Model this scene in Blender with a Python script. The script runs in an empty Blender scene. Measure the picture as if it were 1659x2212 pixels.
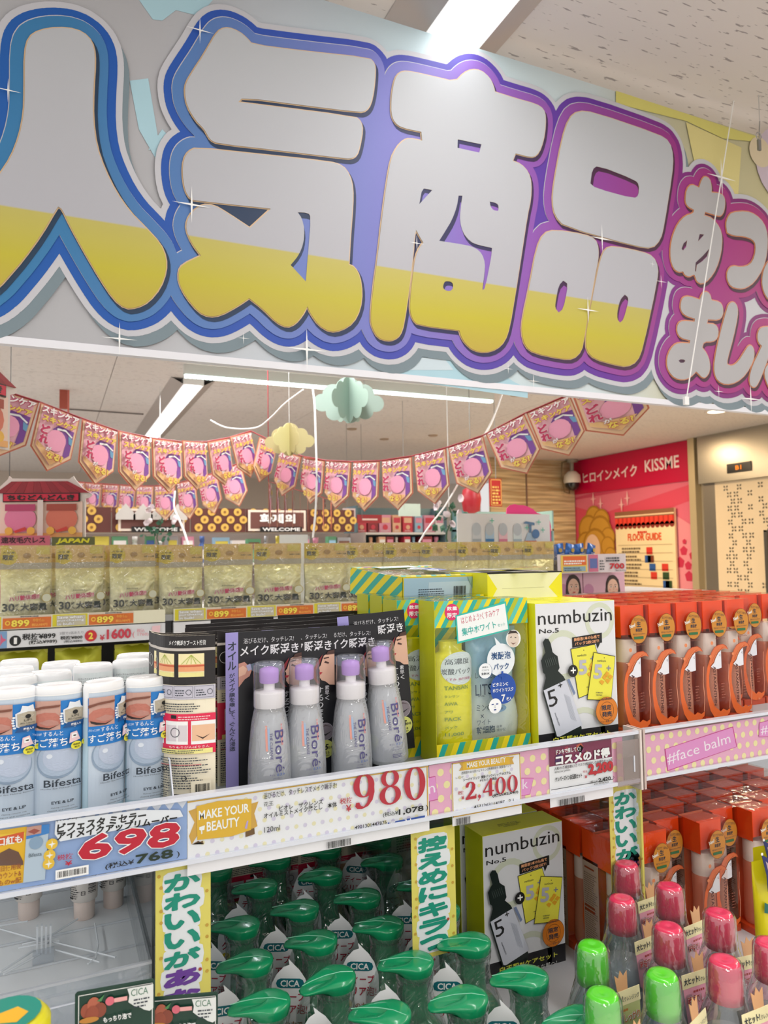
import bpy, math, random
from mathutils import Vector, Matrix
from mathutils.geometry import tessellate_polygon, delaunay_2d_cdt
random.seed(7)
S = bpy.context.scene
COL = S.collection
# ------------------------------------------------------------------ camera
F, CX, CY = 1590.0, 829.5, 1106.0
PSI, TH, RO = math.radians(24.3), math.radians(3.3), math.radians(0.87)
EYE = Vector((0, 0, 1.5))
fwd = Vector((math.sin(PSI)*math.cos(TH), math.cos(PSI)*math.cos(TH), math.sin(TH)))
r0 = Vector((math.cos(PSI), -math.sin(PSI), 0)); u0 = r0.cross(fwd)
rt = r0*math.cos(RO) - u0*math.sin(RO); up = u0*math.cos(RO) + r0*math.sin(RO)
cam = bpy.data.cameras.new('camera'); camo = bpy.data.objects.new('camera', cam); COL.objects.link(camo)
mw = Matrix((rt, up, -fwd)).transposed().to_4x4(); mw.translation = EYE
camo.matrix_world = mw
cam.sensor_fit = 'HORIZONTAL'; cam.sensor_width = 36.0; cam.lens = F/1659*36.0
cam.clip_start = 0.05; cam.clip_end = 60
cam.dof.use_dof = True; cam.dof.focus_distance = 1.15; cam.dof.aperture_fstop = 12.0
S.camera = camo
# ------------------------------------------------------------------ world, exposure
w = bpy.data.worlds.new('world'); S.world = w; w.use_nodes = True
bg = w.node_tree.nodes['Background']; bg.inputs[0].default_value = (1, 0.97, 0.95, 1); bg.inputs[1].default_value = 1.22
S.view_settings.view_transform = 'Standard'; S.view_settings.look = 'None'
S.view_settings.exposure = -0.62; S.view_settings.gamma = 1.0; S.view_settings.use_curve_mapping = False
S.cycles.max_bounces = 8; S.cycles.diffuse_bounces = 3; S.cycles.glossy_bounces = 3
S.cycles.transmission_bounces = 4; S.cycles.transparent_max_bounces = 24
S.cycles.caustics_reflective = False; S.cycles.caustics_refractive = False
S.cycles.sample_clamp_indirect = 4.0
def area(name, loc, sx, sy, power, color=(1, .98, .96)):
    l = bpy.data.lights.new(name, 'AREA'); l.shape = 'RECTANGLE'; l.size = sx; l.size_y = sy; l.energy = power; l.color = color
    o = bpy.data.objects.new(name, l); o.location = loc; COL.objects.link(o); return o
CEIL = 2.9
LUM = [(0.95, 0.35, 3.0, 24), (-1.55, 0.3, 3.0, 40), (1.0, 3.7, 2.6, 70), (-1.55, 3.7, 2.6, 70), (1.0, 7.28, 2.96, 95), (3.5, 0.3, 3.0, 55),
       (3.5, 3.2, 2.6, 50), (-1.55, 7.3, 2.96, 95), (.95, -3.2, 3.0, 60), (-1.55, -3.2, 3.0, 60), (3.5, -3.2, 3.0, 60)]  # last three are unseen, added behind the shopper to brighten the goods
for x, y, L, p in LUM: area('fluorescent_light', (x, y-(.35 if y == .35 else 0), CEIL-.075), .12, L-(.6 if y == .35 else 0), p)
area('led_light', (1.51, 5.4, CEIL-.10), 1.25, .03, 16, (.9, 1, .98)); area('led_light', (2.89, 5.4, CEIL-.10), 1.2, .03, 16, (.9, 1, .98))
for x, y, z, s, p in ((5.4, 4.6, CEIL-.03, .16, 60), (6.0, 7.3, CEIL-.03, .16, 50), (4.6, 7.8, CEIL-.03, .16, 60), (5.2, 2.2, CEIL-.03, .16, 50)):
    area('warm_downlight', (x, y, z), s, s, p, (1, .74, .46))

# ------------------------------------------------------------------ helpers
def lin(c):
    return c/12.92 if c <= .04045 else ((c+.055)/1.055)**2.4
def rgb(h):
    return tuple(lin(int(h[i:i+2], 16)/255) for i in (0, 2, 4)) + (1,)
_M = {}
def M(h, rough=.5, metal=0, emit=0, coat=0, noise=0):
    k = (h, rough, metal, emit, coat, noise)
    if k in _M: return _M[k]
    m = bpy.data.materials.new('paint'); m.use_nodes = True; n = m.node_tree.nodes; L = m.node_tree.links
    b = n['Principled BSDF']; b.inputs['Base Color'].default_value = rgb(h)
    b.inputs['Roughness'].default_value = rough; b.inputs['Metallic'].default_value = metal
    if coat: b.inputs['Coat Weight'].default_value = coat; b.inputs['Coat Roughness'].default_value = .08
    if emit: b.inputs['Emission Color'].default_value = rgb(h); b.inputs['Emission Strength'].default_value = emit
    if noise:
        t = n.new('ShaderNodeTexNoise'); t.inputs['Scale'].default_value = 60; bu = n.new('ShaderNodeBump'); bu.inputs['Strength'].default_value = noise
        bu.inputs['Distance'].default_value = .004
        co = n.new('ShaderNodeTexCoord'); L.new(co.outputs['Object'], t.inputs[0]); L.new(t.outputs[0], bu.inputs['Height']); L.new(bu.outputs[0], b.inputs['Normal'])
    _M[k] = m; return m
def film(h='ffffff', refl=.25, rough=.06, wrinkle=0, dens=1.0):
    """thin clear plastic: tinted see-through sheet with a fresnel gloss"""
    k = ('film', h, refl, rough, wrinkle, dens)
    if k in _M: return _M[k]
    m = bpy.data.materials.new('film_'+h); m.use_nodes = True; n = m.node_tree.nodes; L = m.node_tree.links
    n.remove(n['Principled BSDF']); o = n['Material Output']
    t = n.new('ShaderNodeBsdfTransparent'); t.inputs[0].default_value = rgb(h)
    g = n.new('ShaderNodeBsdfGlossy'); g.inputs['Roughness'].default_value = rough
    lw = n.new('ShaderNodeLayerWeight'); lw.inputs[0].default_value = .5
    pw = n.new('ShaderNodeMath'); pw.operation = 'POWER'; pw.inputs[1].default_value = 3.2; L.new(lw.outputs['Facing'], pw.inputs[0])
    mu = n.new('ShaderNodeMath'); mu.operation = 'MULTIPLY_ADD'; mu.inputs[1].default_value = min(1, refl*2.2); mu.inputs[2].default_value = refl*.22; mu.use_clamp = True
    mx = n.new('ShaderNodeMixShader'); L.new(pw.outputs[0], mu.inputs[0]); L.new(mu.outputs[0], mx.inputs[0])
    L.new(t.outputs[0], mx.inputs[1]); L.new(g.outputs[0], mx.inputs[2]); last = mx
    if dens < 1:
        d = n.new('ShaderNodeBsdfDiffuse'); d.inputs[0].default_value = rgb(h); m2 = n.new('ShaderNodeMixShader'); m2.inputs[0].default_value = 1-dens
        L.new(mx.outputs[0], m2.inputs[1]); L.new(d.outputs[0], m2.inputs[2]); last = m2
    L.new(last.outputs[0], o.inputs[0])
    if wrinkle:
        co = n.new('ShaderNodeTexCoord'); x = n.new('ShaderNodeTexNoise'); x.inputs['Scale'].default_value = 28; x.inputs['Distortion'].default_value = 1.5
        bu = n.new('ShaderNodeBump'); bu.inputs['Strength'].default_value = wrinkle; bu.inputs['Distance'].default_value = .01
        L.new(co.outputs['Object'], x.inputs[0]); L.new(x.outputs[0], bu.inputs['Height'])
        for q in (g, lw): L.new(bu.outputs[0], q.inputs['Normal'])
    _M[k] = m; return m
def ramp_mat(name, axis, stops, rough=.4, interp='LINEAR', dim=1.0):
    """print whose colour runs along one object axis"""
    m = bpy.data.materials.new(name); m.use_nodes = True; n = m.node_tree.nodes; L = m.node_tree.links
    b = n['Principled BSDF']; b.inputs['Roughness'].default_value = rough
    co = n.new('ShaderNodeTexCoord'); sp = n.new('ShaderNodeSeparateXYZ'); mr = n.new('ShaderNodeMapRange'); r = n.new('ShaderNodeValToRGB')
    L.new(co.outputs['Object'], sp.inputs[0]); L.new(sp.outputs[axis], mr.inputs[0])
    mr.inputs[1].default_value = stops[0][0]; mr.inputs[2].default_value = stops[-1][0]
    a, z = stops[0][0], stops[-1][0]
    e = r.color_ramp.elements
    while len(e) < len(stops): e.new(.5)
    for i, (p, h) in enumerate(stops):
        e[i].position = (p-a)/(z-a); c = rgb(h); e[i].color = (c[0]*dim, c[1]*dim, c[2]*dim, 1)
    r.color_ramp.interpolation = interp
    L.new(mr.outputs[0], r.inputs[0]); L.new(r.outputs[0], b.inputs['Base Color']); return m
_T = {}
def tmesh(s, off):
    k = (s, off)
    if k in _T: return _T[k]
    c = bpy.data.curves.new('t', 'FONT'); c.body = s; c.offset = off; c.resolution_u = 2; c.space_line = .95
    o = bpy.data.objects.new('t', c); COL.objects.link(o); bpy.context.view_layer.update()
    me = bpy.data.meshes.new_from_object(o.evaluated_get(bpy.context.evaluated_depsgraph_get()))
    vs = [(v.co.x, v.co.y) for v in me.vertices]; fs = [tuple(p.vertices) for p in me.polygons]
    bpy.data.objects.remove(o); bpy.data.curves.remove(c); bpy.data.meshes.remove(me)
    xs = [a for a, b in vs]; ys = [b for a, b in vs]
    x0, x1, y0, y1 = min(xs), max(xs), min(ys), max(ys)
    _T[k] = ([((a-x0)/(x1-x0), (b-y0)/(y1-y0)) for a, b in vs], fs, (x1-x0)/(y1-y0)); return _T[k]
def raydir(u, v): return fwd + rt*((u-CX)/F) + up*((CY-v)/F)
def at(u, v, Y=None, Z=None, X=None):
    d = raydir(u, v)
    k = (Y-EYE.y)/d.y if Y is not None else (Z-EYE.z)/d.z if Z is not None else (X-EYE.x)/d.x
    return EYE + d*k
class Fr:
    """flat print frame: local x,y on a plane, layers step out along the normal"""
    def __init__(s, o, X=(1, 0, 0), Y=(0, 0, 1), eps=.00025):
        s.o = Vector(o); s.X = Vector(X).normalized(); s.Y = Vector(Y).normalized(); s.N = s.X.cross(s.Y); s.eps = eps
    def __call__(s, x, y, l=0): return s.o + s.X*x + s.Y*y + s.N*(l*s.eps)
    def px(s, u, v):
        d = raydir(u, v); k = (s.o-EYE).dot(s.N)/d.dot(s.N); p = EYE+d*k-s.o; return (p.dot(s.X), p.dot(s.Y))
class Cy:
    """print wrapped on an upright (elliptic) cylinder; x is arc length from the front (-Y side)"""
    def __init__(s, rx, ry, z0=0, eps=.00025, taper=None): s.rx, s.ry, s.z0, s.eps, s.t = rx, ry, z0, eps, taper
    def __call__(s, x, y, l=0):
        k = s.t(y) if s.t else 1.0; a = x/((s.rx+s.ry)/2)
        return Vector((math.sin(a)*(s.rx*k+l*s.eps), -math.cos(a)*(s.ry*k+l*s.eps), s.z0+y))
class Bend:
    """print frame on a sheet that follows a plan-view path (upright sheet)"""
    def __init__(s, pts, z0=0, eps=.0002): s.p = [Vector((a, b, 0)) for a, b in pts]; s.z0 = z0; s.eps = eps; s.c = [0]; [s.c.append(s.c[-1]+(b-a).length) for a, b in zip(s.p, s.p[1:])]
    def __call__(s, x, y, l=0):
        x = min(max(x, 0), s.c[-1]); i = 0
        while i < len(s.c)-2 and s.c[i+1] < x: i += 1
        t = (x-s.c[i])/(s.c[i+1]-s.c[i]); q = s.p[i].lerp(s.p[i+1], t); d = (s.p[i+1]-s.p[i]).normalized()
        return Vector((q.x+d.y*l*s.eps, q.y-d.x*l*s.eps, s.z0+y))
class MB:
    def __init__(s): s.v = []; s.f = []; s.mi = []; s.ms = []; s.sm = []
    def mat(s, m):
        if m not in s.ms: s.ms.append(m)
        return s.ms.index(m)
    def add(s, vs, fs, m, smooth=False):
        b = len(s.v); s.v += [tuple(v) for v in vs]; i = s.mat(m)
        for f in fs: s.f.append(tuple(b+k for k in f)); s.mi.append(i); s.sm.append(smooth)
        return s
    def box(s, a, b, m, bev=0):
        x0, y0, z0 = a; x1, y1, z1 = b
        vs = [(x, y, z) for z in (z0, z1) for y in (y0, y1) for x in (x0, x1)]
        return s.add(vs, [(0, 2, 3, 1), (4, 5, 7, 6), (0, 1, 5, 4), (2, 6, 7, 3), (0, 4, 6, 2), (1, 3, 7, 5)], m)
    def obox(s, fr, x0, y0, x1, y1, d0, d1, m):
        """box in a frame: d is distance along the normal in metres"""
        vs = [fr(x, y)+fr.N*d for d in (d0, d1) for y in (y0, y1) for x in (x0, x1)]
        return s.add(vs, [(0, 2, 3, 1), (4, 5, 7, 6), (0, 1, 5, 4), (2, 6, 7, 3), (0, 4, 6, 2), (1, 3, 7, 5)], m)
    def lathe(s, prof, m, n=24, c=(0, 0, 0), sx=1, sy=1, cap=True, smooth=True, shear=(0, 0)):
        vs = []; fs = []
        for r, z in prof:
            for i in range(n):
                a = 2*math.pi*i/n; vs.append((c[0]+r*sx*math.cos(a)+shear[0]*z, c[1]+r*sy*math.sin(a)+shear[1]*z, c[2]+z))
        for j in range(len(prof)-1):
            for i in range(n):
                k = (i+1) % n; fs.append((j*n+i, j*n+k, (j+1)*n+k, (j+1)*n+i))
        s.add(vs, fs, m, smooth)
        if cap:
            for j, rev in ((0, True), (len(prof)-1, False)):
                if prof[j][0] > 1e-5:
                    q = list(range(j*n, j*n+n)); q = q[::-1] if rev else q
                    s.add([vs[k] for k in q], [tuple(range(n))], m, False)
        return s
    def tube(s, pts, r, m, n=8):
        pts = [Vector(p) for p in pts]; vs = []; fs = []
        rr = r if isinstance(r, (list, tuple)) else [r]*len(pts)
        ref = Vector((.13, .27, .95))
        for i, p in enumerate(pts):
            t = (pts[min(i+1, len(pts)-1)]-pts[max(i-1, 0)]).normalized()
            a = t.cross(ref); a = a.normalized() if a.length > 1e-4 else t.orthogonal().normalized(); b = t.cross(a)
            for k in range(n):
                q = 2*math.pi*k/n; vs.append(p+(a*math.cos(q)+b*math.sin(q))*rr[i])
        for j in range(len(pts)-1):
            for k in range(n): fs.append((j*n+k, j*n+(k+1) % n, (j+1)*n+(k+1) % n, (j+1)*n+k))
        s.add(vs, fs, m, True)
        for j in (0, len(pts)-1): s.add([vs[j*n+k] for k in range(n)], [tuple(range(n))], m)
        return s
    def solid(s, fr, pts, d0, d1, m, holes=()):
        """extruded outline in a frame"""
        n = len(pts); tri = tessellate_polygon([[Vector((x, y, 0)) for x, y in p] for p in (pts,)+tuple(holes)])
        allp = list(pts)+[q for h in holes for q in h]
        for d in (d0, d1): s.add([fr(x, y)+fr.N*d for x, y in allp], tri, m)
        for lp in (pts,)+tuple(holes):
            k = len(lp); vs = [fr(x, y)+fr.N*d for d in (d0, d1) for x, y in lp]
            s.add(vs, [(i, (i+1) % k, k+(i+1) % k, k+i) for i in range(k)], m)
        return s
    def build(s, name, parent=None, loc=None, rot=None, **kw):
        me = bpy.data.meshes.new(name); me.from_pydata(s.v, [], s.f)
        for m in s.ms: me.materials.append(m)
        me.polygons.foreach_set('material_index', s.mi); me.polygons.foreach_set('use_smooth', s.sm); me.update()
        o = bpy.data.objects.new(name, me); COL.objects.link(o)
        if parent: o.parent = parent
        if loc is not None: o.location = loc
        if rot is not None: o.rotation_euler = rot
        for k, x in kw.items(): o[k] = x
        return o
class Pr:
    """printing: every call lays its colour one layer above the last"""
    def __init__(s, mb, fr): s.mb, s.fr, s.l = mb, fr, 1
    def up(s): s.l += 1; return s.l
    def rect(s, x0, y0, x1, y1, m, nx=1):
        l = s.up(); nx = max(nx, 1)
        if isinstance(s.fr, (Cy, Bend)): nx = max(2, int(abs(x1-x0)/.004))
        ny = max(1, int(abs(y1-y0)/.02)) if isinstance(s.fr, Cy) and s.fr.t else 1
        vs = [s.fr(x0+(x1-x0)*i/nx, y0+(y1-y0)*j/ny, l) for j in range(ny+1) for i in range(nx+1)]
        s.mb.add(vs, [(j*(nx+1)+i, j*(nx+1)+i+1, (j+1)*(nx+1)+i+1, (j+1)*(nx+1)+i) for j in range(ny) for i in range(nx)], m); return s
    def poly(s, pts, m, holes=()):
        l = s.up(); pts = list(pts); allp = pts+[q for h in holes for q in h]
        tri = tessellate_polygon([[Vector((x, y, 0)) for x, y in p] for p in [pts]+list(holes)])
        if isinstance(s.fr, (Cy, Bend)):   # split big triangles so that the print follows the curve
            T = [tuple(allp[i] for i in t) for t in tri]; out = []
            while T:
                a, b, c = T.pop(); e = sorted(((math.dist(p, q), p, q, r) for p, q, r in ((a, b, c), (b, c, a), (c, a, b))), key=lambda k: k[0])[-1]
                if abs(e[1][0]-e[2][0]) > .007: mid = ((e[1][0]+e[2][0])/2, (e[1][1]+e[2][1])/2); T += [(e[1], mid, e[3]), (mid, e[2], e[3])]
                else: out.append((a, b, c))
            s.mb.add([s.fr(x, y, l) for t in out for x, y in t], [(3*i, 3*i+1, 3*i+2) for i in range(len(out))], m); return s
        s.mb.add([s.fr(x, y, l) for x, y in allp], tri, m); return s
    def disc(s, x, y, r, m, ry=None, n=20, a0=0):
        ry = ry or r; return s.poly([(x+r*math.cos(a0+2*math.pi*i/n), y+ry*math.sin(a0+2*math.pi*i/n)) for i in range(n)], m)
    def ring(s, x, y, r, r2, m, n=24):
        return s.poly([(x+r*math.cos(2*math.pi*i/n), y+r*math.sin(2*math.pi*i/n)) for i in range(n)], m,
                      [[(x+r2*math.cos(2*math.pi*i/n), y+r2*math.sin(2*math.pi*i/n)) for i in range(n)]])
    def frame(s, x0, y0, x1, y1, t, m):
        l = s.l+1
        for q in ((x0, y0, x1, y0+t), (x0, y1-t, x1, y1), (x0, y0, x0+t, y1), (x1-t, y0, x1, y1)): s.l = l-1; s.rect(*q, m)
    def union(s, polys, m):
        """several overlapping outlines printed as one clean shape"""
        vs = []; fs = []
        for q in polys: fs.append(list(range(len(vs), len(vs)+len(q)))); vs += [Vector((x*100, y*100)) for x, y in q]
        V, E, T, a, b, c = delaunay_2d_cdt(vs, [], fs, 1, 1e-5)
        l = s.up(); s.mb.add([s.fr(v.x/100, v.y/100, l) for v in V], [tuple(t) for t in T], m)
    def line(s, pts, w, m, cap=True):
        qs = []
        for (x0, y0), (x1, y1) in zip(pts, pts[1:]):
            d = math.hypot(x1-x0, y1-y0)
            if d < 1e-7: continue
            a, b = -(y1-y0)/d*w/2, (x1-x0)/d*w/2
            qs.append([(x0+a, y0+b), (x0-a, y0-b), (x1-a, y1-b), (x1+a, y1+b)])
        if cap:
            for x, y in pts[1:-1]: qs.append([(x+w/2*math.cos(k*.785+.1), y+w/2*math.sin(k*.785+.1)) for k in range(8)])
        if len(qs) == 1: s.poly(qs[0], m)
        else: s.union(qs, m)
    def ptext(s, t, u, v, u1, hp, m, b=0, out=None, ob=.06, slant=0):
        x, y = s.fr.px(u, v); y2 = s.fr.px(u, v-hp)[1]; x2 = s.fr.px(u1, v)[0]
        s.text(t, x, y, x2-x, y2-y, m, b, out=out, ob=ob, slant=slant)
    def prect(s, u, v, u1, hp, m):
        x, y = s.fr.px(u, v); y2 = s.fr.px(u, v-hp)[1]; x2 = s.fr.px(u1, v)[0]; s.rect(x, y, x2, y2, m)
    def ppoly(s, pts, m): s.poly([s.fr.px(*a) for a in pts], m)
    def digits(s, t, x, y, w, h, m):
        """bold old-style figures with thick and thin strokes"""
        n = len(t); tot = sum(.42 if c in ',.' else 1 for c in t); cw = w/tot; a = x
        E = lambda cx, cy, rx, ry: [(a+cw*(cx+rx*math.cos(k*math.pi/14)), y+h*(cy+ry*math.sin(k*math.pi/14))) for k in range(28)]
        P = lambda *q: [(a+cw*i, y+h*j) for i, j in q]
        for c in t:
            if c == '0': s.poly(E(.5, .5, .44, .5), m, [E(.5, .5, .2, .455)])
            elif c == '8':
                s.poly(E(.5, .27, .43, .28), m, [E(.5, .27, .21, .235)]); s.poly(E(.5, .76, .36, .25), m, [E(.5, .76, .17, .205)])
            elif c in '96':
                f = (lambda q: [(2*a+cw-i, 2*y+h-j) for i, j in q]) if c == '6' else (lambda q: q)
                s.poly(f(E(.47, .66, .41, .34)), m, [f(E(.47, .66, .17, .3))])
                s.poly(f(P((.86, .66), (.88, .45), (.8, .22), (.62, .06), (.38, 0), (.2, .02), (.12, .1), (.16, .2), (.28, .2), (.34, .1), (.45, .06), (.58, .16), (.66, .34), (.68, .62))), m)
            elif c == '2': s.poly(P((.08, 0), (.92, 0), (.94, .26), (.88, .26), (.84, .16), (.4, .16), (.66, .36), (.86, .58), (.86, .8), (.7, .96), (.46, 1), (.2, .95), (.08, .8), (.14, .68), (.3, .7), (.34, .82), (.44, .94), (.56, .9), (.62, .76), (.56, .56), (.3, .28), (.08, .1)), m)
            elif c == '4': s.poly(P((.55, 0), (.8, 0), (.8, .24), (.95, .24), (.95, .32), (.8, .32), (.8, 1), (.66, 1), (.05, .34), (.05, .24), (.55, .24)), m, [P((.18, .32), (.55, .32), (.55, .76))])
            elif c == '1': s.poly(P((.2, 0), (.8, 0), (.8, .06), (.64, .08), (.64, 1), (.5, 1), (.22, .86), (.22, .8), (.4, .84), (.4, .08), (.2, .06)), m)
            elif c == '7': s.poly(P((.1, 1), (.92, 1), (.92, .9), (.6, .3), (.56, 0), (.32, 0), (.42, .4), (.78, .84), (.3, .84), (.18, .72), (.1, .72)), m)
            elif c == ',': s.poly([(a+cw*i, y+h*j) for i, j in ((.06, .14), (.16, .2), (.28, .14), (.28, .02), (.1, -.16), (.05, -.13), (.18, -.01), (.08, .02))], m)
            a += cw*(.42 if c in ',.' else 1)
    def text(s, t, x, y, w, h, m, b=0, rot=0, out=None, ob=.06, slant=0):
        """text fitted in the box whose lower left corner is x,y; h or w may be None"""
        vs, fs, asp = tmesh(t, b if b < .03 else .012)
        if h is None: h = w/asp
        if w is None: w = h*asp
        if out:
            g = (ob-b)*h*.9; s.text(t, x-g, y-g, w+2*g, h+2*g, out, ob, rot, slant=slant)
        l = s.up(); c, q = math.cos(rot), math.sin(rot)
        # heavy lettering is struck several times, slightly shifted, so that thin counters stay open
        if b < .03: hits = [(0, 0)]; r = 0
        else: r = (b-.012)*h*.95; n = 6 if b < .06 else 8; hits = [(r*math.cos(k*6.2832/n+.4), r*math.sin(k*6.2832/n+.4)) for k in range(n)]+[(0, 0)]
        for j, (dx, dy) in enumerate(hits):
            P = []
            for a, e in vs:
                X, Y = r+dx+a*(w-2*r)+slant*e*h, r+dy+e*(h-2*r); P.append(s.fr(x+X*c-Y*q, y+X*q+Y*c, l+.1*j))
            s.mb.add(P, fs, m)
        return s
    def vtext(s, t, x, y, w, h, m, b=0, out=None, ob=.06):
        """one character under the other, x,y is the top left"""
        n = len(t); ch = h/n
        for i, c in enumerate(t):
            if c in 'ー': s.text('|', x+w*.42, y-ch*(i+.9), w*.12, ch*.8, m, b, out=out, ob=ob)
            elif c in '、。': s.text(c, x+w*.6, y-ch*(i+.5), w*.3, ch*.3, m, b)
            elif c != ' ': s.text(c, x+w*.04, y-ch*(i+.94), w*.92, ch*.88, m, b, out=out, ob=ob); 
    def barcode(s, x, y, w, h, m):
        l = s.l; rnd = random.Random(3); a = x
        while a < x+w:
            b = w*rnd.choice((.012, .02, .03)); s.l = l; s.rect(a, y, min(a+b, x+w), y+h, m); a += b+w*rnd.choice((.012, .02, .03))
    def lines(s, x, y, w, h, n, m, fill=.5, seed=1):
        """a block of small print, n rows of word-length strokes"""
        l = s.l; rnd = random.Random(seed); rh = h/n
        for i in range(n):
            a = x; e = x+w*rnd.uniform(.7, 1)
            while a < e:
                b = rh*rnd.uniform(.35, 1.2); s.l = l; s.rect(a, y+h-rh*(i+1)+rh*.2, min(a+b, e), y+h-rh*(i+1)+rh*(.2+fill), m); a += b+rh*.25
def empty(name, loc=(0, 0, 0), rz=0, **kw):
    o = bpy.data.objects.new(name, None); COL.objects.link(o); o.location = loc; o.rotation_euler = (0, 0, rz); o.empty_display_size = .02
    for k, v in kw.items(): o[k] = v
    return o
def tag(o, label, cat, group=None):
    o['label'] = label; o['category'] = cat
    if group: o['group'] = group
    return o
def dup(root, loc=None, rot=None, label=None, scale=None):
    r = root.copy(); COL.objects.link(r)
    if loc is not None: r.location = loc
    if rot is not None: r.rotation_euler = rot
    if scale is not None: r.scale = scale
    if label: r['label'] = label
    for ch in KIDS.get(root.name, ()):
        c = ch.copy(); COL.objects.link(c); c.parent = r
        for g in KIDS.get(ch.name, ()):
            d = g.copy(); COL.objects.link(d); d.parent = c
    return r
KIDS = {}
def kids(root):
    """remember the parts of a thing so dup() can copy them quickly"""
    for o in [root]+list(root.children):
        KIDS[o.name] = list(o.children)
    return root
ORD = 'first second third fourth fifth sixth seventh eighth ninth tenth eleventh twelfth thirteenth fourteenth fifteenth sixteenth seventeenth eighteenth nineteenth twentieth'.split()+['%dth' % i for i in range(21, 80)]
W = M('f2f2f0', .45); K = M('141414', .45); RED = M('c01828', .45)
# ------------------------------------------------------------------ room
def ceiling_mat():
    m = bpy.data.materials.new('ceiling_tile'); m.use_nodes = True; n = m.node_tree.nodes; L = m.node_tree.links; b = n['Principled BSDF']
    b.inputs['Roughness'].default_value = .9
    co = n.new('ShaderNodeTexCoord'); mp = n.new('ShaderNodeMapping'); mp.inputs['Scale'].default_value = (16, 90, 1)
    nz = n.new('ShaderNodeTexNoise'); nz.inputs['Scale'].default_value = 1; nz.inputs['Detail'].default_value = 2; nz.inputs['Roughness'].default_value = .6
    cr = n.new('ShaderNodeValToRGB'); e = cr.color_ramp.elements; e[0].position = .345; e[0].color = (.33, .30, .30, 1); e[1].position = .365; e[1].color = (.68, .64, .62, 1)
    L.new(co.outputs['Object'], mp.inputs[0]); L.new(mp.outputs[0], nz.inputs[0]); L.new(nz.outputs[0], cr.inputs[0]); L.new(cr.outputs[0], b.inputs['Base Color'])
    return m
CM = ceiling_mat()
def plank_grid(name, x0, x1, y0, y1, dx, dy, z, m, kind):
    """board ceiling: every board its own piece with a fine joint"""
    root = empty(name, (0, 0, z), kind=kind)
    g = .0022
    mb = MB(); mb.box((g, g, 0), (dx-g, dy-g, .012), m); o = mb.build('ceiling_panel', root, (x0, y0, 0)); me = o.data
    nx, ny = int(round((x1-x0)/dx)), int(round((y1-y0)/dy))
    for i in range(nx):
        for j in range(ny):
            if i or j:
                c = o.copy(); COL.objects.link(c); c.location = (x0+i*dx, y0+j*dy, 0)
    return root
plank_grid('ceiling', -3.4, 8.0, -5.0, 13.0, 1.9, 1.0, CEIL, CM, 'structure')
mb = MB(); mb.box((-3.4, -5, CEIL+.014), (8, 13, CEIL+.08), M('5a5654', .9)); mb.build('trim_1', kind='structure')
def floor_mat():
    m = M('dcd8d0', .35); return m
mb = MB(); mb.box((-3.4, -5, -.05), (8, 13, 0), floor_mat()); mb.build('floor', kind='structure')
mb = MB(); mb.box((-3.4, 12.9, 0), (8, 13, CEIL), M('c9bcb0', .8)); mb.build('wall_back', kind='structure')
# luminaires: recessed trough with side reflectors and a tube
for i, (x, y, L, p) in enumerate(LUM):
    r = empty('ceiling_light', (x, y, CEIL)); h = L/2
    names = ['over the big banner at the top of the photo', 'left of the shopper, out over the aisle', 'hidden behind the big banner', 'behind the banner on the far left',
             'long one beyond the banner above the bunting', 'over the right hand aisle', 'behind the banner on the right', 'far left one above the house-shaped sign', 'unseen, added for front light behind the shopper, nearest', 'unseen, added for front light behind the shopper, far left', 'unseen, added for front light behind the shopper, far right']
    tag(r, 'recessed fluorescent ceiling light, ' + names[i], 'ceiling light', 'fluorescent ceiling lights')
    mb = MB(); s = M('b4adaa', .35, .2); fl = M('f4f4f2', .4)
    for sg in (-1, 1):
        mb.add([(sg*.17, -h, -.002), (sg*.17, h, -.002), (sg*.08, h, -.05), (sg*.08, -h, -.05)], [(0, 1, 2, 3)], s)
        mb.add([(sg*.17, -h, -.002), (sg*.17, h, -.002), (sg*.16, h, -.001), (sg*.16, -h, -.001)], [(0, 1, 2, 3)], s)
    mb.box((-.08, -h, -.052), (.08, h, -.002), fl); mb.build('reflector', r)
    mb = MB(); mb.box((-.055, -h+.02, -.068), (.055, h-.02, -.056), M('ffffff', .5, 0, 9)); mb.build('tube', r)
def led(x, L, lab):
    r = tag(empty('led_batten', (x, 5.4, CEIL)), lab, 'ceiling light', 'LED battens under the ceiling')
    MB().box((-L/2, -.02, -.075), (L/2, .02, -.0), M('d8dcd8', .4)).build('housing', r)
    mb = MB(); g = M('e6fff8', .5, 0, 7)
    n = int(L/.03)
    for i in range(n):
        a = -L/2+.008+i*(L-.016)/n; mb.box((a, -.024, -.094), (a+.021, .02, -.0755), g)
    mb.build('led_strip', r)
led(1.51, 1.3, 'long LED batten just under the banner, left of the paper cloud'); led(2.89, 1.22, 'LED batten under the banner right of the blue paper cloud')
for i, (u, v) in enumerate(((1548, 888),)):
    p = at(u, v, Z=CEIL-.004); mb = MB(); mb.lathe([(.11, 0), (.11, -.008), (.085, -.01)], M('e8e4dc', .4), 24, (p.x, p.y, CEIL)); o = mb.build('downlight')
    MB().lathe([(.085, -.012), (.0, -.0125)], M('fff2d8', .5, 0, 6), 24, (p.x, p.y, CEIL), cap=False).build('bulb', o)
    tag(o, 'round warm downlight in the tan ceiling below the right end of the banner', 'ceiling light')
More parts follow.
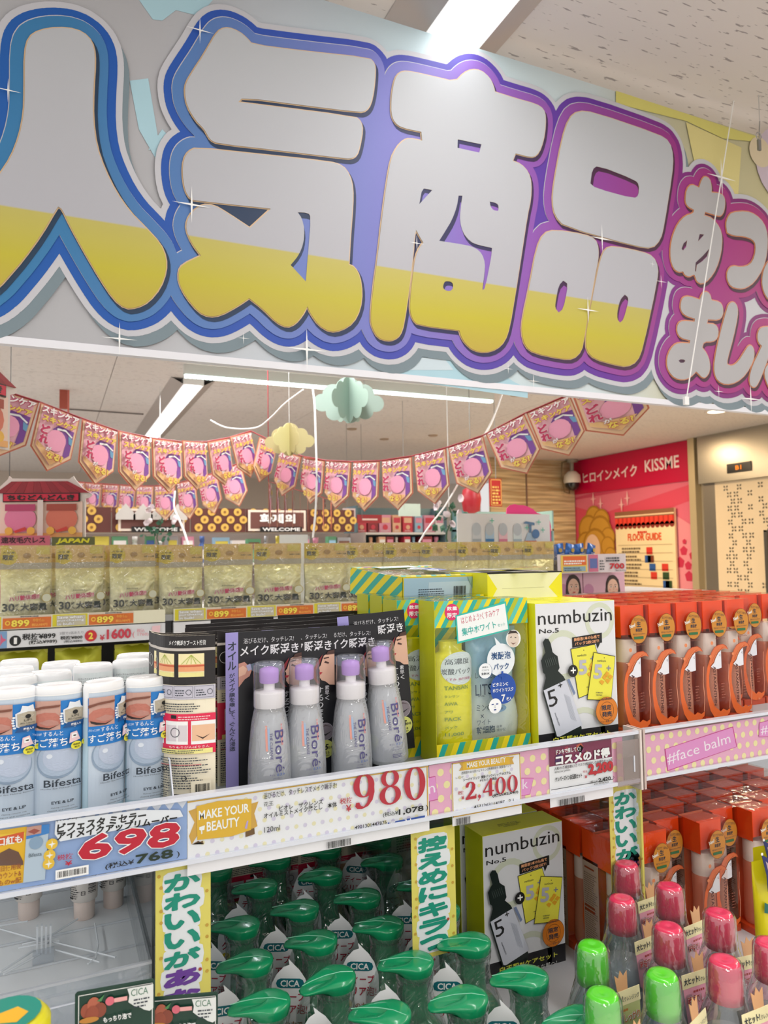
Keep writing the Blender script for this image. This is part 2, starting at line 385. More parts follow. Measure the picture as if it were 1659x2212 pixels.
# small ceiling fittings
for i, (u, v) in enumerate(((760, 926), (830, 948), (935, 940), (1115, 852))):
    p = at(u, v, Z=CEIL); MB().lathe([(.05, -.012), (.06, 0)], M('a08c78', .5), 14, (p.x, p.y, CEIL)).build('ceiling_vent')
    o = bpy.context.scene.objects[-1] if False else COL.objects[-1]
    tag(o, ['small round fitting on the tan ceiling above the pennants', 'tiny ceiling fitting right of the first one above the pennants', 'flat ceiling fitting left of the slanting white cord', 'ceiling sprinkler fitting by the end of the LED batten'][i], 'ceiling fitting', 'small ceiling fittings')

# ------------------------------------------------------------------ right wall with advert, lift
XW = 7.4
def wallpx(u, v): return at(u, v, X=XW)
stripe = bpy.data.materials.new('striped_laminate'); stripe.use_nodes = True
n = stripe.node_tree.nodes; L = stripe.node_tree.links; co = n.new('ShaderNodeTexCoord'); mp = n.new('ShaderNodeMapping'); mp.inputs['Scale'].default_value = (1.2, 1.2, 26)
nz = n.new('ShaderNodeTexNoise'); nz.inputs['Scale'].default_value = 1; nz.inputs['Detail'].default_value = 3; cr = n.new('ShaderNodeValToRGB')
e = cr.color_ramp.elements; e[0].position = .365; e[0].color = rgb('a98f66'); e[1].position = .65; e[1].color = rgb('e2cda0'); x = e.new(.5); x.color = rgb('b9a886')
L.new(co.outputs['Object'], mp.inputs[0]); L.new(mp.outputs[0], nz.inputs[0]); L.new(nz.outputs[0], cr.inputs[0]); L.new(cr.outputs[0], n['Principled BSDF'].inputs['Base Color'])
corner = at(1243, 1002, X=XW).y
mb = MB(); mb.box((XW, -2, 0), (XW+.1, corner+.2, CEIL), M('d8c8a8', .6)); mb.build('wall_right', kind='structure')
# striped wall beyond the corner, made of upright boards
r = empty('wall_striped', kind='structure')
xs = [at(u, 1100, Y=corner).x for u in (1060, 1138, 1243)]
for a, b in zip(xs, xs[1:]):
    MB().box((a+.006, corner, 0), (b-.006, corner+.05, CEIL), stripe).build('panel', r)
MB().box((xs[1]-.01, corner-.012, 0), (xs[1]+.01, corner+.01, CEIL), M('8c8478', .3, .7)).build('trim', r)
# advert on the right wall: pink poster
fr = Fr((XW-.012, 0, 0), (0, -1, 0), (0, 0, 1), .0012)
q = fr.px
mb = MB(); x0 = q(1243, 1100)[0]; x1 = q(1497, 1100)[0]
mb.obox(fr, x0, .002, x1, CEIL-.004, -.012, 0, M('d8607a', .5)); p = Pr(mb, fr)
p.rect(x0, .01, x1, CEIL-.005, M('dc6a80', .35)); yb = q(1370, 1047)[1]
p.poly([q(1243, 1075), q(1497, 1010), q(1497, 1029), q(1380, 1055), (x0, yb-.12)], M('c84060', .35))
p.poly([q(1243, 1095), q(1300, 1110), q(1495, 1045), q(1495, 1080), q(1330, 1140), (x0, q(1243, 1190)[1])], M('d84a62', .35))
p.poly([q(1440, 1100), q(1503, 1140), q(1505, 1290), q(1440, 1290)], M('e8909a', .35))
for u, v, s in ((1478, 1190, 11), (1470, 1215, 13), (1488, 1222, 10), (1490, 1245, 12), (1497, 1200, 9), (1480, 1170, 6)):
    a, b = q(u, v); p.disc(a, b, s*.006, M('c83050', .35), n=5, a0=.3)
for u, v in ((1283, 1078), (1299, 1088), (1357, 1076), (1345, 1090)):
    a, b = q(u, v); p.poly([(a-.02, b), (a, b+.11), (a+.02, b), (a, b-.11)], M('f4b8b8', .35)); p.poly([(a-.07, b), (a, b+.012), (a+.07, b), (a, b-.012)], M('f4b8b8', .35))
p.rect(x0, yb-.04, x1, CEIL-.005, M('c4003c', .35))
a, b = q(1262, 1036); a2, b2 = q(1381, 1010)
p.text('ヒロインメイク', a, b-.06, (q(1379, 1015)[0]-a), .16, M('f4dede', .4), .02)
a = q(1396, 1010)[0]; p.text('KISSME', a, b-.03, q(1470, 1000)[0]-a, .165, M('f4dede', .4), .015)
# big blond plait printed on the poster
hair = M('c89232', .4); hd = M('a8741e', .4)
for u, v, r_ in ((1285, 1118, 17), (1302, 1125, 17), (1275, 1145, 22), (1300, 1150, 24), (1270, 1178, 20), (1318, 1160, 14), (1290, 1180, 26), (1318, 1180, 14), (1324, 1200, 12), (1265, 1198, 13)):
    a, b = q(u, v); p.disc(a, b, r_*.0105, hd); p.disc(a, b, r_*.009, hair)
a, b = q(1286, 1186); p.disc(a, b, .17, M('e8c0a0', .4), ry=.22)
o = mb.build('wall_poster'); tag(o, 'tall pink and crimson make-up advert covering the right wall beside the lift', 'advert')
# store guide board
fr2 = Fr((XW-.07, 0, 0), (0, -1, 0), (0, 0, 1), .0012); q = fr2.px; mb = MB()
x0, x1 = q(1330, 1150)[0], q(1458, 1150)[0]; yt = q(1330, 1107)[1]; yb = q(1330, 1300)[1]
mb.obox(fr2, x0, yb-.5, x1, yt, -.03, 0, M('f0dcae', .5)); p = Pr(mb, fr2)
yy = q(1330, 1138)[1]; n_ = 13; st = (x1-x0)/n_
for i in range(n_):
    for k, c_ in ((0, 'e8402c'), (.6, 'c02818')):
        p.l = 2; p.poly([(x0+st*(i+k), yt-.09), (x0+st*(i+(1 if k else .6)), yt-.09), (x0+st*(i+(1 if k else .6)), yy), (x0+st*(i+k), yy)], M(c_, .5))
    p.l = 2; p.disc(x0+st*(i+.5), yy, st*.5, M('8c2a1c', .5), n=12)
p.rect(x0, yt-.09, x1, yt, M('8a5a3c', .5)); p.rect(x0, yt-.075, x1, yt-.055, M('e8c8a0', .5))
a, b = q(1357, 1164); p.text('FLOOR GUIDE', a, b-.03, q(1429, 1150)[0]-a, .1, M('e85018', .5), .03)
a, b = q(1378, 1150); p.lines(a, b-.02, q(1405, 1150)[0]-a, .035, 1, M('d83018', .5), .8)
rnd = random.Random(4); H = yy-.25-yb
for i in range(8):
    ly = yy-.36-i*H/7.4
    p.l = 4; p.rect(x0+.05, ly+.09, x1-.05, ly+.097, M('c8b48c', .5)); p.lines(x0+.12, ly-.02, (x1-x0)*.35, .09, 2, M('6a5a44', .5), .5, i)
    for k in range(rnd.choice((1, 2, 2))):
        c_ = rnd.choice(('2a5aa0', '2c4a28', 'd83a2a', '7a3a20', '3a3a3a', 'd85078')); a = x0+(x1-x0)*rnd.uniform(.5, .85); p.l = 4; p.rect(a, ly-.035, a+.11, ly+.06, M(c_, .5))
o = mb.build('guide_board'); tag(o, 'cream floor guide board with red awning edge hung on the pink advert', 'board')
# lift: steel fascia, jamb, patterned door
mb = MB(); a = q(1500, 1000)[0]; stl = M('b0aa9c', .28, .85)
ya, yb = at(1507, 1000, X=XW-.1).y, at(1750, 1000, X=XW-.1).y
zt, zb = CEIL, at(1507, 1046, X=XW-.1).z
rL = tag(empty('lift_front', (0, 0, 0)), 'brushed steel lift surround with patterned cream door and floor display', 'lift')
MB().box((XW-.10, yb, zb), (XW, ya, zt), stl).build('fascia', rL)
yj = at(1548, 1150, X=XW-.03).y
MB().box((XW-.03, yj, 0), (XW-.001, ya, zb), M('8c8478', .35, .6)).build('jamb', rL)
mb = MB(); fr3 = Fr((XW-.03, 0, 0), (0, -1, 0), (0, 0, 1), .0008)
mb.obox(fr3, -yj, .02, -yb, zb, -.02, 0, M('e6d2b0', .45)); p = Pr(mb, fr3)
bz = zb-.02
flo = M('4a4438', .5)
for i in range(15):
    for j in range(24):
        if (i*7+j*5) % 11 < 7 and (i % 5 != 4):
            cx, cy = -yj+.16+i*.095+(.047 if j % 2 else 0), bz-.06-j*.082
            l = p.l
            for k in range(4):
                a = math.pi/4+k*math.pi/2; p.l = 2; dx, dy = math.cos(a), math.sin(a)
                p.poly([(cx+dx*.008, cy+dy*.008), (cx+dx*.028-dy*.012, cy+dy*.028+dx*.012), (cx+dx*.044, cy+dy*.044), (cx+dx*.028+dy*.012, cy+dy*.028-dx*.012)], flo)
mb.build('door', rL)
mb = MB(); fr4 = Fr((XW-.101, 0, 0), (0, -1, 0), (0, 0, 1), .001); q4 = fr4.px
x0, y0 = q4(1572, 1023); x1, y1 = q4(1623, 996); y1 = q4(1572, 1003)[1]
mb.obox(fr4, x0, y0, x1, y1, 0, .012, M('14120e', .2)); p = Pr(mb, fr4); p.l = 16
p.text('B1', (x0+x1)/2-.04, y0+.03, .08, (y1-y0)-.06, M('ff8a1a', .5, 0, 1.2), .02); mb.build('floor_display', rL)
mb = MB(); pz = at(1655, 1145, X=XW-.14); mb.box((XW-.16, pz.y-.02, 0), (XW-.12, pz.y+.02, pz.z), M('4a4640', .4)); mb.box((XW-.16, pz.y-.5, pz.z-.02), (XW-.12, pz.y+.02, pz.z), M('4a4640', .4))
MB_o = mb.build('stand_frame'); tag(MB_o, 'thin dark stand frame in front of the patterned lift door', 'stand')
# corner column with lights next to the advert
mb = MB(); pc = at(1502, 1100, X=XW-.06); mb.box((XW-.10, pc.y-.05, 0), (XW, pc.y+.05, CEIL), M('c8b690', .35, .4)); mb.build('trim_2', kind='structure')
# cctv camera
c = at(1235, 1003, Y=corner-.15); r = tag(empty('security_camera', (c.x, c.y, CEIL)), 'white dome security camera hanging from the ceiling left of the pink advert', 'camera')
MB().lathe([(.09, 0), (.09, -.04), (.03, -.05), (.03, -.2)], M('8a8478', .4), 18).build('bracket', r)
MB().lathe([(.0, -.17), (.06, -.18), (.12, -.24), (.13, -.33), (.125, -.36)], M('dcd6cc', .35), 24).build('housing', r)
MB().lathe([(.11, -.36), (.105, -.41), (.07, -.46), (0, -.48)], M('1c1a1c', .1, 0, 0, .5), 20).build('dome', r)
MB().tube([(-.03, 0, -.02), (-.18, 0, -.05), (-.2, 0, -.3), (-.15, 0, -.5), (-.06, 0, -.52), (-.02, .02, -.36)], .012, M('6a5a3a', .5), 6).build('cable', r)
# ------------------------------------------------------------------ the big hanging banner
YB = 1.6
fb = Fr((0, YB, 0), (1, 0, 0), (0, 0, 1), .0004)
q = fb.px
def c1(*a): return [q(x/2, y/2) for x, y in a]
def c2(*a): return [q(829+x/2, y/2) for x, y in a]
def c3(*a): return [q(780+x/3.95, 130+y/3.95) for x, y in a]
def c4(*a): return [q(780+x/3.95, 430+y/3.95) for x, y in a]
def c5(*a): return [q(1400+x/3.88, 330+y/3.88) for x, y in a]
G = [
 (c1((0,765),(50,690),(85,600),(105,500),(108,400),(108,240),(125,175),(170,145),(250,132),(330,140),(380,170),(405,215),(410,280),(402,400),(400,520),(415,640),(450,740),(500,840),(560,925),(620,985),(690,1060),(715,1120),(715,1180),(690,1250),(640,1310),(590,1335),(540,1340),(490,1300),(430,1210),(360,1090),(300,980),(270,915),(252,902),(238,920),(180,1020),(100,1130),(40,1200),(0,1245),(-60,1290),(-120,1300),(-180,1250),(-200,1150),(-170,1020),(-100,900)), []),
 (c1((925,165),(950,138),(985,132),(1030,150),(1065,180),(1085,205),(1300,232),(1590,262),(1612,285),(1615,320),(1608,400),(1595,460),(1575,488),(1545,495),(1300,465),(1045,432),(1025,452),(1530,515),(1553,535),(1560,570),(1548,640),(1535,680),(1510,695),(1470,692),(1200,660),(935,630),(905,615),(890,590),(880,570),(840,530),(805,470),(795,410),(800,370),(830,320),(870,260),(905,200)), []),
 (c1((845,648),(1100,675),(1420,708),(1475,725),(1505,765),(1518,820),(1517,900),(1508,1010),(1500,1150),(1525,1160),(1548,1200),(1558,1270),(1550,1340),(1520,1400),(1470,1432),(1420,1440),(1370,1410),(1335,1360),(1322,1330),(1300,1370),(1270,1405),(1235,1420),(1190,1400),(1130,1340),(1072,1295),(1020,1330),(950,1368),(900,1375),(855,1355),(800,1290),(770,1230),(768,1180),(785,1150),(865,1112),(825,1060),(800,1000),(805,960),(825,925),(870,892),(920,895),(980,930),(1075,993),(1165,910),(865,878),(820,872),(795,830),(785,760),(790,700),(810,665)),
  [c1((1280,925),(1325,928),(1337,945),(1325,1100),(1315,1222),(1250,1152),(1285,1110),(1305,1060),(1310,1000),(1298,950))]),
 (c3((290,150),(340,115),(420,120),(600,160),(790,205),(860,130),(930,98),(1010,108),(1080,170),(1110,230),(1125,290),(1300,345),(1480,395),(1540,435),(1558,500),(1550,640),(1520,760),(1480,830),(1430,845),(1300,812),(1275,875),(1350,905),(1410,970),(1435,1060),(1430,1200))
  + c4((1400,150),(1350,480),(1300,800),(1250,1100),(1210,1220),(1140,1290),(1040,1320),(940,1300),(870,1240),(835,1180),(820,1130),(470,1085),(425,1040),(400,960),(405,850),(430,620),(450,500),(480,430),(515,385),(480,330),(455,278),(440,330),(430,480),(395,780),(350,1080),(320,1170),(270,1210),(210,1220),(130,1195),(85,1120),(65,1040),(85,800),(130,480),(160,200))
  + c3((205,1050),(240,860),(290,760),(350,700),(400,685),(505,705),(498,630),(330,595),(270,550),(243,480),(243,350),(262,220)),
  [c3((808,693),(1010,735),(990,805),(805,765)), c3((500,1140),(520,1110),(590,1125),(480,1245)), c3((1080,1220),(1140,1235),(1155,1260),(1150,1300),(1110,1295),(1085,1260)),
   c4((815,-15),(847,-13),(830,100),(825,200),(850,300),(910,375),(980,405),(1100,430),(1090,520),(1040,770),(1020,790),(1018,770),(1035,650),(1040,560),(1015,480),(960,430),(880,405),(650,370),(700,290),(760,190),(800,80)),
   c4((685,740),(700,712),(750,715),(770,740),(765,780),(740,798),(700,790),(682,770))]),
 (c2((760,610),(790,520),(830,488),(900,495),(1180,590),(1225,620),(1240,680),(1235,760),(1200,980),(1185,1040),(1150,1078),(1080,1070),(770,985),(730,940),(718,880),(725,800)), [c2((890,740),(915,722),(1075,785),(1092,805),(1090,850),(1070,865),(905,820),(882,800))]),
 (c2((650,1080),(680,1015),(730,1000),(860,1020),(905,1040),(918,1080),(916,1130),(901,1200),(856,1460),(845,1520),(810,1555),(760,1555),(640,1530),(600,1500),(585,1440),(590,1380),(620,1240)), [c2((745,1240),(765,1218),(782,1230),(782,1260),(765,1340),(745,1355),(730,1335),(732,1310))]),
 (c2((924,1130),(945,1080),(985,1070),(1110,1095),(1155,1115),(1175,1160),(1170,1220),(1110,1500),(1085,1565),(1040,1588),(990,1580),(900,1555),(865,1520),(862,1460),(874,1380),(909,1200)), [c2((1010,1300),(1030,1278),(1045,1290),(1045,1310),(1025,1385),(1010,1398),(998,1385),(998,1350))]),
]
SM = [
 (c5((290,400),(300,320),(340,275),(405,305),(425,240),(455,208),(495,230),(510,290),(510,345),(570,350),(610,370),(625,420),(615,500),(590,540),(560,540),(455,508),(448,535),(520,560),(580,640),(600,720),(590,850),(550,980),(490,1070),(430,1110),(385,1090),(370,1040),(360,1030),(320,1050),(285,1035),(270,1005),(230,1010),(190,980),(165,900),(165,800),(185,700),(230,600),(290,540),(355,520),(362,490),(320,470),(295,440)),
  [c5((490,815),(470,880),(430,920),(385,950),(378,1010),(371,1000),(376,930),(430,880)), c5((410,692),(447,697),(395,755)), c5((305,745),(295,800),(270,830),(258,815),(275,770))]),
 (c5((680,510),(800,500),(880,530),(950,600),(980,700),(975,850),(940,980),(870,1090),(800,1140),(740,1150),(670,1130),(637,1070),(640,1000),(680,955),(760,970),(830,950),(870,880),(880,780),(850,735),(780,710),(690,705),(640,680),(628,610),(645,550)), []),
 (c5((1005,900),(960,950),(935,1030),(930,1120),(960,1210),(1005,1250),(1100,1250),(1160,1180),(1170,1050),(1100,900)), []),
 (c5((270,1220),(320,1210),(410,1240),(430,1190),(460,1170),(495,1190),(510,1245),(580,1260),(605,1300),(605,1370),(570,1410),(478,1405),(470,1440),(540,1445),(568,1490),(560,1560),(520,1590),(445,1590),(430,1640),(470,1690),(495,1760),(495,1840),(460,1890),(430,1890),(400,1860),(380,1840),(330,1890),(270,1910),(200,1895),(150,1840),(132,1770),(145,1690),(190,1620),(240,1600),(325,1605),(330,1580),(250,1560),(218,1510),(225,1440),(270,1415),(365,1425),(370,1400),(280,1370),(248,1320),(252,1260)),
  [c5((232,1750),(250,1738),(275,1740),(290,1752),(275,1766),(250,1768))]),
 (c5((640,1300),(665,1265),(700,1260),(728,1300),(728,1380),(690,1560),(640,1740),(640,1780),(680,1795),(730,1760),(780,1680),(820,1620),(850,1625),(868,1670),(860,1750),(800,1860),(720,1930),(630,1950),(560,1920),(530,1850),(532,1750),(570,1560)), []),
 (c5((890,1540),(910,1480),(960,1465),(1005,1468),(1080,1480),(1080,1560),(1010,1650),(950,1820),(900,1940),(870,1975),(835,1960),(822,1900),(850,1790),(900,1690),(930,1625),(900,1600)), []),
 (c5((1005,1760),(960,1800),(948,1870),(980,1960),(1005,1990),(1100,2000),(1100,1700)), []),
]
def chaikin(p, n=1):
    """soften a traced outline but keep its sharp corners"""
    for _ in range(n):
        o = []
        for i in range(len(p)):
            a, b, c = Vector(p[i-1]), Vector(p[i]), Vector(p[(i+1) % len(p)])
            ang = (b-a).angle(c-b, 0)
            if ang > 1.15: o.append(tuple(b))
            else:
                k = .25; o += [tuple(b+(a-b)*k), tuple(b+(c-b)*k)]
        p = o
    return p
G = [(chaikin(a), [chaikin(h) if len(h) > 5 else h for h in hs]) for a, hs in G]
SM = [(chaikin(a), hs) for a, hs in SM]
BANNER_DIM = .84   # banner colours darkened to stand in for the weaker, grazing light there
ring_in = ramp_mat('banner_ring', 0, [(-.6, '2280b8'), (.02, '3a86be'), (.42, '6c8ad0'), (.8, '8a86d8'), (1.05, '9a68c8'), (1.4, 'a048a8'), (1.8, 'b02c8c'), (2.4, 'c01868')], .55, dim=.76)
ring_out = ramp_mat('banner_edge', 0, [(-.6, '0a68b0'), (.1, '0a58b4'), (.6, '3450b8'), (1.0, '5a48b0'), (1.4, '6a2ca0'), (1.7, '8a2088'), (2.4, '80104c')], .55, dim=BANNER_DIM)
shadow_ink = ramp_mat('banner_glyph_shade', 0, [(-.6, '083c54'), (.5, '1c3458'), (1.0, '34305c'), (1.4, '4a2044'), (2.4, '4a1828')], .55, dim=BANNER_DIM)
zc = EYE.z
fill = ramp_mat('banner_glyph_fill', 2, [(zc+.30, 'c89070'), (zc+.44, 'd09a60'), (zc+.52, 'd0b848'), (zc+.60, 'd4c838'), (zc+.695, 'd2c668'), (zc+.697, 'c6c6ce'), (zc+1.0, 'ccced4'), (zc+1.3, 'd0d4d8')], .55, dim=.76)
mb = MB()
XL, XR = -1.2, 3.1
zbot, ztop = zc+.435, at(1329, 197, Y=YB).z
back = ramp_mat('banner_ground', 0, [(-.6, 'a8a8aa'), (.2, 'b0b0b4'), (.5, 'bcc4cc'), (.9, 'c0d4da'), (1.4, 'c8d4d6'), (1.7, 'c0bc9c'), (2.6, 'c0b47c')], .32)
mb.obox(fb, XL, zbot, XR, ztop, -.012, 0, back)
p = Pr(mb, fb)
# pale clouds and pastel patches
cy1, cy2, yel, gry = M('a8ccd8', .55), M('c6dce6', .55), M('d4cc70', .55), M('c8c4c8', .55)
for pts in (c1((600,0),(920,0),(860,70),(760,45),(700,90),(660,85)), c1((560,350),(640,340),(690,640),(680,700),(600,560)), c1((640,650),(690,640),(740,600),(700,560))): p.poly(pts, cy2 if pts[0][1] < 2.2 else cy1)
p.poly(c2((0,1600),(150,1545),(420,1560),(560,1650),(620,1680),(620,1720),(0,1630)), cy1); p.poly(c2((150,1545),(260,1550),(300,1600),(80,1600)), M('c4d4dc', .55))
p.poly([q(1329, 197), q(1329, 225), q(1480, 262), q(1560, 300), q(1659, 310), q(1800, 330), (XR, ztop), q(1614, 290)], yel)
p.poly([q(1480, 265), q(1600, 320), q(1590, 460), q(1500, 360)], M('d8cc88', .55)); p.disc(*q(1690, 360), .13, M('c8b8c4', .55)); p.disc(*q(1640, 330), .05, M('d8c8a8', .55))
def dil(P_, r, m, dx=0, dy=0):
    qs = []
    for pts, hs in P_:
        P2 = [(x+dx, y+dy) for x, y in pts]; qs.append(P2); n = len(P2)
        for i in range(n):
            (x0, y0), (x1, y1) = P2[i], P2[(i+1) % n]; d = math.hypot(x1-x0, y1-y0)
            if d < 1e-6: continue
            a, b = -(y1-y0)/d*r, (x1-x0)/d*r
            qs.append([(x0+a, y0+b), (x0-a, y0-b), (x1-a, y1-b), (x1+a, y1+b)])
            qs.append([(x0+r*math.cos(k*math.pi/10), y0+r*math.sin(k*math.pi/10)) for k in range(20)])
    p.union(qs, m)
wh = M('c0c0c6', .55)
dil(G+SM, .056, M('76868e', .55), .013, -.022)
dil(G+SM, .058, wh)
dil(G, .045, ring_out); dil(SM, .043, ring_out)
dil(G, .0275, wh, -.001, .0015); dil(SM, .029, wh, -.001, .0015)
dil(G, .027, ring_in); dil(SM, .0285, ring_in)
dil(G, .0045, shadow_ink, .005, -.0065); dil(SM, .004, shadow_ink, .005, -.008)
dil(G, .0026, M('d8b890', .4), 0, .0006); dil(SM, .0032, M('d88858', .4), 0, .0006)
# the counters of the glyphs show the ring colour and shade under the fill
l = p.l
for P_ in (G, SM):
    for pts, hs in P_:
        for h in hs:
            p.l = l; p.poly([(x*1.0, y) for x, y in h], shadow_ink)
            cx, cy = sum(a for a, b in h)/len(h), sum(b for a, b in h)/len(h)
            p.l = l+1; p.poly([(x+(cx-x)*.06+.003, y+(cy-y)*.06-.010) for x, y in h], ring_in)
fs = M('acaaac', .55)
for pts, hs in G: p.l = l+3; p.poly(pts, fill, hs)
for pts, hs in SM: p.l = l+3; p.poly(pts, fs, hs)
p.l = l+6
def star(u, v, s, m=W):
    s *= .7
    a, b = q(u, v); z = p.l; t = .05*s
    p.l = z; p.poly([(a-s, b), (a-t, b+t), (a, b+s), (a+t, b+t), (a+s, b), (a+t, b-t), (a, b-s), (a-t, b-t)], m)
for u, v, s in ((430, 72, .045), (18, 202, .035), (412, 447, .06), (257, 735, .05), (523, 734, .02), (659, 758, .07), (895, 530, .03), (1263, 673, .055), (1293, 520, .06), (1420, 612, .03),
                (1550, 388, .09), (1145, 826, .03), (1543, 848, .03), (1612, 864, .07), (1090, 800, .02), (1400, 575, .015)): star(u, v, s)
mb.mi = mb.mi
o = mb.build('banner'); tag(o, 'huge hanging white banner with rounded blue, purple and pink outlined lettering', 'banner')
MB().obox(fb, XL, zbot-.012, XR, zbot+.004, -.014, .004, M('e4e4ea', .55)).build('edge_strip', o)
# transparent cord hanging down in front of the banner's right end, with its hook
a, b = at(1572, 300, Y=YB-.03), at(1482, 866, Y=YB-.03); a2 = a+(a-b)*.75
t_ = (CEIL-a.z)/(a.z-b.z); a2 = a+(a-b)*t_
mb = MB(); mb.tube([a2, b], .0018, M('f4f4f0', .3)); mb.box((b.x-.008, b.y-.004, b.z-.012), (b.x+.008, b.y+.004, b.z+.012), W)
tag(mb.build('cord'), 'thin pale cord crossing the banner over its small pink letters', 'cord')
h0 = at(1641, 262, Y=1.52); h1 = at(1640, 318, Y=1.52)
mb = MB(); mb.tube([h0, h1+Vector((0, 0, .02))], .0015, M('a0a0a0', .3, .8)); k = h1+Vector((0, 0, .035))
mb.tube([(h0.x, h0.y, CEIL), h0], .0012, M('c8c8c8', .3, .5))
mb.tube([k+Vector((.012*math.cos(i/6*6.28), 0, .012*math.sin(i/6*6.28))) for i in range(7)], .0016, M('b0b0b0', .3, .8))
mb.box((k.x-.006, k.y-.003, k.z-.045), (k.x+.006, k.y+.003, k.z-.012), M('8a8a88', .3, .5))
tag(mb.build('wire_hook'), 'small metal wire hook hanging from the ceiling above the right end of the banner', 'hook')
# ------------------------------------------------------------------ the near shelf unit
UD, LD, YR = 1.185, .803, .93
clear = film('fafcfc', .10, .05); edge = M('d8dce6', .15, 0, 0, .5)
X0, X1, X2 = -.40, at(1384, 1600, Y=YR).x, 2.2
sh = tag(empty('display_shelf', (0, 0, 0)), 'clear fronted cosmetics shelf unit with price rails, crossing the lower half of the photo', 'shelf')
MB().box((X0, YR+.012, UD-.014), (X1-.004, 1.42, UD), film('eef3f6', .3, .06, 0, .72)).build('shelf_board', sh)
MB().box((X1+.004, YR+.012, UD-.014), (X2, 1.42, UD), film('eef3f6', .3, .06, 0, .72)).build('shelf_board', sh)
MB().box((X0, .50, LD-.02), (X2, 1.42, LD), M('cccccf', .3)).build('shelf_board', sh)
MB().box((X0, 1.425, 0), (X2, 1.45, UD+.02), M('e0e2e4', .4)).build('back_panel', sh)
for a, b in ((X0, X1-.004), (X1+.004, X2)):
    mb = MB(); mb.add([(a, YR-.0045, 1.136), (b, YR-.0045, 1.136), (b, YR-.0045, 1.211), (a, YR-.0045, 1.211)], [(0, 1, 2, 3)], clear); o = mb.build('price_rail', sh)
    mb = MB(); mb.box((a, YR-.006, 1.2075), (b, YR+.006, 1.2125), edge); mb.box((a, YR+.004, UD-.014), (b, YR+.0065, 1.211), film('eef2f6', .3, .05, 0, .75)); mb.box((a, YR-.006, 1.132), (b, YR-.001, 1.1375), edge); mb.build('rail_lip', sh)
# clear end clip between the two rails
mb = MB(); a = X1; mb.box((a-.055, YR-.006, 1.13), (a-.006, YR-.0045, 1.20), film('e4d8d4', .3, .08, 0, .8)); mb.box((a-.009, YR-.008, 1.12), (a-.005, YR+.03, 1.214), M('e0d4cc', .15)); mb.box((a-.002, YR-.008, 1.12), (a+.002, YR+.03, 1.214), M('c8b4ac', .15))
mb.box((a-.022, YR-.0075, 1.15), (a-.02, YR-.006, 1.175), edge); mb.build('rail_clip', sh)
# upright supports of the unit (clear dividers on the lower level)
for u in (300, 455):
    x = at(u, 2000, Y=YR+.02).x
for x in (at(332, 1900, Y=.95).x, at(985, 1900, Y=.95).x, at(1392, 1900, Y=.95).x):
    MB().box((x-.0015, .955, LD), (x+.0015, 1.40, UD-.014), film('e8ecee', .3, .05)).build('divider', sh)

# ---- price cards in the rail
fc = Fr((0, YR-.0012, 0), (1, 0, 0), (0, 0, 1), .00012)
def card(u0, u1, z0, z1, m, name='price_card'):
    mb = MB(); x0 = fc.px(u0, 1750)[0]; x1 = fc.px(u1, 1750)[0]
    mb.obox(fc, x0, z0, x1, z1, -.0006, 0, m); return mb, Pr(mb, fc), x0, x1
cream = M('efece4', .4); dot1, dot2 = M('e8e0b8', .4), M('d4cce0', .4); gold = M('d8a838', .4); gold2 = M('dfb22c', .4); pinkp = M('e6a8c4', .45); pdot = M('eee0a4', .45)
navy, crim = M('2a3c78', .4), M('b81430', .35)
# 1 blue card, 698
mb, p, x0, x1 = card(-50, 404, 1.138, 1.2065, M('8ea8d6', .4))
for i in range(9):
    a = x0+(x1-x0)*(.42+i*.066); p.l = 1; p.poly([(a, 1.2065), (a+.012, 1.2065), (a+.006, 1.198)], M('d8dce8', .4))
p.l = 2; p.ppoly([(-50, 1800), (58, 1785), (52, 1906), (-50, 1922)], M('e8b428', .4))
p.ppoly([(-50, 1806), (55, 1798), (52, 1816), (-50, 1826)], M('f0c840', .4))
p.ppoly([(-20, 1812), (52, 1796), (51, 1815), (-20, 1832)], M('d8582c', .4)); p.ptext('口紅も', -5, 1828, 48, 18, W, .03)
p.ppoly([(-10, 1862), (0, 1842), (20, 1832), (40, 1840), (50, 1860), (50, 1868), (-10, 1870)], M('6a4a40', .4))
for k, t in enumerate(('1日使用後', 'カウント&', 'ものw配')): p.ptext(t, -4, 1884+k*15, 46, 12, M('a85a28', .4), .01)
p.ppoly([(58, 1786), (106, 1780), (97, 1899), (50, 1906)], M('b8c8d8', .4)); p.ppoly([(58, 1786), (90, 1781), (89, 1800), (57, 1806)], M('c8988c', .4)); p.ppoly([(60, 1796), (74, 1789), (87, 1793), (74, 1801)], M('a05048', .4))
p.ppoly([(90, 1781), (107, 1779), (106, 1799), (57, 1812), (57, 1805), (89, 1799)], M('3a80c8', .4)); p.l += 1; p.disc(*p.fr.px(78, 1819), .007, M('8aa4c0', .4))
p.ptext('Bifesta', 62, 1851, 90, 8, M('4a5a68', .4))
for u, v in ((112, 1822), (107, 1846), (105, 1864)):
    a, b = p.fr.px(u, v); p.disc(a, b, .0062, M('ecc038', .4), n=12); p.poly([(a-.004, b), (a, b+.001), (a, b+.005), (a+.001, b+.001), (a+.004, b), (a+.001, b-.001), (a, b-.005), (a-.001, b-.001)], W)
p.ppoly([(120, 1772), (300, 1748), (388, 1748), (395, 1762), (250, 1792), (130, 1816), (118, 1800)], M('e8eaf0', .4))
p.ptext('(マンダム)', 122, 1775, 166, 11, K, .01, slant=.1)
p.ptext('ビフェスタ ミセラー', 122, 1798, 314, 20, K, .045, slant=.1)
p.ptext('アイメイクアップリムーバー', 122, 1814, 381, 18, K, .045, slant=.1)
p.ptext('698', 166, 1861, 385, 56, crim, .05, out=W, ob=.085, slant=.12)
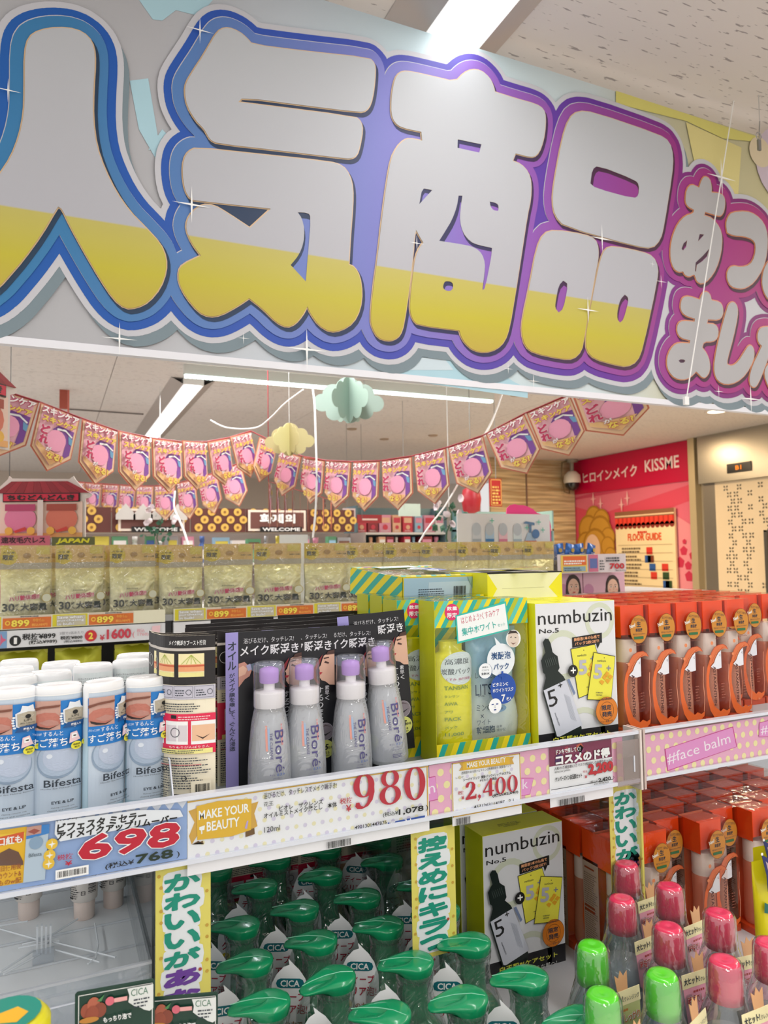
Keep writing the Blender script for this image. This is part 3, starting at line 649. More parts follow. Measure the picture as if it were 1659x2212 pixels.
p.l += 4; p.ptext('税抜', 123, 1857, 158, 12, crim, .01); p.ptext('¥', 140, 1868, 156, 10, crim, .02)
p.ptext('(税込¥', 226, 1877, 288, 14, K, .02, slant=.1); p.ptext('768', 292, 1864, 373, 20, M('182c1c', .4), .05); p.ptext(')', 380, 1851, 387, 15, K)
a, b = p.fr.px(124, 1893); c_, d_ = p.fr.px(187, 1873); p.rect(a-.002, b-.002, c_+.002, b+.0085, W); p.barcode(a, b, c_-a, .0065, K)
tag(mb.build('price_card'), 'pale blue price card with a big red bubble 698 under the white-capped lotion bottles', 'price card')
# 2 white dotted card, 980
mb, p, x0, x1 = card(405, 927, 1.117, 1.2065, M('ecebee', .4))
rnd = random.Random(5)
for i in range(26):
    for j in range(5):
        a = x0+.012+(x1-x0-.02)*(i+(j % 2)*.5)/26; p.l = 1; p.disc(a, 1.139+j*.0145, .0028, dot1 if (i+j) % 2 else dot2, n=10)
for b in (1.2035, 1.1305): p.l = 2; p.rect(x0, b, x1-.0, b+.0016, gold)
p.rect(x1-.003, 1.1305, x1-.0014, 1.205, gold)
p.l = 3; bn = M('e0b026', .45); bd = M('cfa040', .45)
p.ppoly([(407, 1752), (428, 1744), (428, 1802), (414, 1824), (408, 1806), (420, 1776)], bd); p.ppoly([(536, 1738), (558, 1731), (549, 1757), (556, 1784), (530, 1800)], bd)
p.ppoly([(414, 1824), (438, 1816), (440, 1823), (428, 1816)], M('6a4a20', .45)); p.l += 1; p.ppoly([(530, 1808), (550, 1801), (549, 1788), (530, 1794)], M('6a4a20', .45))
p.ppoly([(424, 1741), (470, 1730), (543, 1725), (542, 1792), (500, 1806), (426, 1814)], bn)
p.ptext('MAKE YOUR', 429, 1771, 538, 20, W, .02); p.ptext('BEAUTY', 446, 1796, 517, 21, W, .02)
p.ppoly([(430, 1786), (442, 1782), (441, 1792), (436, 1793), (437, 1800), (434, 1801), (434, 1793), (430, 1792)], W); p.ppoly([(528, 1788), (533, 1772), (536, 1772), (533, 1790)], M('b8a0d0', .4))
p.ptext('浴びるだけ、タッチレスでメイク瞬浮き!', 569, 1726, 727, 14, K); p.ptext('花王', 569, 1742, 590, 10, K)
p.ptext('ビオレ　ザクレンズ', 602, 1751, 697, 11, K, .015); p.ptext('オイルミストメイク落とし　本体', 569, 1768, 727, 12, K, .015); p.ptext('120ml', 570, 1798, 604, 12, K)
p.ptext('税抜', 733, 1737, 760, 13, crim, .01); p.ptext('¥', 746, 1753, 758, 15, crim, .02)
a, b = p.fr.px(759, 1750); a1 = p.fr.px(921, 1750)[0]; p.digits('980', a, b, a1-a, .0455, crim)
p.l += 2; p.ptext('(税込¥', 825, 1765, 858, 11, K, .01); a, b = p.fr.px(859, 1761); a1 = p.fr.px(913, 1761)[0]; p.text('1,078', a, b, a1-a, .0088, K, .03); p.ptext(')', 917, 1751, 922, 14, K)
a, b = p.fr.px(704, 1803); a1 = p.fr.px(756, 1803)[0]; p.barcode(a, 1.1195, a1-a, .0085, K)
p.ptext('4901301447876', 764, 1790, 833, 8, K, .01); p.l += 1; p.ppoly([(835, 1775), (915, 1759), (915, 1768), (835, 1781)], M('2a4c98', .4)); p.ptext('完     3 1', 838, 1779, 885, 6, W, .02)
tag(mb.build('price_card'), 'long white dotted price card with yellow ribbon and tall crimson 980', 'price card')
# 3 pink dotted backing strips
def pink_strip(x0, x1, z0, z1, lab, tags):
    mb = MB(); f3 = Fr((0, YR+.0, 0), (1, 0, 0), (0, 0, 1), .00012); mb.obox(f3, x0, z0, x1, z1, -.0006, 0, pinkp); p = Pr(mb, f3)
    m = int((x1-x0)/.0195)+1
    for i in range(m):
        for j in range(4):
            a = x0+.008+i*.0195+(.0098 if j % 2 else 0)
            if a < x1-.006: p.l = 1; p.disc(a, z0+.009+j*.018, .0052, pdot, n=14)
    p.l = 3
    for u0, u1, t in tags:
        pts = [(u0[0], u0[1]), (u1[0], u1[1]), (u1[2], u1[3]), (u0[2], u0[3])]; P_ = [p.fr.px(*a) for a in pts]
        p.poly(P_, M('c83888', .45)); c_ = (sum(a for a, b in P_)/4, sum(b for a, b in P_)/4); p.poly([(c_[0]+(a-c_[0])*.975, c_[1]+(b-c_[1])*.94) for a, b in P_], M('e090c8', .45))
        if t:
            a, b = p.fr.px(*t[1]); a1, b1 = p.fr.px(*t[2]); rot = math.atan2(b1-b, a1-a); p.text(t[0], a, b, math.hypot(a1-a, b1-b), t[3], M('f4e4ee', .45), .0, rot)
    o = mb.build('rail_strip'); return tag(o, lab, 'shelf strip', 'pink dotted rail strips')
xa = fc.px(928, 1750)[0]; xb = at(1346, 1650, Y=YR).x
pink_strip(xa+.001, xb, 1.130, 1.205, 'pink shelf strip with cream dots behind the 2,400 and 2,200 price cards',
    [((905, 1684, 908, 1736), (940, 1676, 946, 1727), ('n', (926, 1715), (940, 1711), .010)), ((1100, 1680, 1108, 1722), (1152, 1680, 1144, 1716), ('k', (1128, 1704), (1140, 1702), .014))])
o = pink_strip(at(1394, 1650, Y=YR).x, X2-.01, 1.133, 1.203, 'pink dotted strip with #face balm sign at the right end of the rail',
    [((1435, 1618, 1441, 1666), (1583, 1569, 1592, 1613), ('#face balm', (1442, 1653), (1578, 1606), .0185)), ((1639, 1561, 1638, 1592), (1700, 1545, 1700, 1590), ('#sk', (1643, 1588), (1680, 1580), .016))])
# 4 2,400 card
mb, p, x0, x1 = card(977, 1127, 1.1165, 1.2035, M('ecebee', .4))
p.frame(x0+.0005, 1.1285, x1-.0005, 1.2035, .0014, gold); p.l = 2
for i in range(8):
    for j in range(4): p.l = 2; p.disc(x0+.007+i*.0125+(.006 if j % 2 else 0), 1.136+j*.0155, .0026, dot1 if (i+j) % 2 else dot2, n=10)
p.l = 4; p.ppoly([(991, 1647), (1110, 1634), (1106, 1641), (1110, 1650), (991, 1665), (997, 1655)], bd); p.ppoly([(999, 1647), (1050, 1638), (1100, 1634), (1101, 1650), (1050, 1655), (1000, 1664)], bn)
p.ptext('MAKE YOUR BEAUTY', 1008, 1659, 1092, 12, W, .02)
p.ptext('透明感のある肌へビタミンC誘導体配合 炭酸泡パック', 996, 1673, 1104, 6, K); p.ptext('レバンテ', 984, 1683, 1001, 5, K); p.ptext('シーバイリッツ  炭酸パック+リップ Wステム', 1000, 1688, 1103, 7, K, .02); p.ptext('Pマスク  企画品', 1036, 1689, 1072, 6, K, .02)
p.ptext('税抜', 989, 1717, 1001, 8, crim, .02); p.ptext('¥', 996, 1727, 1002, 8, crim, .03)
a, b = p.fr.px(1003, 1728); a1 = p.fr.px(1119, 1728)[0]; p.digits('2,400', a, b, a1-a, .0245, crim)
p.ptext('(税込¥2,640)', 1062, 1723, 1118, 8, K, .025); a, b = p.fr.px(983, 1750); a1 = p.fr.px(1014, 1750)[0]; p.barcode(a, 1.1175, a1-a, .0095, K)
p.ptext('4571263114187   2 1', 1022, 1746, 1108, 7, K, .01)
tag(mb.build('price_card'), 'white price card with yellow ribbon and 2,400 in crimson figures', 'price card')
# 5 2,200 card
mb, p, x0, x1 = card(1189, 1326, 1.1165, 1.205, M('ecebee', .4)); f = p.fr.px
za = f(1189, 1656)[1]; p.rect(x0, za, x1-.0005, 1.205, M('7a2048', .4))
rnd = random.Random(8)
for i in range(14): p.l = 3; a, b = rnd.uniform(x0+.01, x1-.01), rnd.uniform(za+.004, 1.2); p.disc(a, b, rnd.uniform(.004, .009), M(rnd.choice(('a83048', '4a1c5c', 'c85838', '903068')), .4), n=5, a0=i) if i < 6 else p.disc(a, b, .0009, M('f0c860', .4), n=6)
p.l = 10; p.ptext('ドンキで探してく?', 1200, 1630, 1253, 11, W, .03); p.l = 12; p.ptext('コスメのド得', 1199, 1654, 1317, 23, W, .06, out=M('5a1838', .4), ob=.09)
p.ptext('人気の5番美容液に5番マスク2枚が付いたお得なセット品', 1196, 1664, 1322, 7, M('3a2030', .4), .01); p.ptext('BENOW JAPAN', 1197, 1671, 1230, 5, K)
p.ptext('ナンバーズイン白玉肌セット', 1198, 1689, 1256, 11, K, .03); p.ptext('税抜', 1258, 1669, 1267, 5, crim); p.ptext('¥', 1261, 1681, 1267, 7, crim, .02)
p.ptext('2,200', 1269, 1677, 1323, 27, RED, .07, out=K, ob=.085); p.l += 2; p.ptext('(税込¥', 1272, 1693, 1288, 7, K); p.ptext('2,420', 1290, 1690, 1317, 10, K, .05); p.ptext(')', 1321, 1682, 1324, 7, K)
a, b = f(1190, 1705); p.line([(x0, b), (x1-.002, f(1326, 1681)[1])], .0009, K); a, b = f(1204, 1712); a1 = f(1260, 1712)[0]; p.barcode(a, 1.1175, a1-a, .0095, K); p.ptext('4901301447626', 1280, 1690+5, 1312, 4, K)
p.mb = mb; tag(mb.build('price_card'), 'white price card with dark red banner print and red 2,200', 'price card')
# ---- hanging yellow paper strips with brush lettering
def pop(u0, u1, Y, ztop, zbot, chars, lab, c0=0):
    f = Fr((0, Y, 0), (1, 0, 0), (0, 0, 1), .00015); x0, x1 = f.px(u0, 1900)[0], f.px(u1, 1900)[0]; w_ = x1-x0
    mb = MB(); mb.obox(f, x0, zbot, x1, ztop, -.0006, 0, M('e0d468', .5)); p = Pr(mb, f); h = .0224
    y = ztop-.009; white = M('e4e8ea', .5); gt, vi = M('189078', .5), M('6a3c98', .5)
    blob = []
    for i, (c, col) in enumerate(chars): blob.append([(x0+w_*(.48+.02*math.sin(i*2))+w_*(.36+.03*math.sin(i*1.7))*math.copysign(abs(math.cos(k*.5236))**.45, math.cos(k*.5236)), y-h*(i+.5)+h*.6*math.copysign(abs(math.sin(k*.5236))**.45, math.sin(k*.5236))) for k in range(12)])
    blob = [[(a, min(max(b, zbot+.001), ztop-.001)) for a, b in q] for q in blob]
    p.union(blob, white)
    for i in range(14): p.l = 3; p.disc(x0+w_*rnd.choice((.06, .93, .1)), ztop-.01-i*(ztop-zbot)/15, .0022, M('c8a040', .5), n=6)
    p.l = 4
    for i, (c, col) in enumerate(chars):
        if y-h*(i+1) < zbot: break
        p.l = 5; p.text(c, x0+w_*.14, y-h*(i+.97), w_*.66, h*.9, gt if col == 'g' else vi, .075, slant=.05)
    for i in (5, 7): p.l = 9; p.disc(x0+w_*.8, y-h*(i+.3), .0022, M('b04830', .5), n=7)
    return tag(mb.build('pop_strip'), lab, 'paper strip', 'yellow hanging paper strips')
A = lambda s, c: [(k, c) for k in s]
pop(336, 455, .938, 1.129, .925, A('かわいいが', 'g')+A('あなたに', 'v'), 'yellow paper strip with green then purple kana, leftmost under the blue price card')
pop(889, 984, .941, 1.114, .94, A('控えめにキラっ', 'g'), 'yellow paper strip with green kanji and kana behind the green pump bottles')
pop(1321, 1393, .9695, 1.1135, .90, A('かわいいが', 'g')+A('あなた', 'v'), 'yellow paper strip with green kana behind the pink-capped bottles')
# ------------------------------------------------------------------ goods on the upper shelf
def X_(u, Y): return at(u, 1400, Y=Y).x
skin, skin2, lip, hairb = M('e0b49c', .5), M('c89080', .5), M('b8303c', .5), M('4a3028', .5)
ink = M('2a3440', .5)
# --- white-capped lotion bottles
def lotion():
    r = empty('lotion_bottle'); rx, ry = .0272, .017
    bm = M('b4d0de', .15, 0, 0, .4)
    MB().lathe([(.96, 0), (1, .004), (1, .118), (.97, .121)], bm, 36, sx=rx, sy=ry).build('body', r)
    cp = MB(); cp.lathe([(1, .121), (1.01, .1225), (1.0, .156), (.95, .161), (.86, .163), (.84, .1615), (.80, .1612)], M('eeeff0', .25, 0, 0, .3), 36, sx=rx, sy=ry); cp.build('cap', r)
    mb = MB(); f = Cy(rx+.0004, ry+.0004, .012, .0003); p = Pr(mb, f); bl = M('1c78c4', .4)
    p.rect(-.0262, 0, .0262, .139, M('c2d0de', .3)); p.l = 2
    p.rect(-.0262, .139, .0262, .1405, W); p.disc(-.001, .062, .0212, M('8ea2b8', .3), n=28); p.disc(-.0005, .0635, .0195, M('a9bace', .3), n=28); p.disc(.002, .066, .0165, M('b4c0d4', .3), n=24); p.disc(-.008, .068, .0028, M('d8e0ea', .3), n=10)
    p.rect(-.0262, .0755, .0262, .133, bl)
    p.rect(-.0250, .099, .001, .1335, M('c49a8c', .45)); l = p.l
    p.poly([(-.025, .113), (-.02, .118), (-.012, .12), (-.003, .119), (.001, .114), (.001, .106), (-.008, .101), (-.02, .102), (-.025, .105)], M('bc7464', .45))
    p.poly([(-.018, .108), (-.010, .104), (0, .105), (-.001, .109), (-.008, .112)], M('b88478', .45)); p.poly([(-.023, .106), (-.016, .1035), (-.008, .1015), (0, .105), (-.008, .1), (-.017, .101), (-.022, .103)], M('2c1c1c', .45))
    p.poly([(-.025, .121), (-.015, .1245), (0, .126), (.001, .1285), (-.013, .1275), (-.025, .1245)], M('7a4838', .45))
    p.l = l+3; x, y = .0135, .110
    p.poly([(x-.0105, y+.012), (x-.0065, y+.0145), (x-.005, y+.021), (x, y+.0195), (x+.005, y+.021), (x+.0065, y+.0145), (x+.0105, y+.012), (x+.0098, y-.003), (x, y-.010), (x-.0098, y-.003)], M('e4e8ec', .4))
    p.poly([(x-.009, y+.0115), (x, y+.0135), (x+.009, y+.0115), (x+.0085, y-.002), (x, y-.0085), (x-.0085, y-.002)], M('b4ab98', .35)); p.disc(x, y+.008, .0026, K, n=12)
    p.text('LIPS', x-.0035, y+.0025, .007, .0025, K); p.text('Best Cosmetics', x-.0065, y-.0005, .013, .002, K); p.text('2023', x-.0025, y-.0035, .005, .0018, K)
    p.poly([(x-.011, y-.0095), (x-.007, y-.003), (x+.009, y-.002), (x+.0115, y-.0065), (x, y-.0085)], M('174c86', .4)); p.text('殿堂入り', x-.0045, y-.0075, .009, .0028, W, .02)
    for s_ in (-1, 1):
        for k in range(5): p.l = l+6; p.disc(x+s_*(.0115+.0007*math.sin(k)), y+.008-k*.003, .0013, M('dfe8ee', .4), n=6)
    p.l = l+8; p.text('するんと', -.0125, .0925, .0155, .0052, W, .0); p.text('すご落ち', -.0235, .0795, .030, .0105, W, .01); p.text('さらっとOFF', -.0235, .0935, .010, .003, W)
    p.poly([(.0075, .082), (.0085, .094), (.014, .0955), (.0175, .085)], M('e8c8cc', .4)); p.poly([(.0095, .0875), (.0095, .093), (.0135, .0935), (.0145, .0885)], W); p.disc(.012, .0905, .0015, K, n=8, ry=.0008)
    p.disc(.0135, .0785, .0048, M('e8e03c', .4), n=18); p.disc(.0215, .081, .0034, M('e8e03c', .4), n=18); p.text('低刺激', .0103, .0788, .0065, .0022, K, .02); p.text('処方', .0113, .0758, .0045, .0022, K, .02); p.text('オイル', .019, .081, .005, .0018, K)
    p.text('Bifesta', -.0105, .0335, .0275, .0085, ink, .012); p.text('Micellar Eye Makeup Remover', -.0125, .0305, .030, .0018, ink); p.text('EYE & LIP', -.0048, .0135, .0155, .0034, ink, .03)
    p.text('Makeup remover with', -.005, .0085, .016, .0016, ink); p.text('cleanse and moisturise', -.0075, .0055, .021, .0016, ink)
    mb.build('front_label', r)
    # back label, wrapped round the other side
    mb = MB(); f2 = lambda x, y, l=0: (lambda v: Vector((-v.x, -v.y, v.z)))(f(x, y, l))
    class _C(Cy):
        def __call__(s, x, y, l=0): v = Cy.__call__(s, x, y, l); return Vector((-v.x, -v.y, v.z))
    p = Pr(mb, _C(rx+.0004, ry+.0004, .012, .0003)); p.rect(-.0255, .045, .0255, .1395, M('e4ecec', .4)); p.l = 3
    p.text('ミセラーアイメイクアップリムーバー', -.018, .130, .036, .0028, ink); p.text('(ポイントメイク落とし) 145ml', -.018, .1265, .036, .0025, ink); p.lines(-.021, .098, .042, .026, 9, ink, .42, 3); p.rect(.012, .088, .02, .094, M('1a5a58', .4)); p.lines(-.021, .05, .042, .036, 12, M('5a88a0', .4), .4, 5)
    mb.build('back_label', r)
    return kids(r)
LB = lotion(); first = True
def put_lotion(u, Y, rz, lab):
    global first
    loc = (X_(u, Y), Y, UD)
    if first: LB.location = loc; LB.rotation_euler = (0, 0, rz); LB['label'] = lab; LB['category'] = 'bottle'; LB['group'] = 'white-capped pale blue lotion bottles'; first = False
    else: dup(LB, loc, (0, 0, rz), lab)
put_lotion(28, 1.0, 0, 'pale blue lotion bottle with white cap, leftmost of the front row')
put_lotion(128, 1.0, .03, 'pale blue lotion bottle with white cap, second in the front row')
put_lotion(225, 1.0, .55, 'pale blue lotion bottle turned so that its clear side shows, third in the front row')
put_lotion(319, 1.005, .02, 'pale blue lotion bottle with white cap, front row, beside the curved cream card')
for u, Y, rz, t in ((33, 1.10, .25, 'eye print showing, behind the leftmost front bottle'), (30, 1.19, math.pi, 'back turned, third deep at the far left'), (42, 1.27, math.pi, 'back turned, last of the far left column'),
                    (110, 1.12, math.pi, 'small print facing out, behind the second front bottle'), (133, 1.21, math.pi+.1, 'back turned, deepest of the second column'),
                    (201, 1.165, math.pi, 'small print facing out, behind the bottle turned sideways'), (283, 1.18, math.pi-.08, 'small print facing out, behind the fourth front bottle'), (290, 1.25, math.pi, 'back turned, deepest beside the cream cards')):
    put_lotion(u, Y, rz, 'white-capped lotion bottle, '+t)

# --- blister packs with spray bottles
CW, CH = .108, .211
def front_card_print(p):
    w_, h = CW, CH; blk = M('15151a', .35); lil = M('9a92d0', .4)
    p.rect(0, 0, w_, h, blk); p.rect(0, 0, .0175, h, lil); l = p.l
    p.vtext('オイル', .0025, h-.012, .0125, .040, ink, .02); p.vtext('がメイク膜を壊して、ぐんぐん浸透', .0045, h-.055, .0085, .105, ink, .01); p.l = l+2
    p.text('浴びるだけ、タッチレス!', .025, h-.0165, .072, .0075, M('d8d8dc', .4), .0); p.text('メイク瞬浮き', .020, h-.0335, .084, .0145, M('e4e4e8', .4), .015)
    # mist, hand and the face in profile
    p.poly([(.03, .165), (.05, .170), (.078, .168), (.080, .148), (.055, .150), (.038, .156)], M('5c6c7c', .5)); p.poly([(.05, .166), (.079, .164), (.080, .152), (.055, .155)], M('8494a4', .5))
    p.poly([(.0178, .168), (.026, .170), (.032, .164), (.036, .158), (.033, .150), (.026, .146), (.0178, .136)], skin2); p.poly([(.0178, .162), (.024, .165), (.030, .160), (.027, .153), (.0178, .150)], skin); p.poly([(.028, .165), (.034, .167), (.036, .159), (.031, .157)], M('a8a8c8', .4))
    p.poly([(.108, .172), (.098, .173), (.092, .170), (.0895, .165), (.088, .160), (.0865, .156), (.0835, .1525), (.085, .151), (.0855, .148), (.084, .1455), (.0855, .143), (.085, .1395), (.088, .135), (.094, .133), (.100, .128), (.108, .127)], skin)
    p.poly([(.084, .1472), (.0895, .1465), (.087, .1435), (.0842, .1438)], lip); p.poly([(.092, .160), (.0985, .158), (.100, .1595), (.094, .1625)], hairb); p.poly([(.091, .167), (.099, .168), (.100, .1665), (.092, .165)], hairb)
    p.poly([(.084, .165), (.090, .172), (.085, .158), (.079, .150), (.080, .138), (.086, .131), (.081, .131), (.075, .140), (.076, .153)], M('8c2c30', .5)); p.poly([(.108, .178), (.098, .176), (.095, .171), (.108, .172)], hairb)
    p.vtext('するり落ち', .0795, .126, .011, .052, M('e0e0e4', .4), .01); p.vtext('素早く', .092, .128, .0075, .022, M('e0e0e4', .4), .01)
    p.disc(.0925, .062, .0125, M('b0a8b0', .4), n=24); p.disc(.0925, .062, .0115, M('8a8088', .4), n=24); p.poly([(.083, .061), (.0925, .0585), (.102, .062), (.0925, .056)], K); p.poly([(.083, .067), (.0925, .070), (.101, .068), (.0925, .072)], M('5c4c50', .4))
    p.disc(.0925, .0375, .0128, M('dde078', .4), n=24); p.text('2.5', .0825, .036, .013, .0085, K, .05, slant=.2); p.text('か月', .096, .037, .007, .004, K, .03); p.text('使える', .087, .0305, .011, .0038, K, .02); p.text('※1日1回使用', .086, .0275, .012, .0018, K)
def back_card_print(p):
    w_, h = CW, CH; cr = M('efe6cc', .45); blk = M('201c1c', .4); hot = M('e02850', .4)
    p.rect(0, 0, w_, h, cr); p.rect(0, h-.062, w_, h, blk); p.l = 3
    p.text('メイク瞬浮きブースト技術', .048, h-.012, .048, .0065, W, .01); p.rect(.0, h-.019, w_, h-.0155, M('c4bcb4', .4)); p.l = 4
    for i, a in enumerate((.018, .056, .0)):
        if i < 2:
            p.l = 4; p.rect(a+.006, h-.052, a+.038, h-.0225, M('f0e4b0', .4)); p.rect(a+.006, h-.045, a+.038, h-.036, M('e8a070', .4)); p.rect(a+.006, h-.039, a+.038, h-.037, M('c86040', .4)); p.rect(a+.007, h-.0518, a+.037, h-.0465, M('e8e094', .4))
            for k in range(5): p.l = 7; p.line([(a+.022, h-.024), (a+.010+k*.006, h-.0355)], .0006, M('a8b840', .4))
    p.l = 5; p.ring(.011, h-.036, .008, .0074, W); p.rect(0, h-.080, w_, h-.0625, M('c2c0cc', .4))
    for i in range(4): p.l = 7; p.frame(.004+i*.026, h-.078, .028+i*.026, h-.0635, .0004, M('6a6a78', .4)); p.lines(.006+i*.026, h-.076, .012, .009, 3, ink, .4, i); p.ring(.023+i*.026, h-.071, .0035, .0029, ink)
    p.l = 7; p.lines(.006, h-.096, .09, .012, 4, ink, .4, 9); p.rect(0, h-.148, w_, h-.098, hot); p.l = 9
    p.rect(.052, h-.104, .060, h-.0995, K); p.lines(.062, h-.106, .04, .006, 2, M('f4d0d0', .4), .4, 2)
    for a, c_ in ((.010, 'c8c0c4'), (.044, 'd8d0d4'), (.078, 'e8bc98')): p.l = 10; p.rect(a, h-.136, a+.030, h-.107, W); p.rect(a+.001, h-.132, a+.029, h-.112, M(c_, .4))
    p.l = 12; p.poly([(.083, h-.124), (.092, h-.128), (.101, h-.124), (.092, h-.130)], M('3a2420', .4)); p.ring(.058, h-.121, .006, .0052, ink); p.text('もりもりがんばりさん', .05, h-.1405, .05, .003, W); p.rect(.006, h-.1475, .104, h-.1415, M('ece490', .4)); p.l += 1; p.lines(.03, h-.147, .07, .005, 2, ink, .4, 5)
    p.lines(.004, .020, .098, .040, 13, ink, .38, 11); p.rect(.004, .0495, .09, .0505, M('c87070', .4)); p.lines(.004, .004, .055, .015, 6, ink, .38, 12)
    p.rect(.078, .002, .102, .030, cr); p.barcode(.083, .008, .017, .018, K); p.text('4901301447876', .084, .0045, .016, .0018, K); p.rect(.058, .012, .076, .0145, K); p.ring(.071, .007, .0028, .0022, K); p.ring(.070, .034, .003, .0023, K)
def spray(parent):
    r = empty('spray_bottle'); r.parent = parent
    return r
def bottle_parts(r, cx, cy, s=1.0):
    """clear spray bottle with a lilac pump under a see-through cap; its parts hang from r"""
    pr = [(.026, 0), (.0285, .002), (.0293, .008), (.029, .03), (.0275, .06), (.0245, .09), (.0215, .106), (.0202, .1105), (.0198, .113)]
    o = MB().lathe(pr, film('f8fafd', .7, .05, .6, .76), 30, (cx, cy, 0)).build('bottle_body', r)
    mb = MB(); mb.lathe([(.0225, .003), (.0252, .008), (.0245, .05), (.021, .088), (.017, .104), (.004, .106)], film('f0f3f8', .3, .1, 0, .68), 24, (cx, cy, 0)); mb.build('liquid', o)
    mb = MB()
    tp = lambda y: .0297 if y < .02 else .0297-.0088*min(1, max(0, (y-.02)/.085))**1.6
    f = Cy(1, 1, 0, .0003)
    class _P(Cy):
        def __call__(s, x, y, l=0):
            R_ = tp(y)+.0004; a = x/R_; return Vector((cx+math.sin(a)*(R_+l*s.eps), cy-math.cos(a)*(R_+l*s.eps), y))
    p = Pr(mb, _P(1, 1, 0)); g = M('4a4478', .4)
    for a, y0, y1, c_ in ((-.012, .060, .092, 'd8988c'), (-.009, .062, .09, '9ab0cc'), (.009, .066, .093, 'c48c8c')): p.l = 2; p.rect(a, y0, a+.0028, y1, M(c_, .3, 0, 0, 0))
    p.l = 4; p.text('Bioré', .0, .0855, .053, .0125, g, .0, -math.pi/2); p.text('THE CLEANSE', -.0065, .083, .034, .0035, g, .0, -math.pi/2)
    p.text('オイル', -.008, .0285, .007, .0025, g); p.text('ミスト', .001, .028, .011, .0035, M('3a5ca8', .4), .02); p.text('メイク落とし', -.004, .0245, .012, .002, g); p.text('Makeup Remover', -.005, .0215, .014, .0016, g); p.lines(-.005, .011, .014, .006, 3, g, .4, 2)
    mb.build('print', o)
    c = MB(); c.lathe([(.0200, .1125), (.0208, .114), (.0208, .131), (.0200, .134), (.0085, .1345), (.0075, .136), (.0075, .144), (.009, .145)], M('ecebea', .3, 0, 0, .3), 28, (cx, cy, 0)); c.build('pump_collar', r)
    c = MB(); c.lathe([(.012, .1445), (.0128, .1455), (.0132, .157), (.0125, .163), (.006, .1655)], M('b48ad8', .35), 24, (cx, cy, 0)); c.build('pump_head', r)
    c = MB(); c.lathe([(.0216, .1125), (.0214, .140), (.0206, .168), (.0198, .1715), (.017, .1725), (.001, .1728)], film('fdfcff', .4, .04, 0, .95), 32, (cx, cy, 0), cap=False); c.build('clear_cap', r)
def blister(front=True):
    r = empty('blister_pack')
    mb = MB(); f = Fr((-CW/2, 0, 0), (1, 0, 0), (0, 0, 1), .00012); c_ = .006
    out = [(0, c_*.5), (c_*.5, 0), (CW-c_*.5, 0), (CW, c_*.5), (CW, CH-c_), (CW-c_*.3, CH-c_*.3), (CW-c_, CH), (c_, CH), (c_*.3, CH-c_*.3), (0, CH-c_)]
    mb.solid(f, out, -.0007, 0, M('1a1a1e', .4)); mb.build('card', r)
    o = [c for c in r.children][0]
    mb = MB(); front_card_print(Pr(mb, f)); mb.build('front_print', o)
    return r
def back_sheet(name, fr, parent=None):
    mb = MB(); p = Pr(mb, fr); p.l = 0
    back_card_print(p); return mb
BP = blister(); bottle_parts(BP, -.002, -.0325); kids(BP)
for c in BP.children: KIDS[c.name] = list(c.children)
tag(BP, '', 'cosmetic', 'black blister packs with lilac spray bottles')
GBP = 'black blister packs with lilac spray bottles'
def place(o, u_left, Y, z, ry, lab, new):
    x = X_(u_left, Y)+CW/2
    if new: return dup(o, (x, Y, z), (0, ry, 0), lab)
    o.location = (x, Y, z); o.rotation_euler = (0, ry, 0); o['label'] = lab; return o
place(BP, 487, 1.016, UD, 0, 'black blister pack with lilac spray bottle and full lilac side strip, first of the row', False)
b2 = dup(BP, (X_(657, .987)+.002, 1.0195, UD), (0, 0, 0), 'black blister pack with lilac spray bottle, second of the row')
b3 = dup(BP, (X_(757, .990)+.002, 1.023, UD), (0, 0, 0), 'black blister pack with lilac spray bottle, third of the row')
b4 = dup(BP, (X_(850, .99)-.004, 1.028, UD+.016), (0, math.radians(-4.0), math.radians(-3)), 'tilted blister pack with lilac spray bottle standing highest, next to the yellow striped pack')
# packs turned round: their printed backs and black tops show
def back_pack():
    r = empty('blister_pack'); mb = MB(); f = Fr((-CW/2, 0, 0), (1, 0, 0), (0, 0, 1), .00012); c_ = .006
    out = [(0, 0), (CW, 0), (CW, CH-c_), (CW-c_*.3, CH-c_*.3), (CW-c_, CH), (c_, CH), (c_*.3, CH-c_*.3), (0, CH-c_)]
    mb.solid(f, out, -.0007, 0, M('1a1a1e', .4)); o = mb.build('card', r)
    mb = back_sheet('p', f); mb.build('back_print', o)
    MB().lathe([(.022, .004), (.0235, .01), (.0225, .05), (.019, .09), (.0185, .13), (.018, .165), (.012, .168)], film('dfe3ea', .4, .08, .4, .6), 18, (0, .027, 0)).build('bottle_body', r)
    return kids(r)
BK = back_pack(); tag(BK, '', 'cosmetic', 'blister packs turned round behind the front row')
spots = [(392, 1.055, 0), (468, 1.04, 0), (560, 1.068, 0), (660, 1.075, 0), (400, 1.115, 1), (480, 1.12, 1), (575, 1.13, 1), (672, 1.14, 1), (400, 1.175, 2), (500, 1.19, 2), (590, 1.195, 2), (680, 1.21, 2), (455, 1.25, 3), (600, 1.265, 3), (690, 1.285, 3)]
wd = ['nearest row', 'second row', 'third row', 'deepest row']; cnt = {}
for i, (u, Y, k) in enumerate(spots):
    cnt[k] = cnt.get(k, 0)+1; n_ = ['leftmost', 'second', 'third', 'fourth'][cnt[k]-1]
    lab = 'back-turned blister pack with black top edge, %s in the %s behind the spray bottles' % (n_, wd[k]); x = X_(u, Y)+CW*.5; z = UD+(.0, .003, -.0, .002)[i % 4]*.5
    if i == 0: BK.location = (x, Y, UD); BK['label'] = lab
    else: dup(BK, (x, Y, UD), (0, 0, math.radians((-2, 3, 0, 2, -3)[i % 5])), lab)
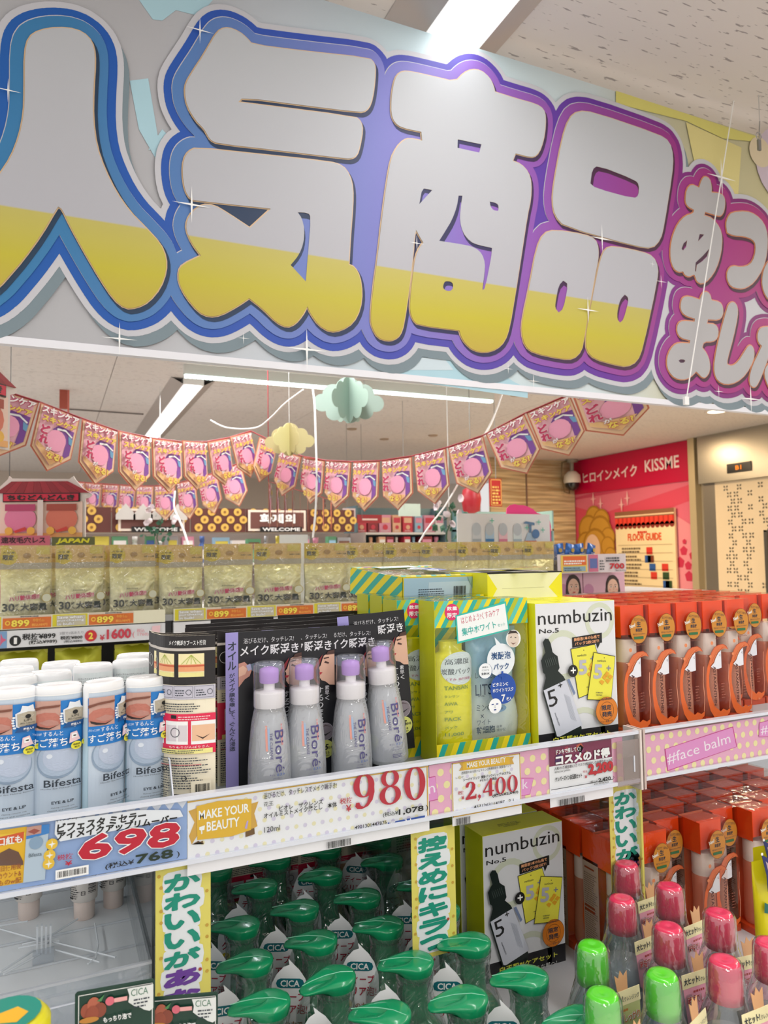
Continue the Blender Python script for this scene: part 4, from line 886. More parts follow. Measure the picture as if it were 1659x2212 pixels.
# bowed cream backs at the left end of the row
def bowed(u, Y, lab, k=1.0, name='blister_pack'):
    xr = X_(u, Y); pts = []
    a = [(0, 0), (-.012, .0005), (-.024, .002), (-.035, .005), (-.045, .010), (-.0535, .018), (-.0595, .028), (-.063, .039), (-.065, .051), (-.066, .063)]
    pts = [(xr+dx*k, Y+dy*k) for dx, dy in a][::-1]
    f = Bend(pts, UD+.004); L_ = f.c[-1]; r = empty(name, (0, 0, 0))
    mb = MB(); n = 24
    for s_ in (0, 1):
        vs = [f(L_*i/n, y, -3+0*s_) for y in (0, CH) for i in range(n+1)]
    mb.add([f(L_*i/n, y, l) for l in (-4, 0) for y in (0, CH) for i in range(n+1)], [(i, i+1, n+2+i, n+1+i) for i in range(n)]+[(2*n+2+i, 2*n+3+i, 3*n+4+i, 3*n+3+i) for i in range(n)]+[(n+1+i, n+2+i, 3*n+4+i, 3*n+3+i) for i in range(n)]+[(i, i+1, 2*n+3+i, 2*n+2+i) for i in range(n)], M('e8dcc4', .5))
    o = mb.build('card', r); mb = MB(); f2 = Bend([(x, y) for x, y in pts], UD+.004)
    class _B(Bend):
        def __call__(s, x, y, l=0): return Bend.__call__(s, x+(L_-CW), y, l)
    g = _B(pts, UD+.004); p = Pr(mb, g); back_card_print(p); mb.build('back_print', o)
    return tag(r, lab, 'cosmetic', 'bowed cream card backs')
bowed(465, .962, 'cream printed card back bowed into a curve, nearest the lotion bottles')
bowed(452, .984, 'second bowed cream card back, tucked just behind the nearest one', 1.0)
bowed(446, 1.006, 'third bowed cream card back, deepest of the curved ones')
# clear side wall of the shelf at the left end of the packs
mb = MB(); a = X_(372, .95); mb.add([(a, .936, UD), (a, 1.2, UD), (a, 1.2, UD+.045), (a, .97, UD+.062), (a, .936, UD+.02)], [(0, 1, 2, 3, 4)], film('e8ecf0', .4, .05, 0, .9)); mb.tube([(a, .936, UD+.02), (a, .97, UD+.062), (a, 1.2, UD+.045)], .0011, edge, 6)
tag(mb.build('shelf_divider'), 'low clear plastic divider between the lotion bottles and cream cards', 'divider')

# --- striped mask packs
yel, teal, yg = M('e6d21c', .4), M('28a898', .4), M('b4b81c', .4)
PW, PH, PD = .168, .243, .052
def stripes(p, x0, y0, x1, y1, step, sl, cols):
    n = int((x1-x0+abs(sl)*(y1-y0))/step)+2
    for i in range(-1, n):
        for k, c in enumerate(cols):
            w_ = step/len(cols); a = x0-abs(sl)*(y1-y0)*(sl > 0)+i*step+k*w_
            q = [(a, y0), (a+w_, y0), (a+w_+sl*(y1-y0), y1), (a+sl*(y1-y0), y1)]
            # clip in x
            def clip(P, xa, side):
                o = []
                for j in range(len(P)):
                    A_, B_ = P[j-1], P[j]; ia, ib = (A_[0] >= xa) == side, (B_[0] >= xa) == side
                    if ia != ib: t = (xa-A_[0])/(B_[0]-A_[0]); o.append((xa, A_[1]+t*(B_[1]-A_[1])))
                    if ib: o.append(B_)
                return o
            q = clip(clip(q, x0, True), x1, False) if True else q
            if len(q) > 2: p.l = p.l if not (i == -1 and k == 0) else p.l+1; l = p.l; p.poly(q, c); p.l = l
    p.l += 1
def mask_pack():
    r = empty('mask_pack'); w_, h, d = PW, PH, PD
    mb = MB(); t = .0008
    mb.box((0, d-t, 0), (w_, d, h), yg); mb.box((0, .0012, 0), (t, d, h), yg); mb.box((w_-t, .0012, 0), (w_, d, h), yel); mb.box((0, .0012, 0), (w_, d, t), yel); mb.add([(0, 0, h), (w_, 0, h), (w_, d, h), (0, d, h)], [(0, 1, 2, 3)], film('f4faf8', .35, .06, .3))
    p = Pr(mb, Fr((0, d-t, 0), (1, 0, 0), (0, 0, 1), .0003)); stripes(p, 0, 0, w_, h, .036, .9, (yg, teal, yel))
    mb.build('carton', r)
    mb = MB(); mb.box((0, 0, 0), (w_, .001, .030), yel); f = Fr((0, 0, 0), (1, 0, 0), (0, 0, 1), .00015); p = Pr(mb, f)
    stripes(p, .0, 0, w_, .030, .030, .45, (yel, teal, yg)); mb.build('base_band', r)
    mb = MB(); mb.box((0, 0, h-.040), (w_, .001, h), yel); p = Pr(mb, f); stripes(p, 0, h-.040, w_, h, .034, .6, (teal, yg, M('58c0b0', .4), yel))
    p.l = 4; mb.build('header_band', r)
    mb = MB(); mb.add([(.001, .0007, .03), (w_-.001, .0007, .03), (w_-.001, .0007, h-.04), (.001, .0007, h-.04)], [(0, 1, 2, 3)], film('f4faf8', .35, .06, .3)); p = Pr(mb, f)
    p.l = 5; p.disc(.030, h-.017, .0125, M('d82c68', .4)); p.text('数量', .021, h-.0145, .018, .006, W, .02); p.text('限定', .0215, h-.0255, .017, .0075, W, .02)
    q = [(.040, h-.062), (.130, h-.048), (.125, h-.008), (.038, h-.024)]
    c_ = (.083, h-.036); p.l = 8; p.poly([(c_[0]+(a-c_[0])*1.05, c_[1]+(b-c_[1])*1.13) for a, b in q], M('30b8a8', .4)); p.poly(q, M('ecf0ee', .4))
    p.text('はじめよう!くすみケア', .046, h-.036, .070, .0105, M('c85068', .4), 0, .15); p.text('集中ホワイト', .047, h-.0545, .062, .012, M('38b0a4', .4), .01, .15); p.text('セット', .111, h-.044, .014, .005, M('38b0a4', .4), 0, .15)
    p.disc(.115, .148, .0255, M('e6ecf0', .4), n=30); p.poly([(.107, .170), (.104, .184), (.115, .173)], M('e6ecf0', .4)); p.text('炭酸泡', .097, .149, .036, .012, M('1c4c80', .4), .02); p.text('パック', .101, .133, .028, .010, M('1c4c80', .4), .02)
    p.disc(.086, .133, .0122, M('1c4c80', .4)); p.disc(.0855, .1335, .0118, M('ecf0f2', .4)); p.text('顔首も', .080, .138, .011, .0025, ink); p.text('デコルテも', .079, .1335, .013, .0025, ink); p.text('全身OK', .078, .1275, .015, .004, ink, .02)
    p.disc(.117, .104, .0235, M('1c4ca4', .4), n=30); p.text('ビタミンC', .098, .108, .028, .006, W, .02); p.text('ホワイトマスク', .0975, .099, .038, .0062, W, .02); p.text('7', .113, .084, .007, .011, W, .02); p.text('枚入', .122, .085, .010, .0055, W, .02)
    p.text('+', .109, .118, .013, .013, M('1c4ca4', .4), .06)
    p.disc(.101, .079, .0115, M('f2f4f4', .4)); p.rect(.0945, .081, .0985, .0825, M('24408c', .4)); p.rect(.1025, .081, .1065, .0825, M('24408c', .4)); p.rect(.0985, .0725, .1025, .0742, M('24408c', .4)); p.frame(.0995, .0765, .1015, .080, .0003, M('8a94a4', .4))
    p.disc(.137, .180, .0138, M('ecebe6', .4)); p.disc(.1365, .179, .0108, M('d8c8b8', .4), ry=.0125); p.poly([(.126, .187), (.131, .193), (.142, .192), (.147, .186), (.142, .1885), (.133, .1885)], M('3a302c', .4)); p.line([(.131, .182), (.134, .183)], .001, K); p.line([(.139, .182), (.142, .181)], .001, K); p.poly([(.131, .175), (.136, .171), (.142, .174), (.136, .1725)], M('7a4840', .4))
    mb.build('window', r)
    # yellow foam bottle inside
    MB().lathe([(.019, .003), (.021, .008), (.021, .150), (.018, .160), (.012, .165), (.012, .18)], M('f8e818', .25, 0, 0, .3), 28, (.040, .025, 0), sx=1.65).build('foam_bottle', r)
    mb = MB()
    class _E(Cy):
        def __call__(s, x, y, l=0): a = x/.0235; return Vector((.040+math.sin(a)*(.0350+l*.0002), .025-math.cos(a)*(.0212+l*.0002), y))
    p = Pr(mb, _E(1, 1)); tg = M('789438', .4); p.l = 2; p.disc(.004, .140, .023, M('e8ecee', .4), n=26, ry=.025); p.text('高濃度', -.014, .146, .030, .009, ink); p.text('炭酸パック', -.018, .131, .036, .009, ink); p.text('くすみ. 血行促進', -.013, .122, .030, .004, M('c84878', .4))
    for k, (t_, hh, ww) in enumerate((('TANSAN', .006, .028), ('タンサン', .004, .016), ('AWA', .005, .014), ('アワ', .004, .009), ('PACK', .0055, .018), ('パック', .004, .013), ('11,000', .0058, .020))): p.text(t_, -.015, .108-k*.0115, ww, hh, tg, .01)
    p.text('VITAMIN C', -.015, .0245, .022, .005, tg, .01); mb.build('foam_bottle_label', r)
    # blue pouch
    mb = MB(); N_ = 14; vs = []; x0, x1, y0, y1 = .074, .165, .012, .196
    for j in range(N_+1):
        for i in range(N_+1):
            a, b = i/N_, j/N_; bul = math.sin(math.pi*a)**.6*math.sin(math.pi*min(1, b*1.08))**.5 if 0 < b*1.08 < 1 else 0
            vs.append((x0+(x1-x0)*a+.006*math.sin(b*9)*a, .036-.020*bul+.0012*math.sin(i*2.3+j*1.7), y0+(y1-y0)*b))
    mb.add(vs, [(j*(N_+1)+i, j*(N_+1)+i+1, (j+1)*(N_+1)+i+1, (j+1)*(N_+1)+i) for j in range(N_) for i in range(N_)], ramp_pouch, True)
    mb.add([(x0, .042, y0), (x1, .042, y0), (x1, .042, y1), (x0, .042, y1)], [(0, 3, 2, 1)], M('98b8d0', .3))
    p = Pr(mb, Fr((0, .0155, 0), (1, 0, 0), (0, 0, 1), .0001)); dk = M('1c3c5c', .4)
    p.text('しいすっぴん', .078, .120, .050, .0085, dk, 0, -.08); p.text('LITS', .078, .093, .030, .017, dk, .0); p.text('White', .082, .0905, .012, .0035, dk)
    p.text('ミンC', .079, .069, .026, .0095, dk, .0); p.disc(.120, .070, .014, M('7ca8d4', .35), ry=.006); p.text('誘導体', .112, .0672, .016, .005, dk); p.text('×', .086, .058, .006, .006, dk); p.text('ワイト', .079, .0475, .025, .008, dk); p.text('幹細胞', .078, .034, .034, .0115, dk, .015); p.text('由来', .115, .040, .010, .0045, dk); p.text('成分*配', .115, .0345, .016, .0045, dk); p.text('シートマスク', .080, .0215, .036, .006, dk, .0)
    mb.build('mask_pouch', r)
    return kids(r)
ramp_pouch = ramp_mat('pouch_print', 2, [(0, 'e4eaf0'), (.06, 'e8eef2'), (.10, 'cce0f0'), (.14, 'a4ccec'), (.18, '9cc4e4'), (.2, 'c4e0f0')], .25)
MP = mask_pack(); xr = X_(1141, .985); GMP = 'yellow and teal striped mask packs'
MP.location = (xr-PW, .985, UD); tag(MP, 'yellow and teal striped mask pack with blue pouch, standing in front', 'cosmetic', GMP)
o = dup(MP, (xr-PW-.034, 1.045, UD), (0, 0, .02), 'striped mask pack standing second, its red spot showing by the tilted black card')
for k, dy in enumerate((1.105, 1.165, 1.225)): dup(MP, (xr-PW-.006, dy, UD), (0, 0, 0), 'striped mask pack standing upright, %s behind the front one' % ('second', 'third', 'fourth')[k])
near = at(870, 1247, Y=1.15)
dup(MP, (near.x, 1.15, near.z-PD-.004), (-math.pi/2+math.radians(3.5)*0, 0, 0), 'striped mask pack lying flat on top of the upright ones')
o = COL.objects[-1]
lying = [o_ for o_ in COL.objects if o_.get('label', '').startswith('striped mask pack lying')][0]
# lying on its back: its base end faces the aisle, window looks up
mb = MB(); pl = Pr(mb, Fr((0, PD, 0), (0, -1, 0), (0, 0, 1), .0004)); stripes(pl, 0, 0, PD-.001, PH, .03, -.55, (teal, yel)); mb.build('side_print', lying)
mb = MB(); pl = Pr(mb, Fr((0, PD, 0), (1, 0, 0), (0, -1, 0), .0003)); pl.rect(.002, .002, PW-.02, PD-.002, M('a4c4d8', .25)); pl.rect(.05, .006, PW-.03, PD-.01, M('bcd4e2', .2)); pl.l = 4; pl.lines(.03, .012, .06, .02, 5, ink, .35, 3); pl.barcode(.10, .020, .025, .014, K); pl.poly([(PW-.04, PD-.002), (PW-.02, PD-.002), (PW-.02, .01)], M('8fb0a8', .3)); mb.build('base_print', lying)
lying.rotation_euler = (math.radians(-90+3.5), 0, 0); lying.location = (near.x, 1.15, near.z)

# --- serum set boxes
NW, NH, ND = .160, .2335, .056
def serum_box():
    r = empty('serum_box'); ye = M('e8e418', .35); mb = MB()
    mb.box((0, 0, 0), (NW, ND, NH), ye)
    mb.build('carton', r); o = r.children[0]
    mb = MB(); f = Fr((0, 0, 0), (1, 0, 0), (0, 0, 1), .00012); p = Pr(mb, f); w_, h = NW, NH
    F_ = lambda a, b: (a*w_, h-b*h)
    p.rect(.0004, 0, w_, h-.0006, M('dcdee0', .35))
    p.ring(*F_(.32, .36), .040, .030, M('ccd2bc', .35)); p.ring(*F_(.80, .14), .030, .022, M('ccd2bc', .35)); p.ring(*F_(.55, .92), .045, .036, M('ccd2bc', .35)); p.l = 4
    p.rect(.0004, 0, w_, h*.125, M('16161a', .4)); p.l = 5
    p.text('numbuzin', *F_(.03, .145), w_*.93, h*.092, K, -.0); p.text('No.5', *F_(.04, .203), w_*.24, h*.030, K, .01)
    P = lambda *q: [F_(a, b) for a, b in q]
    p.poly(P((.44, .245), (.82, .225), (.82, .295), (.44, .315)), K); p.poly(P((.74, .29), (.80, .29), (.76, .335)), K); oc = M('e8a878', .4)
    a, b = F_(.46, .273); p.text('美容液1本の価格で', a, b, w_*.33, h*.024, oc, .03, .055); a, b = F_(.47, .303); p.text('パック2枚GET!', a, b, w_*.31, h*.024, oc, .03, .055)
    def sachet(q, tilt):
        c_ = (sum(a for a, b in q)/4, sum(b for a, b in q)/4); p.poly([(c_[0]+(a-c_[0])*1.035, c_[1]+(b-c_[1])*1.03) for a, b in q], K); p.poly(q, M('e6e04a', .4))
        L_ = lambda u, v: (q[3][0]*(1-u)*(1-v)+q[2][0]*u*(1-v)+q[0][0]*(1-u)*v+q[1][0]*u*v, q[3][1]*(1-u)*(1-v)+q[2][1]*u*(1-v)+q[0][1]*(1-u)*v+q[1][1]*u*v)
        a, b = L_(.5, .93); p.disc(a, b, .0009, K, n=8)
        a, b = L_(.2, .82); p.text('numbuzin', a, b, .018, .0038, ink, 0, tilt); a, b = L_(.12, .44); p.text('5', a, b, .018, .024, M('b4b4bc', .4), .05, tilt); a, b = L_(.66, .66); p.text('+', a, b, .009, .008, M('8a8a98', .4), .04, tilt)
        for k, (du, dv) in enumerate(((.6, .5), (.75, .42), (.5, .38), (.85, .52), (.68, .58))): a, b = L_(du, dv); p.poly([(a-.005, b+.002*math.sin(k)), (a, b+.0045), (a+.006, b+.001), (a+.001, b-.004)], M('e0a428', .4))
        a, b = L_(.3, .14); p.text('VITAMIN-NIACI', a, b, .014, .0018, ink, .02, tilt); a, b = L_(.33, .09); p.text('ESSENCE MASK', a, b, .012, .0018, ink, .02, tilt)
        p.l += 1
    sachet(P((.42, .325), (.72, .305), (.86, .60), (.50, .66)), .03); sachet(P((.70, .36), (.97, .40), (.90, .70), (.60, .675)), -.1)
    p.disc(*F_(.42, .47), .0098, K); a, b = F_(.39, .487); p.text('+', a, b, .0105, .0095, W, .03)
    bo = M('14201c', .3)
    p.poly(P((.06, .26), (.09, .235), (.13, .24), (.155, .27), (.175, .33), (.20, .345), (.235, .36), (.255, .44), (.235, .46), (.30, .50), (.345, .55), (.505, .86), (.50, .90), (.40, .945), (.27, .985-.03), (.21, .95), (.045, .60), (.055, .56), (.085, .50), (.08, .475), (.055, .46), (.035, .38), (.07, .345), (.09, .33)), bo)
    p.poly(P((.055, .58), (.33, .525), (.515, .84), (.505, .845), (.23, .90), (.20, .895)), M('c8ccd6', .4)); p.poly(P((.34, .525), (.37, .52), (.44, .62), (.42, .635)), M('7484a4', .4))
    a, b = F_(.12, .70); p.text('5', a, b, .018, .026, K, .0, .22); a, b = F_(.235, .575); p.text('+', a, b, .008, .007, K, .02, .2); a, b = F_(.175, .74); p.text('numbuzin', a, b, .022, .0032, ink, 0, -1.2)
    for k in range(6): p.l += 0; a, b = F_(.30+.012*k, .62+.004*k); p.line([(a, b), (a+.012, b-.040)], .0003, M('7a8494', .4))
    for k in range(6): a, b = F_(.075+k*.022, .375-k*.003); p.line([(a, b), (a+.004, b-.012)], .0006, M('5a6660', .3))
    p.disc(*F_(.82, .765), .0225, M('d87c20', .4), n=30); p.ring(*F_(.82, .765), .0225, .0219, M('7a4410', .4), 30); p.ring(*F_(.82, .765), .0145, .0139, M('6a3c10', .4), 30)
    a, b = F_(.755, .765); p.text('限定', a, b+.001, .020, .0085, ink, .03); p.text('発売', a, b-.0095, .020, .0085, ink, .03); a, b = F_(.745, .69); p.text('numbuzin', a, b, .023, .004, ink, .01); a, b = F_(.735, .845); p.text('ドン・キホーテ', a, b, .025, .0038, ink, .01)
    ytx = M('d8d848', .4); p.text('白玉肌*¹ケアセット', *F_(.14, .935), w_*.72, h*.038, ytx, .03); p.text('透き通るような肌へ!', *F_(.25, .985), w_*.6, h*.028, M('e8e8e4', .4), .0)
    mb.build('front_print', o)
    mb = MB(); p = Pr(mb, Fr((0, 0, NH), (1, 0, 0), (0, 1, 0), .00012)); p.text('SPEED UP YOUR', .05, .030, .040, .0035, K); p.text('SKIN BRIGHTENING', .048, .024, .045, .0035, K); p.text('NUMBUZIN SET', .055, .018, .03, .0035, K); mb.build('top_print', o)
    # base end: cream flaps with yellow triangles
    mb = MB(); p = Pr(mb, Fr((0, ND, 0), (1, 0, 0), (0, -1, 0), .00012)); p.rect(.0005, .0005, NW-.0005, ND-.0005, M('e8e8c4', .4)); p.poly([(0, 0), (.020, ND/2), (0, ND)], M('e8e018', .4)); p.l -= 1; p.poly([(NW, 0), (NW-.030, ND/2), (NW, ND)], M('e8e018', .4)); p.line([(.03, ND*.5), (NW-.04, ND*.5)], .0005, M('b8b890', .4)); p.rect(0, ND-.002, NW, ND, K); mb.build('base_flap', o)
    return kids(r)
SB = serum_box(); GSB = 'yellow and white serum set boxes'
SB.location = (at(1155, 1300, Y=.97).x, .97, UD); tag(SB, 'serum set box, yellow and white with dropper bottle print, upright on the upper shelf', 'cosmetic', GSB)
for k, Y in enumerate((1.031, 1.092, 1.153, 1.214)): dup(SB, (SB.location.x-.004, Y, UD), (0, 0, 0), 'upright serum set box hidden %s behind the front one of the upper shelf' % ('first', 'second', 'third', 'fourth')[k])
l_ = at(1052, 1238, Y=1.10); dup(SB, (l_.x, 1.10, l_.z), (math.radians(-90), 0, 0), 'serum set box lying flat on the upright ones, cream base with yellow triangles showing')

# --- orange serum boxes
AW, AH, AD = .061, .222, .080
org, org2, pale = M('f4501a', .35), M('d8482a', .4), M('e0b8a8', .3)
def asta(front=True):
    r = empty('serum_carton'); mb = MB(); fl = film('fbf4f0', .16, .05, .15)
    for q in ([(0, 0, 0), (AW, 0, 0), (AW, 0, AH), (0, 0, AH)], [(0, 0, 0), (0, AD, 0), (0, AD, AH), (0, 0, AH)], [(AW, 0, 0), (AW, AD, 0), (AW, AD, AH), (AW, 0, AH)], [(0, 0, AH), (AW, 0, AH), (AW, AD, AH), (0, AD, AH)]): mb.add(q, [(0, 1, 2, 3)], fl)
    mb.build('clear_box', r)
    mb = MB(); t = .0006
    mb.box((.001, AD*.62, 0), (AW-.001, AD*.62+t, AH-.001), M('e07850', .4)); mb.box((.001, .001, 0), (AW-.001, AD-.001, .012), M('cc4a1e', .4))
    mb.box((.001, .010, AH-.052), (AW-.001, .010+t, AH-.001), org); mb.add([(.001, .012, AH-.002), (AW-.001, .012, AH-.002), (AW-.001, AD*.6, AH-.004), (.001, AD*.6, AH-.004)], [(0, 1, 2, 3)], org)
    mb.add([(.0008, AD*.5, .0), (.0008, AD-.001, 0), (.0008, AD-.001, AH-.05), (.0008, AD*.5, AH-.05)], [(0, 1, 2, 3)], M('b8a89c', .4)); mb.add([(.0008, .002, AH-.055), (.0008, AD-.001, AH-.055), (.0008, AD-.001, AH-.002), (.0008, .002, AH-.002)], [(0, 1, 2, 3)], org)
    p = Pr(mb, Fr((.0006, AD, 0), (0, -1, 0), (0, 0, 1), .0001)); p.l = 1
    p.lines(.004, .03, AD*.42, .12, 34, M('6a5a50', .4), .4, 6); p.rect(.004, .085, .03, .089, M('8c3018', .4)); p.rect(.004, .092, .03, .095, M('8c3018', .4)); p.rect(.006, AH-.066, .03, AH-.063, M('8c3018', .4))
    mb.build('insert', r)
    MB().lathe([(.019, .012), (.0205, .016), (.020, .05), (.0185, .075), (.0192, .105), (.0195, .122), (.0185, .124)], film('f4b498', .45, .06, .3, .5), 24, (AW/2, .026, 0)).build('bottle_body', r)
    mb = MB(); mb.lathe([(.0190, .122), (.0190, .160), (.018, .162)], M('ece6e0', .3), 24, (AW/2, .026, 0)); mb.build('bottle_cap', r)
    mb = MB(); p = Pr(mb, Fr((0, -.0001, 0), (1, 0, 0), (0, 0, 1), .00015)); g = M('e07030', .4); g2 = M('b8401c', .4)
    # splash ring around the bottle window
    R = []; n = 30
    for i in range(n+1):
        a = math.radians(200-i*280/n) if False else math.radians(95+i*275/n); R.append((AW/2+.000+(.0265+.001*math.sin(i*3))*math.cos(a)*1.0, .083+.062*math.sin(a)))
    def band(i0, i1, w0, w1, m):
        q = R[i0:i1+1]; k = len(q); qs = []
        for (x0, y0), (x1, y1), j in zip(q, q[1:], range(k)):
            ww = w0+(w1-w0)*j/k; d = math.hypot(x1-x0, y1-y0) or 1; a, b = -(y1-y0)/d*ww/2, (x1-x0)/d*ww/2; qs.append([(x0+a, y0+b), (x0-a, y0-b), (x1-a, y1-b), (x1+a, y1+b)]); qs.append([(x1+ww/2*math.cos(c_*.785), y1+ww/2*math.sin(c_*.785)) for c_ in range(8)])
        qs = [[(min(max(x, .0005), AW-.0005), y) for x, y in z_] for z_ in qs]
        p.union(qs, m)
    p.poly([(.012, .116), (.006, .104), (.0025, .090), (.0012, .070), (.003, .048), (.009, .026), (.018, .013), (.032, .009), (.046, .010), (.057, .018), (.059, .026), (.050, .022), (.041, .026), (.034, .022), (.027, .027), (.020, .032), (.0125, .050), (.0085, .068), (.0085, .086), (.012, .100), (.017, .108)], M('e2682c', .35)); p.line([(.057, .026), (.0595, .050), (.057, .078), (.0595, .105)], .0012, M('e8a080', .4)) #; band(9, 19, .004, .012, g); band(18, 22, .012, .003, g); p.union([[(AW/2+.019*math.cos(k*.5)*(1+.12*math.sin(k*3)), .022+.010*math.sin(k*.5)*(1+.15*math.cos(k*2))) for k in range(12)]], M('e8783c', .4))
    q = [(.012, .117), (.016, .128), (.024, .137), (.034, .141), (.046, .142), (.054, .138), (.058, .132), (.050, .134), (.040, .132), (.033, .128), (.026, .120), (.022, .112), (.017, .108), (.010, .106)]
    p.poly(q, M('d87040', .4)); p.line(q[:7], .0010, g2); p.line([(.016, .112), (.024, .122), (.034, .131), (.046, .136)], .0007, g2); p.line([(.020, .116), (.030, .128), (.040, .136)], .0006, M('f0a070', .4))
    for a, b, r_ in ((.018, .1455, .0034), (.013, .122, .0028), (.022, .109, .0024), (.040, .012, .002)): p.l += 0; p.disc(a, b, r_, M('e08858', .4), n=12)
    p.poly([(.0125, .1035), (.016, .1065), (.021, .110), (.025, .118), (.032, .127), (.039, .1315), (.039, .100), (.030, .0985), (.020, .0995)], M('e4e4ea', .35)); p.text('c', .0345, .121, .003, .0035, ink)
    p.text('ASTAXANTHIN', .0175, .104, .070, .0068, M('4a1810', .4), .03, -math.pi/2); p.text('capsula', .026, .1515, .024, .0042, M('8a5040', .4)); p.lines(.036, .045, .010, .030, 6, M('a86450', .4), .2, 3)
    p.disc(AW*.60, AH-.042, .0195, M('7c3c14', .4), n=28, ry=.0245); p.disc(AW*.60, AH-.042, .0188, M('c8842c', .4), n=28, ry=.0238)
    p.text('生', AW*.60-.005, AH-.038, .0095, .0095, ink, .03); p.text('美容液', AW*.60-.0075, AH-.0465, .015, .0065, ink, .02); p.text('New!', AW*.60-.020, AH-.040, .013, .0065, M('f0ece0', .4), .03, .25); p.text('はじけてうまれる', AW*.60-.011, AH-.0265, .024, .0045, ink, 0, -.12)
    p.text('毛穴エイジングケア', AW*.60-.0135, AH-.0515, .027, .003, ink, .01); p.rect(AW*.60-.012, AH-.0585, AW*.60+.009, AH-.054, M('2c6a3c', .4))
    mb.build('front_print', r)
    return kids(r)
AS = asta(); GA = 'orange serum boxes with gold sticker'; tag(AS, '', 'cosmetic', GA)
fy = .985; ix = 0
first_a = [True]
def put_a(x, y, z, rz, lab, g=GA):
    if first_a[0]: AS.location = (x, y, z); AS.rotation_euler = (0, 0, rz); AS['label'] = lab; first_a[0] = False; return AS
    o = dup(AS, (x, y, z), (0, 0, rz), lab); o['group'] = g; return o
xs_a = [at(1343, 1400, Y=fy).x+.0635*k for k in range(11)]
col_w = ['leftmost', 'second', 'third', 'fourth', 'fifth', 'sixth', 'seventh', 'eighth', 'ninth', 'tenth', 'last']
for j in range(4):
    for k in range(5 if j == 0 else 8):
        raise_ = .012 if (j == 0 and k == 4) else 0
        put_a(xs_a[k]+(.005*j if j else 0), fy+.084*j+(.006 if k == 4 and j == 0 else 0), UD, 0, 'orange boxed serum, %s in the %s on the upper shelf' % (col_w[k], ('front row', 'second row', 'third row', 'deepest row')[j]))
# ------------------------------------------------------------------ goods on the lower level
def pump():
    r = empty('pump_bottle'); gr = M('12905c', .25, 0, 0, .4); gd = M('0c7a4c', .2, 0, 0, .5)
    MB().lathe([(.036, 0), (.0385, .004), (.0385, .062), (.036, .074), (.026, .086), (.018, .092), (.0165, .096)], gd, 28, sx=1, sy=.85).build('bottle_body', r)
    mb = MB(); mb.lathe([(.0185, .088), (.019, .092), (.0180, .096), (.0172, .128), (.0185, .135), (.0205, .1385), (.0215, .139)], gr, 24); mb.build('pump_neck', r)
    # head: round button drawn out into a spout
    N_ = 32; out = []
    for i in range(N_):
        a = 2*math.pi*i/N_; x, y = .0262*math.cos(a), .0262*math.sin(a)
        if x < 0:
            t = (-x)/.0262; x = -.0262*t-.024*t**2.2; y = y*(1-.28*t)+(math.copysign(.0035, y)*t**2 if abs(y) > 1e-6 else 0)
        out.append((x, y))
    mb = MB(); vs = []; fs = []
    lv = [(-.0195, .70, 0), (-.0175, .84, .1), (-.012, .93, .45), (-.005, .985, .9), (-.001, 1, 1), (.0015, .965, 1), (.0036, .78, 1), (.0046, .45, .95), (.005, .02, .9)]
    for z, s_, k in lv:
        for x, y in out:
            X = x if x > -.02 else -.02+(x+.02)*k; dz = -.006*(max(0, -X-.018)/.032)**1.5
            vs.append((X*s_ if s_ < 1 or X > -.02 else X, y*s_, .158+z*(1 if X > -.02 else .62)+dz))
    for j in range(len(lv)-1):
        for i in range(N_): fs.append((j*N_+i, j*N_+(i+1) % N_, (j+1)*N_+(i+1) % N_, (j+1)*N_+i))
    fs.append(tuple(range(N_-1, -1, -1))); mb.add(vs, fs, gr, True)
    mb.build('pump_head', r); hd = r.children[-1]
    mb = MB(); pts = [(-.046, .002, .1592), (-.034, .001, .1618), (-.015, .0, .1634), (.005, -.003, .1634), (.021, -.008, .1612)]
    mb.tube(pts, .0006, M('7fc4a4', .2), 5); mb.build('film_seam', hd)
    fl = film('eef4f2', .7, .05, .9, .94)
    mb = MB(); mb.lathe([(.0262, .148), (.0255, .140), (.0235, .132), (.024, .118), (.030, .100), (.0405, .078), (.0420, .060), (.0415, .004)], fl, 26, cap=False); mb.build('clear_wrap', r)
    # header card tucked inside the wrap
    mb = MB(); f = Fr((-.041, -.024, .058), (1, 0, -.04), (.04, .12, 1), .0002)
    P = [(-.021, 0), (.021, 0), (.024, .02), (.0225, .042), (.017, .056), (.010, .065), (.004, .070), (-.003, .0765), (-.0015, .070), (-.008, .068), (-.016, .060), (-.021, .050), (-.025, .034), (-.0245, .014)]
    wcard = M('f0f1f2', .4); mb.solid(f, P, -.0006, 0, wcard); p = Pr(mb, f)
    tl = M('0f6a74', .4); p.union([[(-.011, .046), (.011, .046), (.011, .056), (-.011, .056)]]+[[(s_*.011+.005*math.cos(k*.785), .051+.005*math.sin(k*.785)) for k in range(8)] for s_ in (-1, 1)], tl)
    p.text('CICA', -.011, .0475, .022, .0068, W, .025); p.text('ディープ', -.0175, .0325, .035, .0095, M('a81c38', .4), .015); p.text('クリア泡!', -.0195, .0195, .040, .010, M('a81c38', .4), .015)
    p.disc(-.014, .010, .0065, M('e0c828', .4), n=14); p.text('W', -.0175, .0075, .006, .005, M('a81c38', .4), .03); p.text('の力で', -.004, .006, .020, .0065, M('8a5a20', .4), .01)
    hc = mb.build('header_card', r); k = 1.2; hc.scale = (k, k, k); hc.location = (-.041*(1-k), -.024*(1-k)-.006, .092*(1-k))
    return kids(r)
PB = pump(); GP = 'green foam pump bottles in clear wrap'
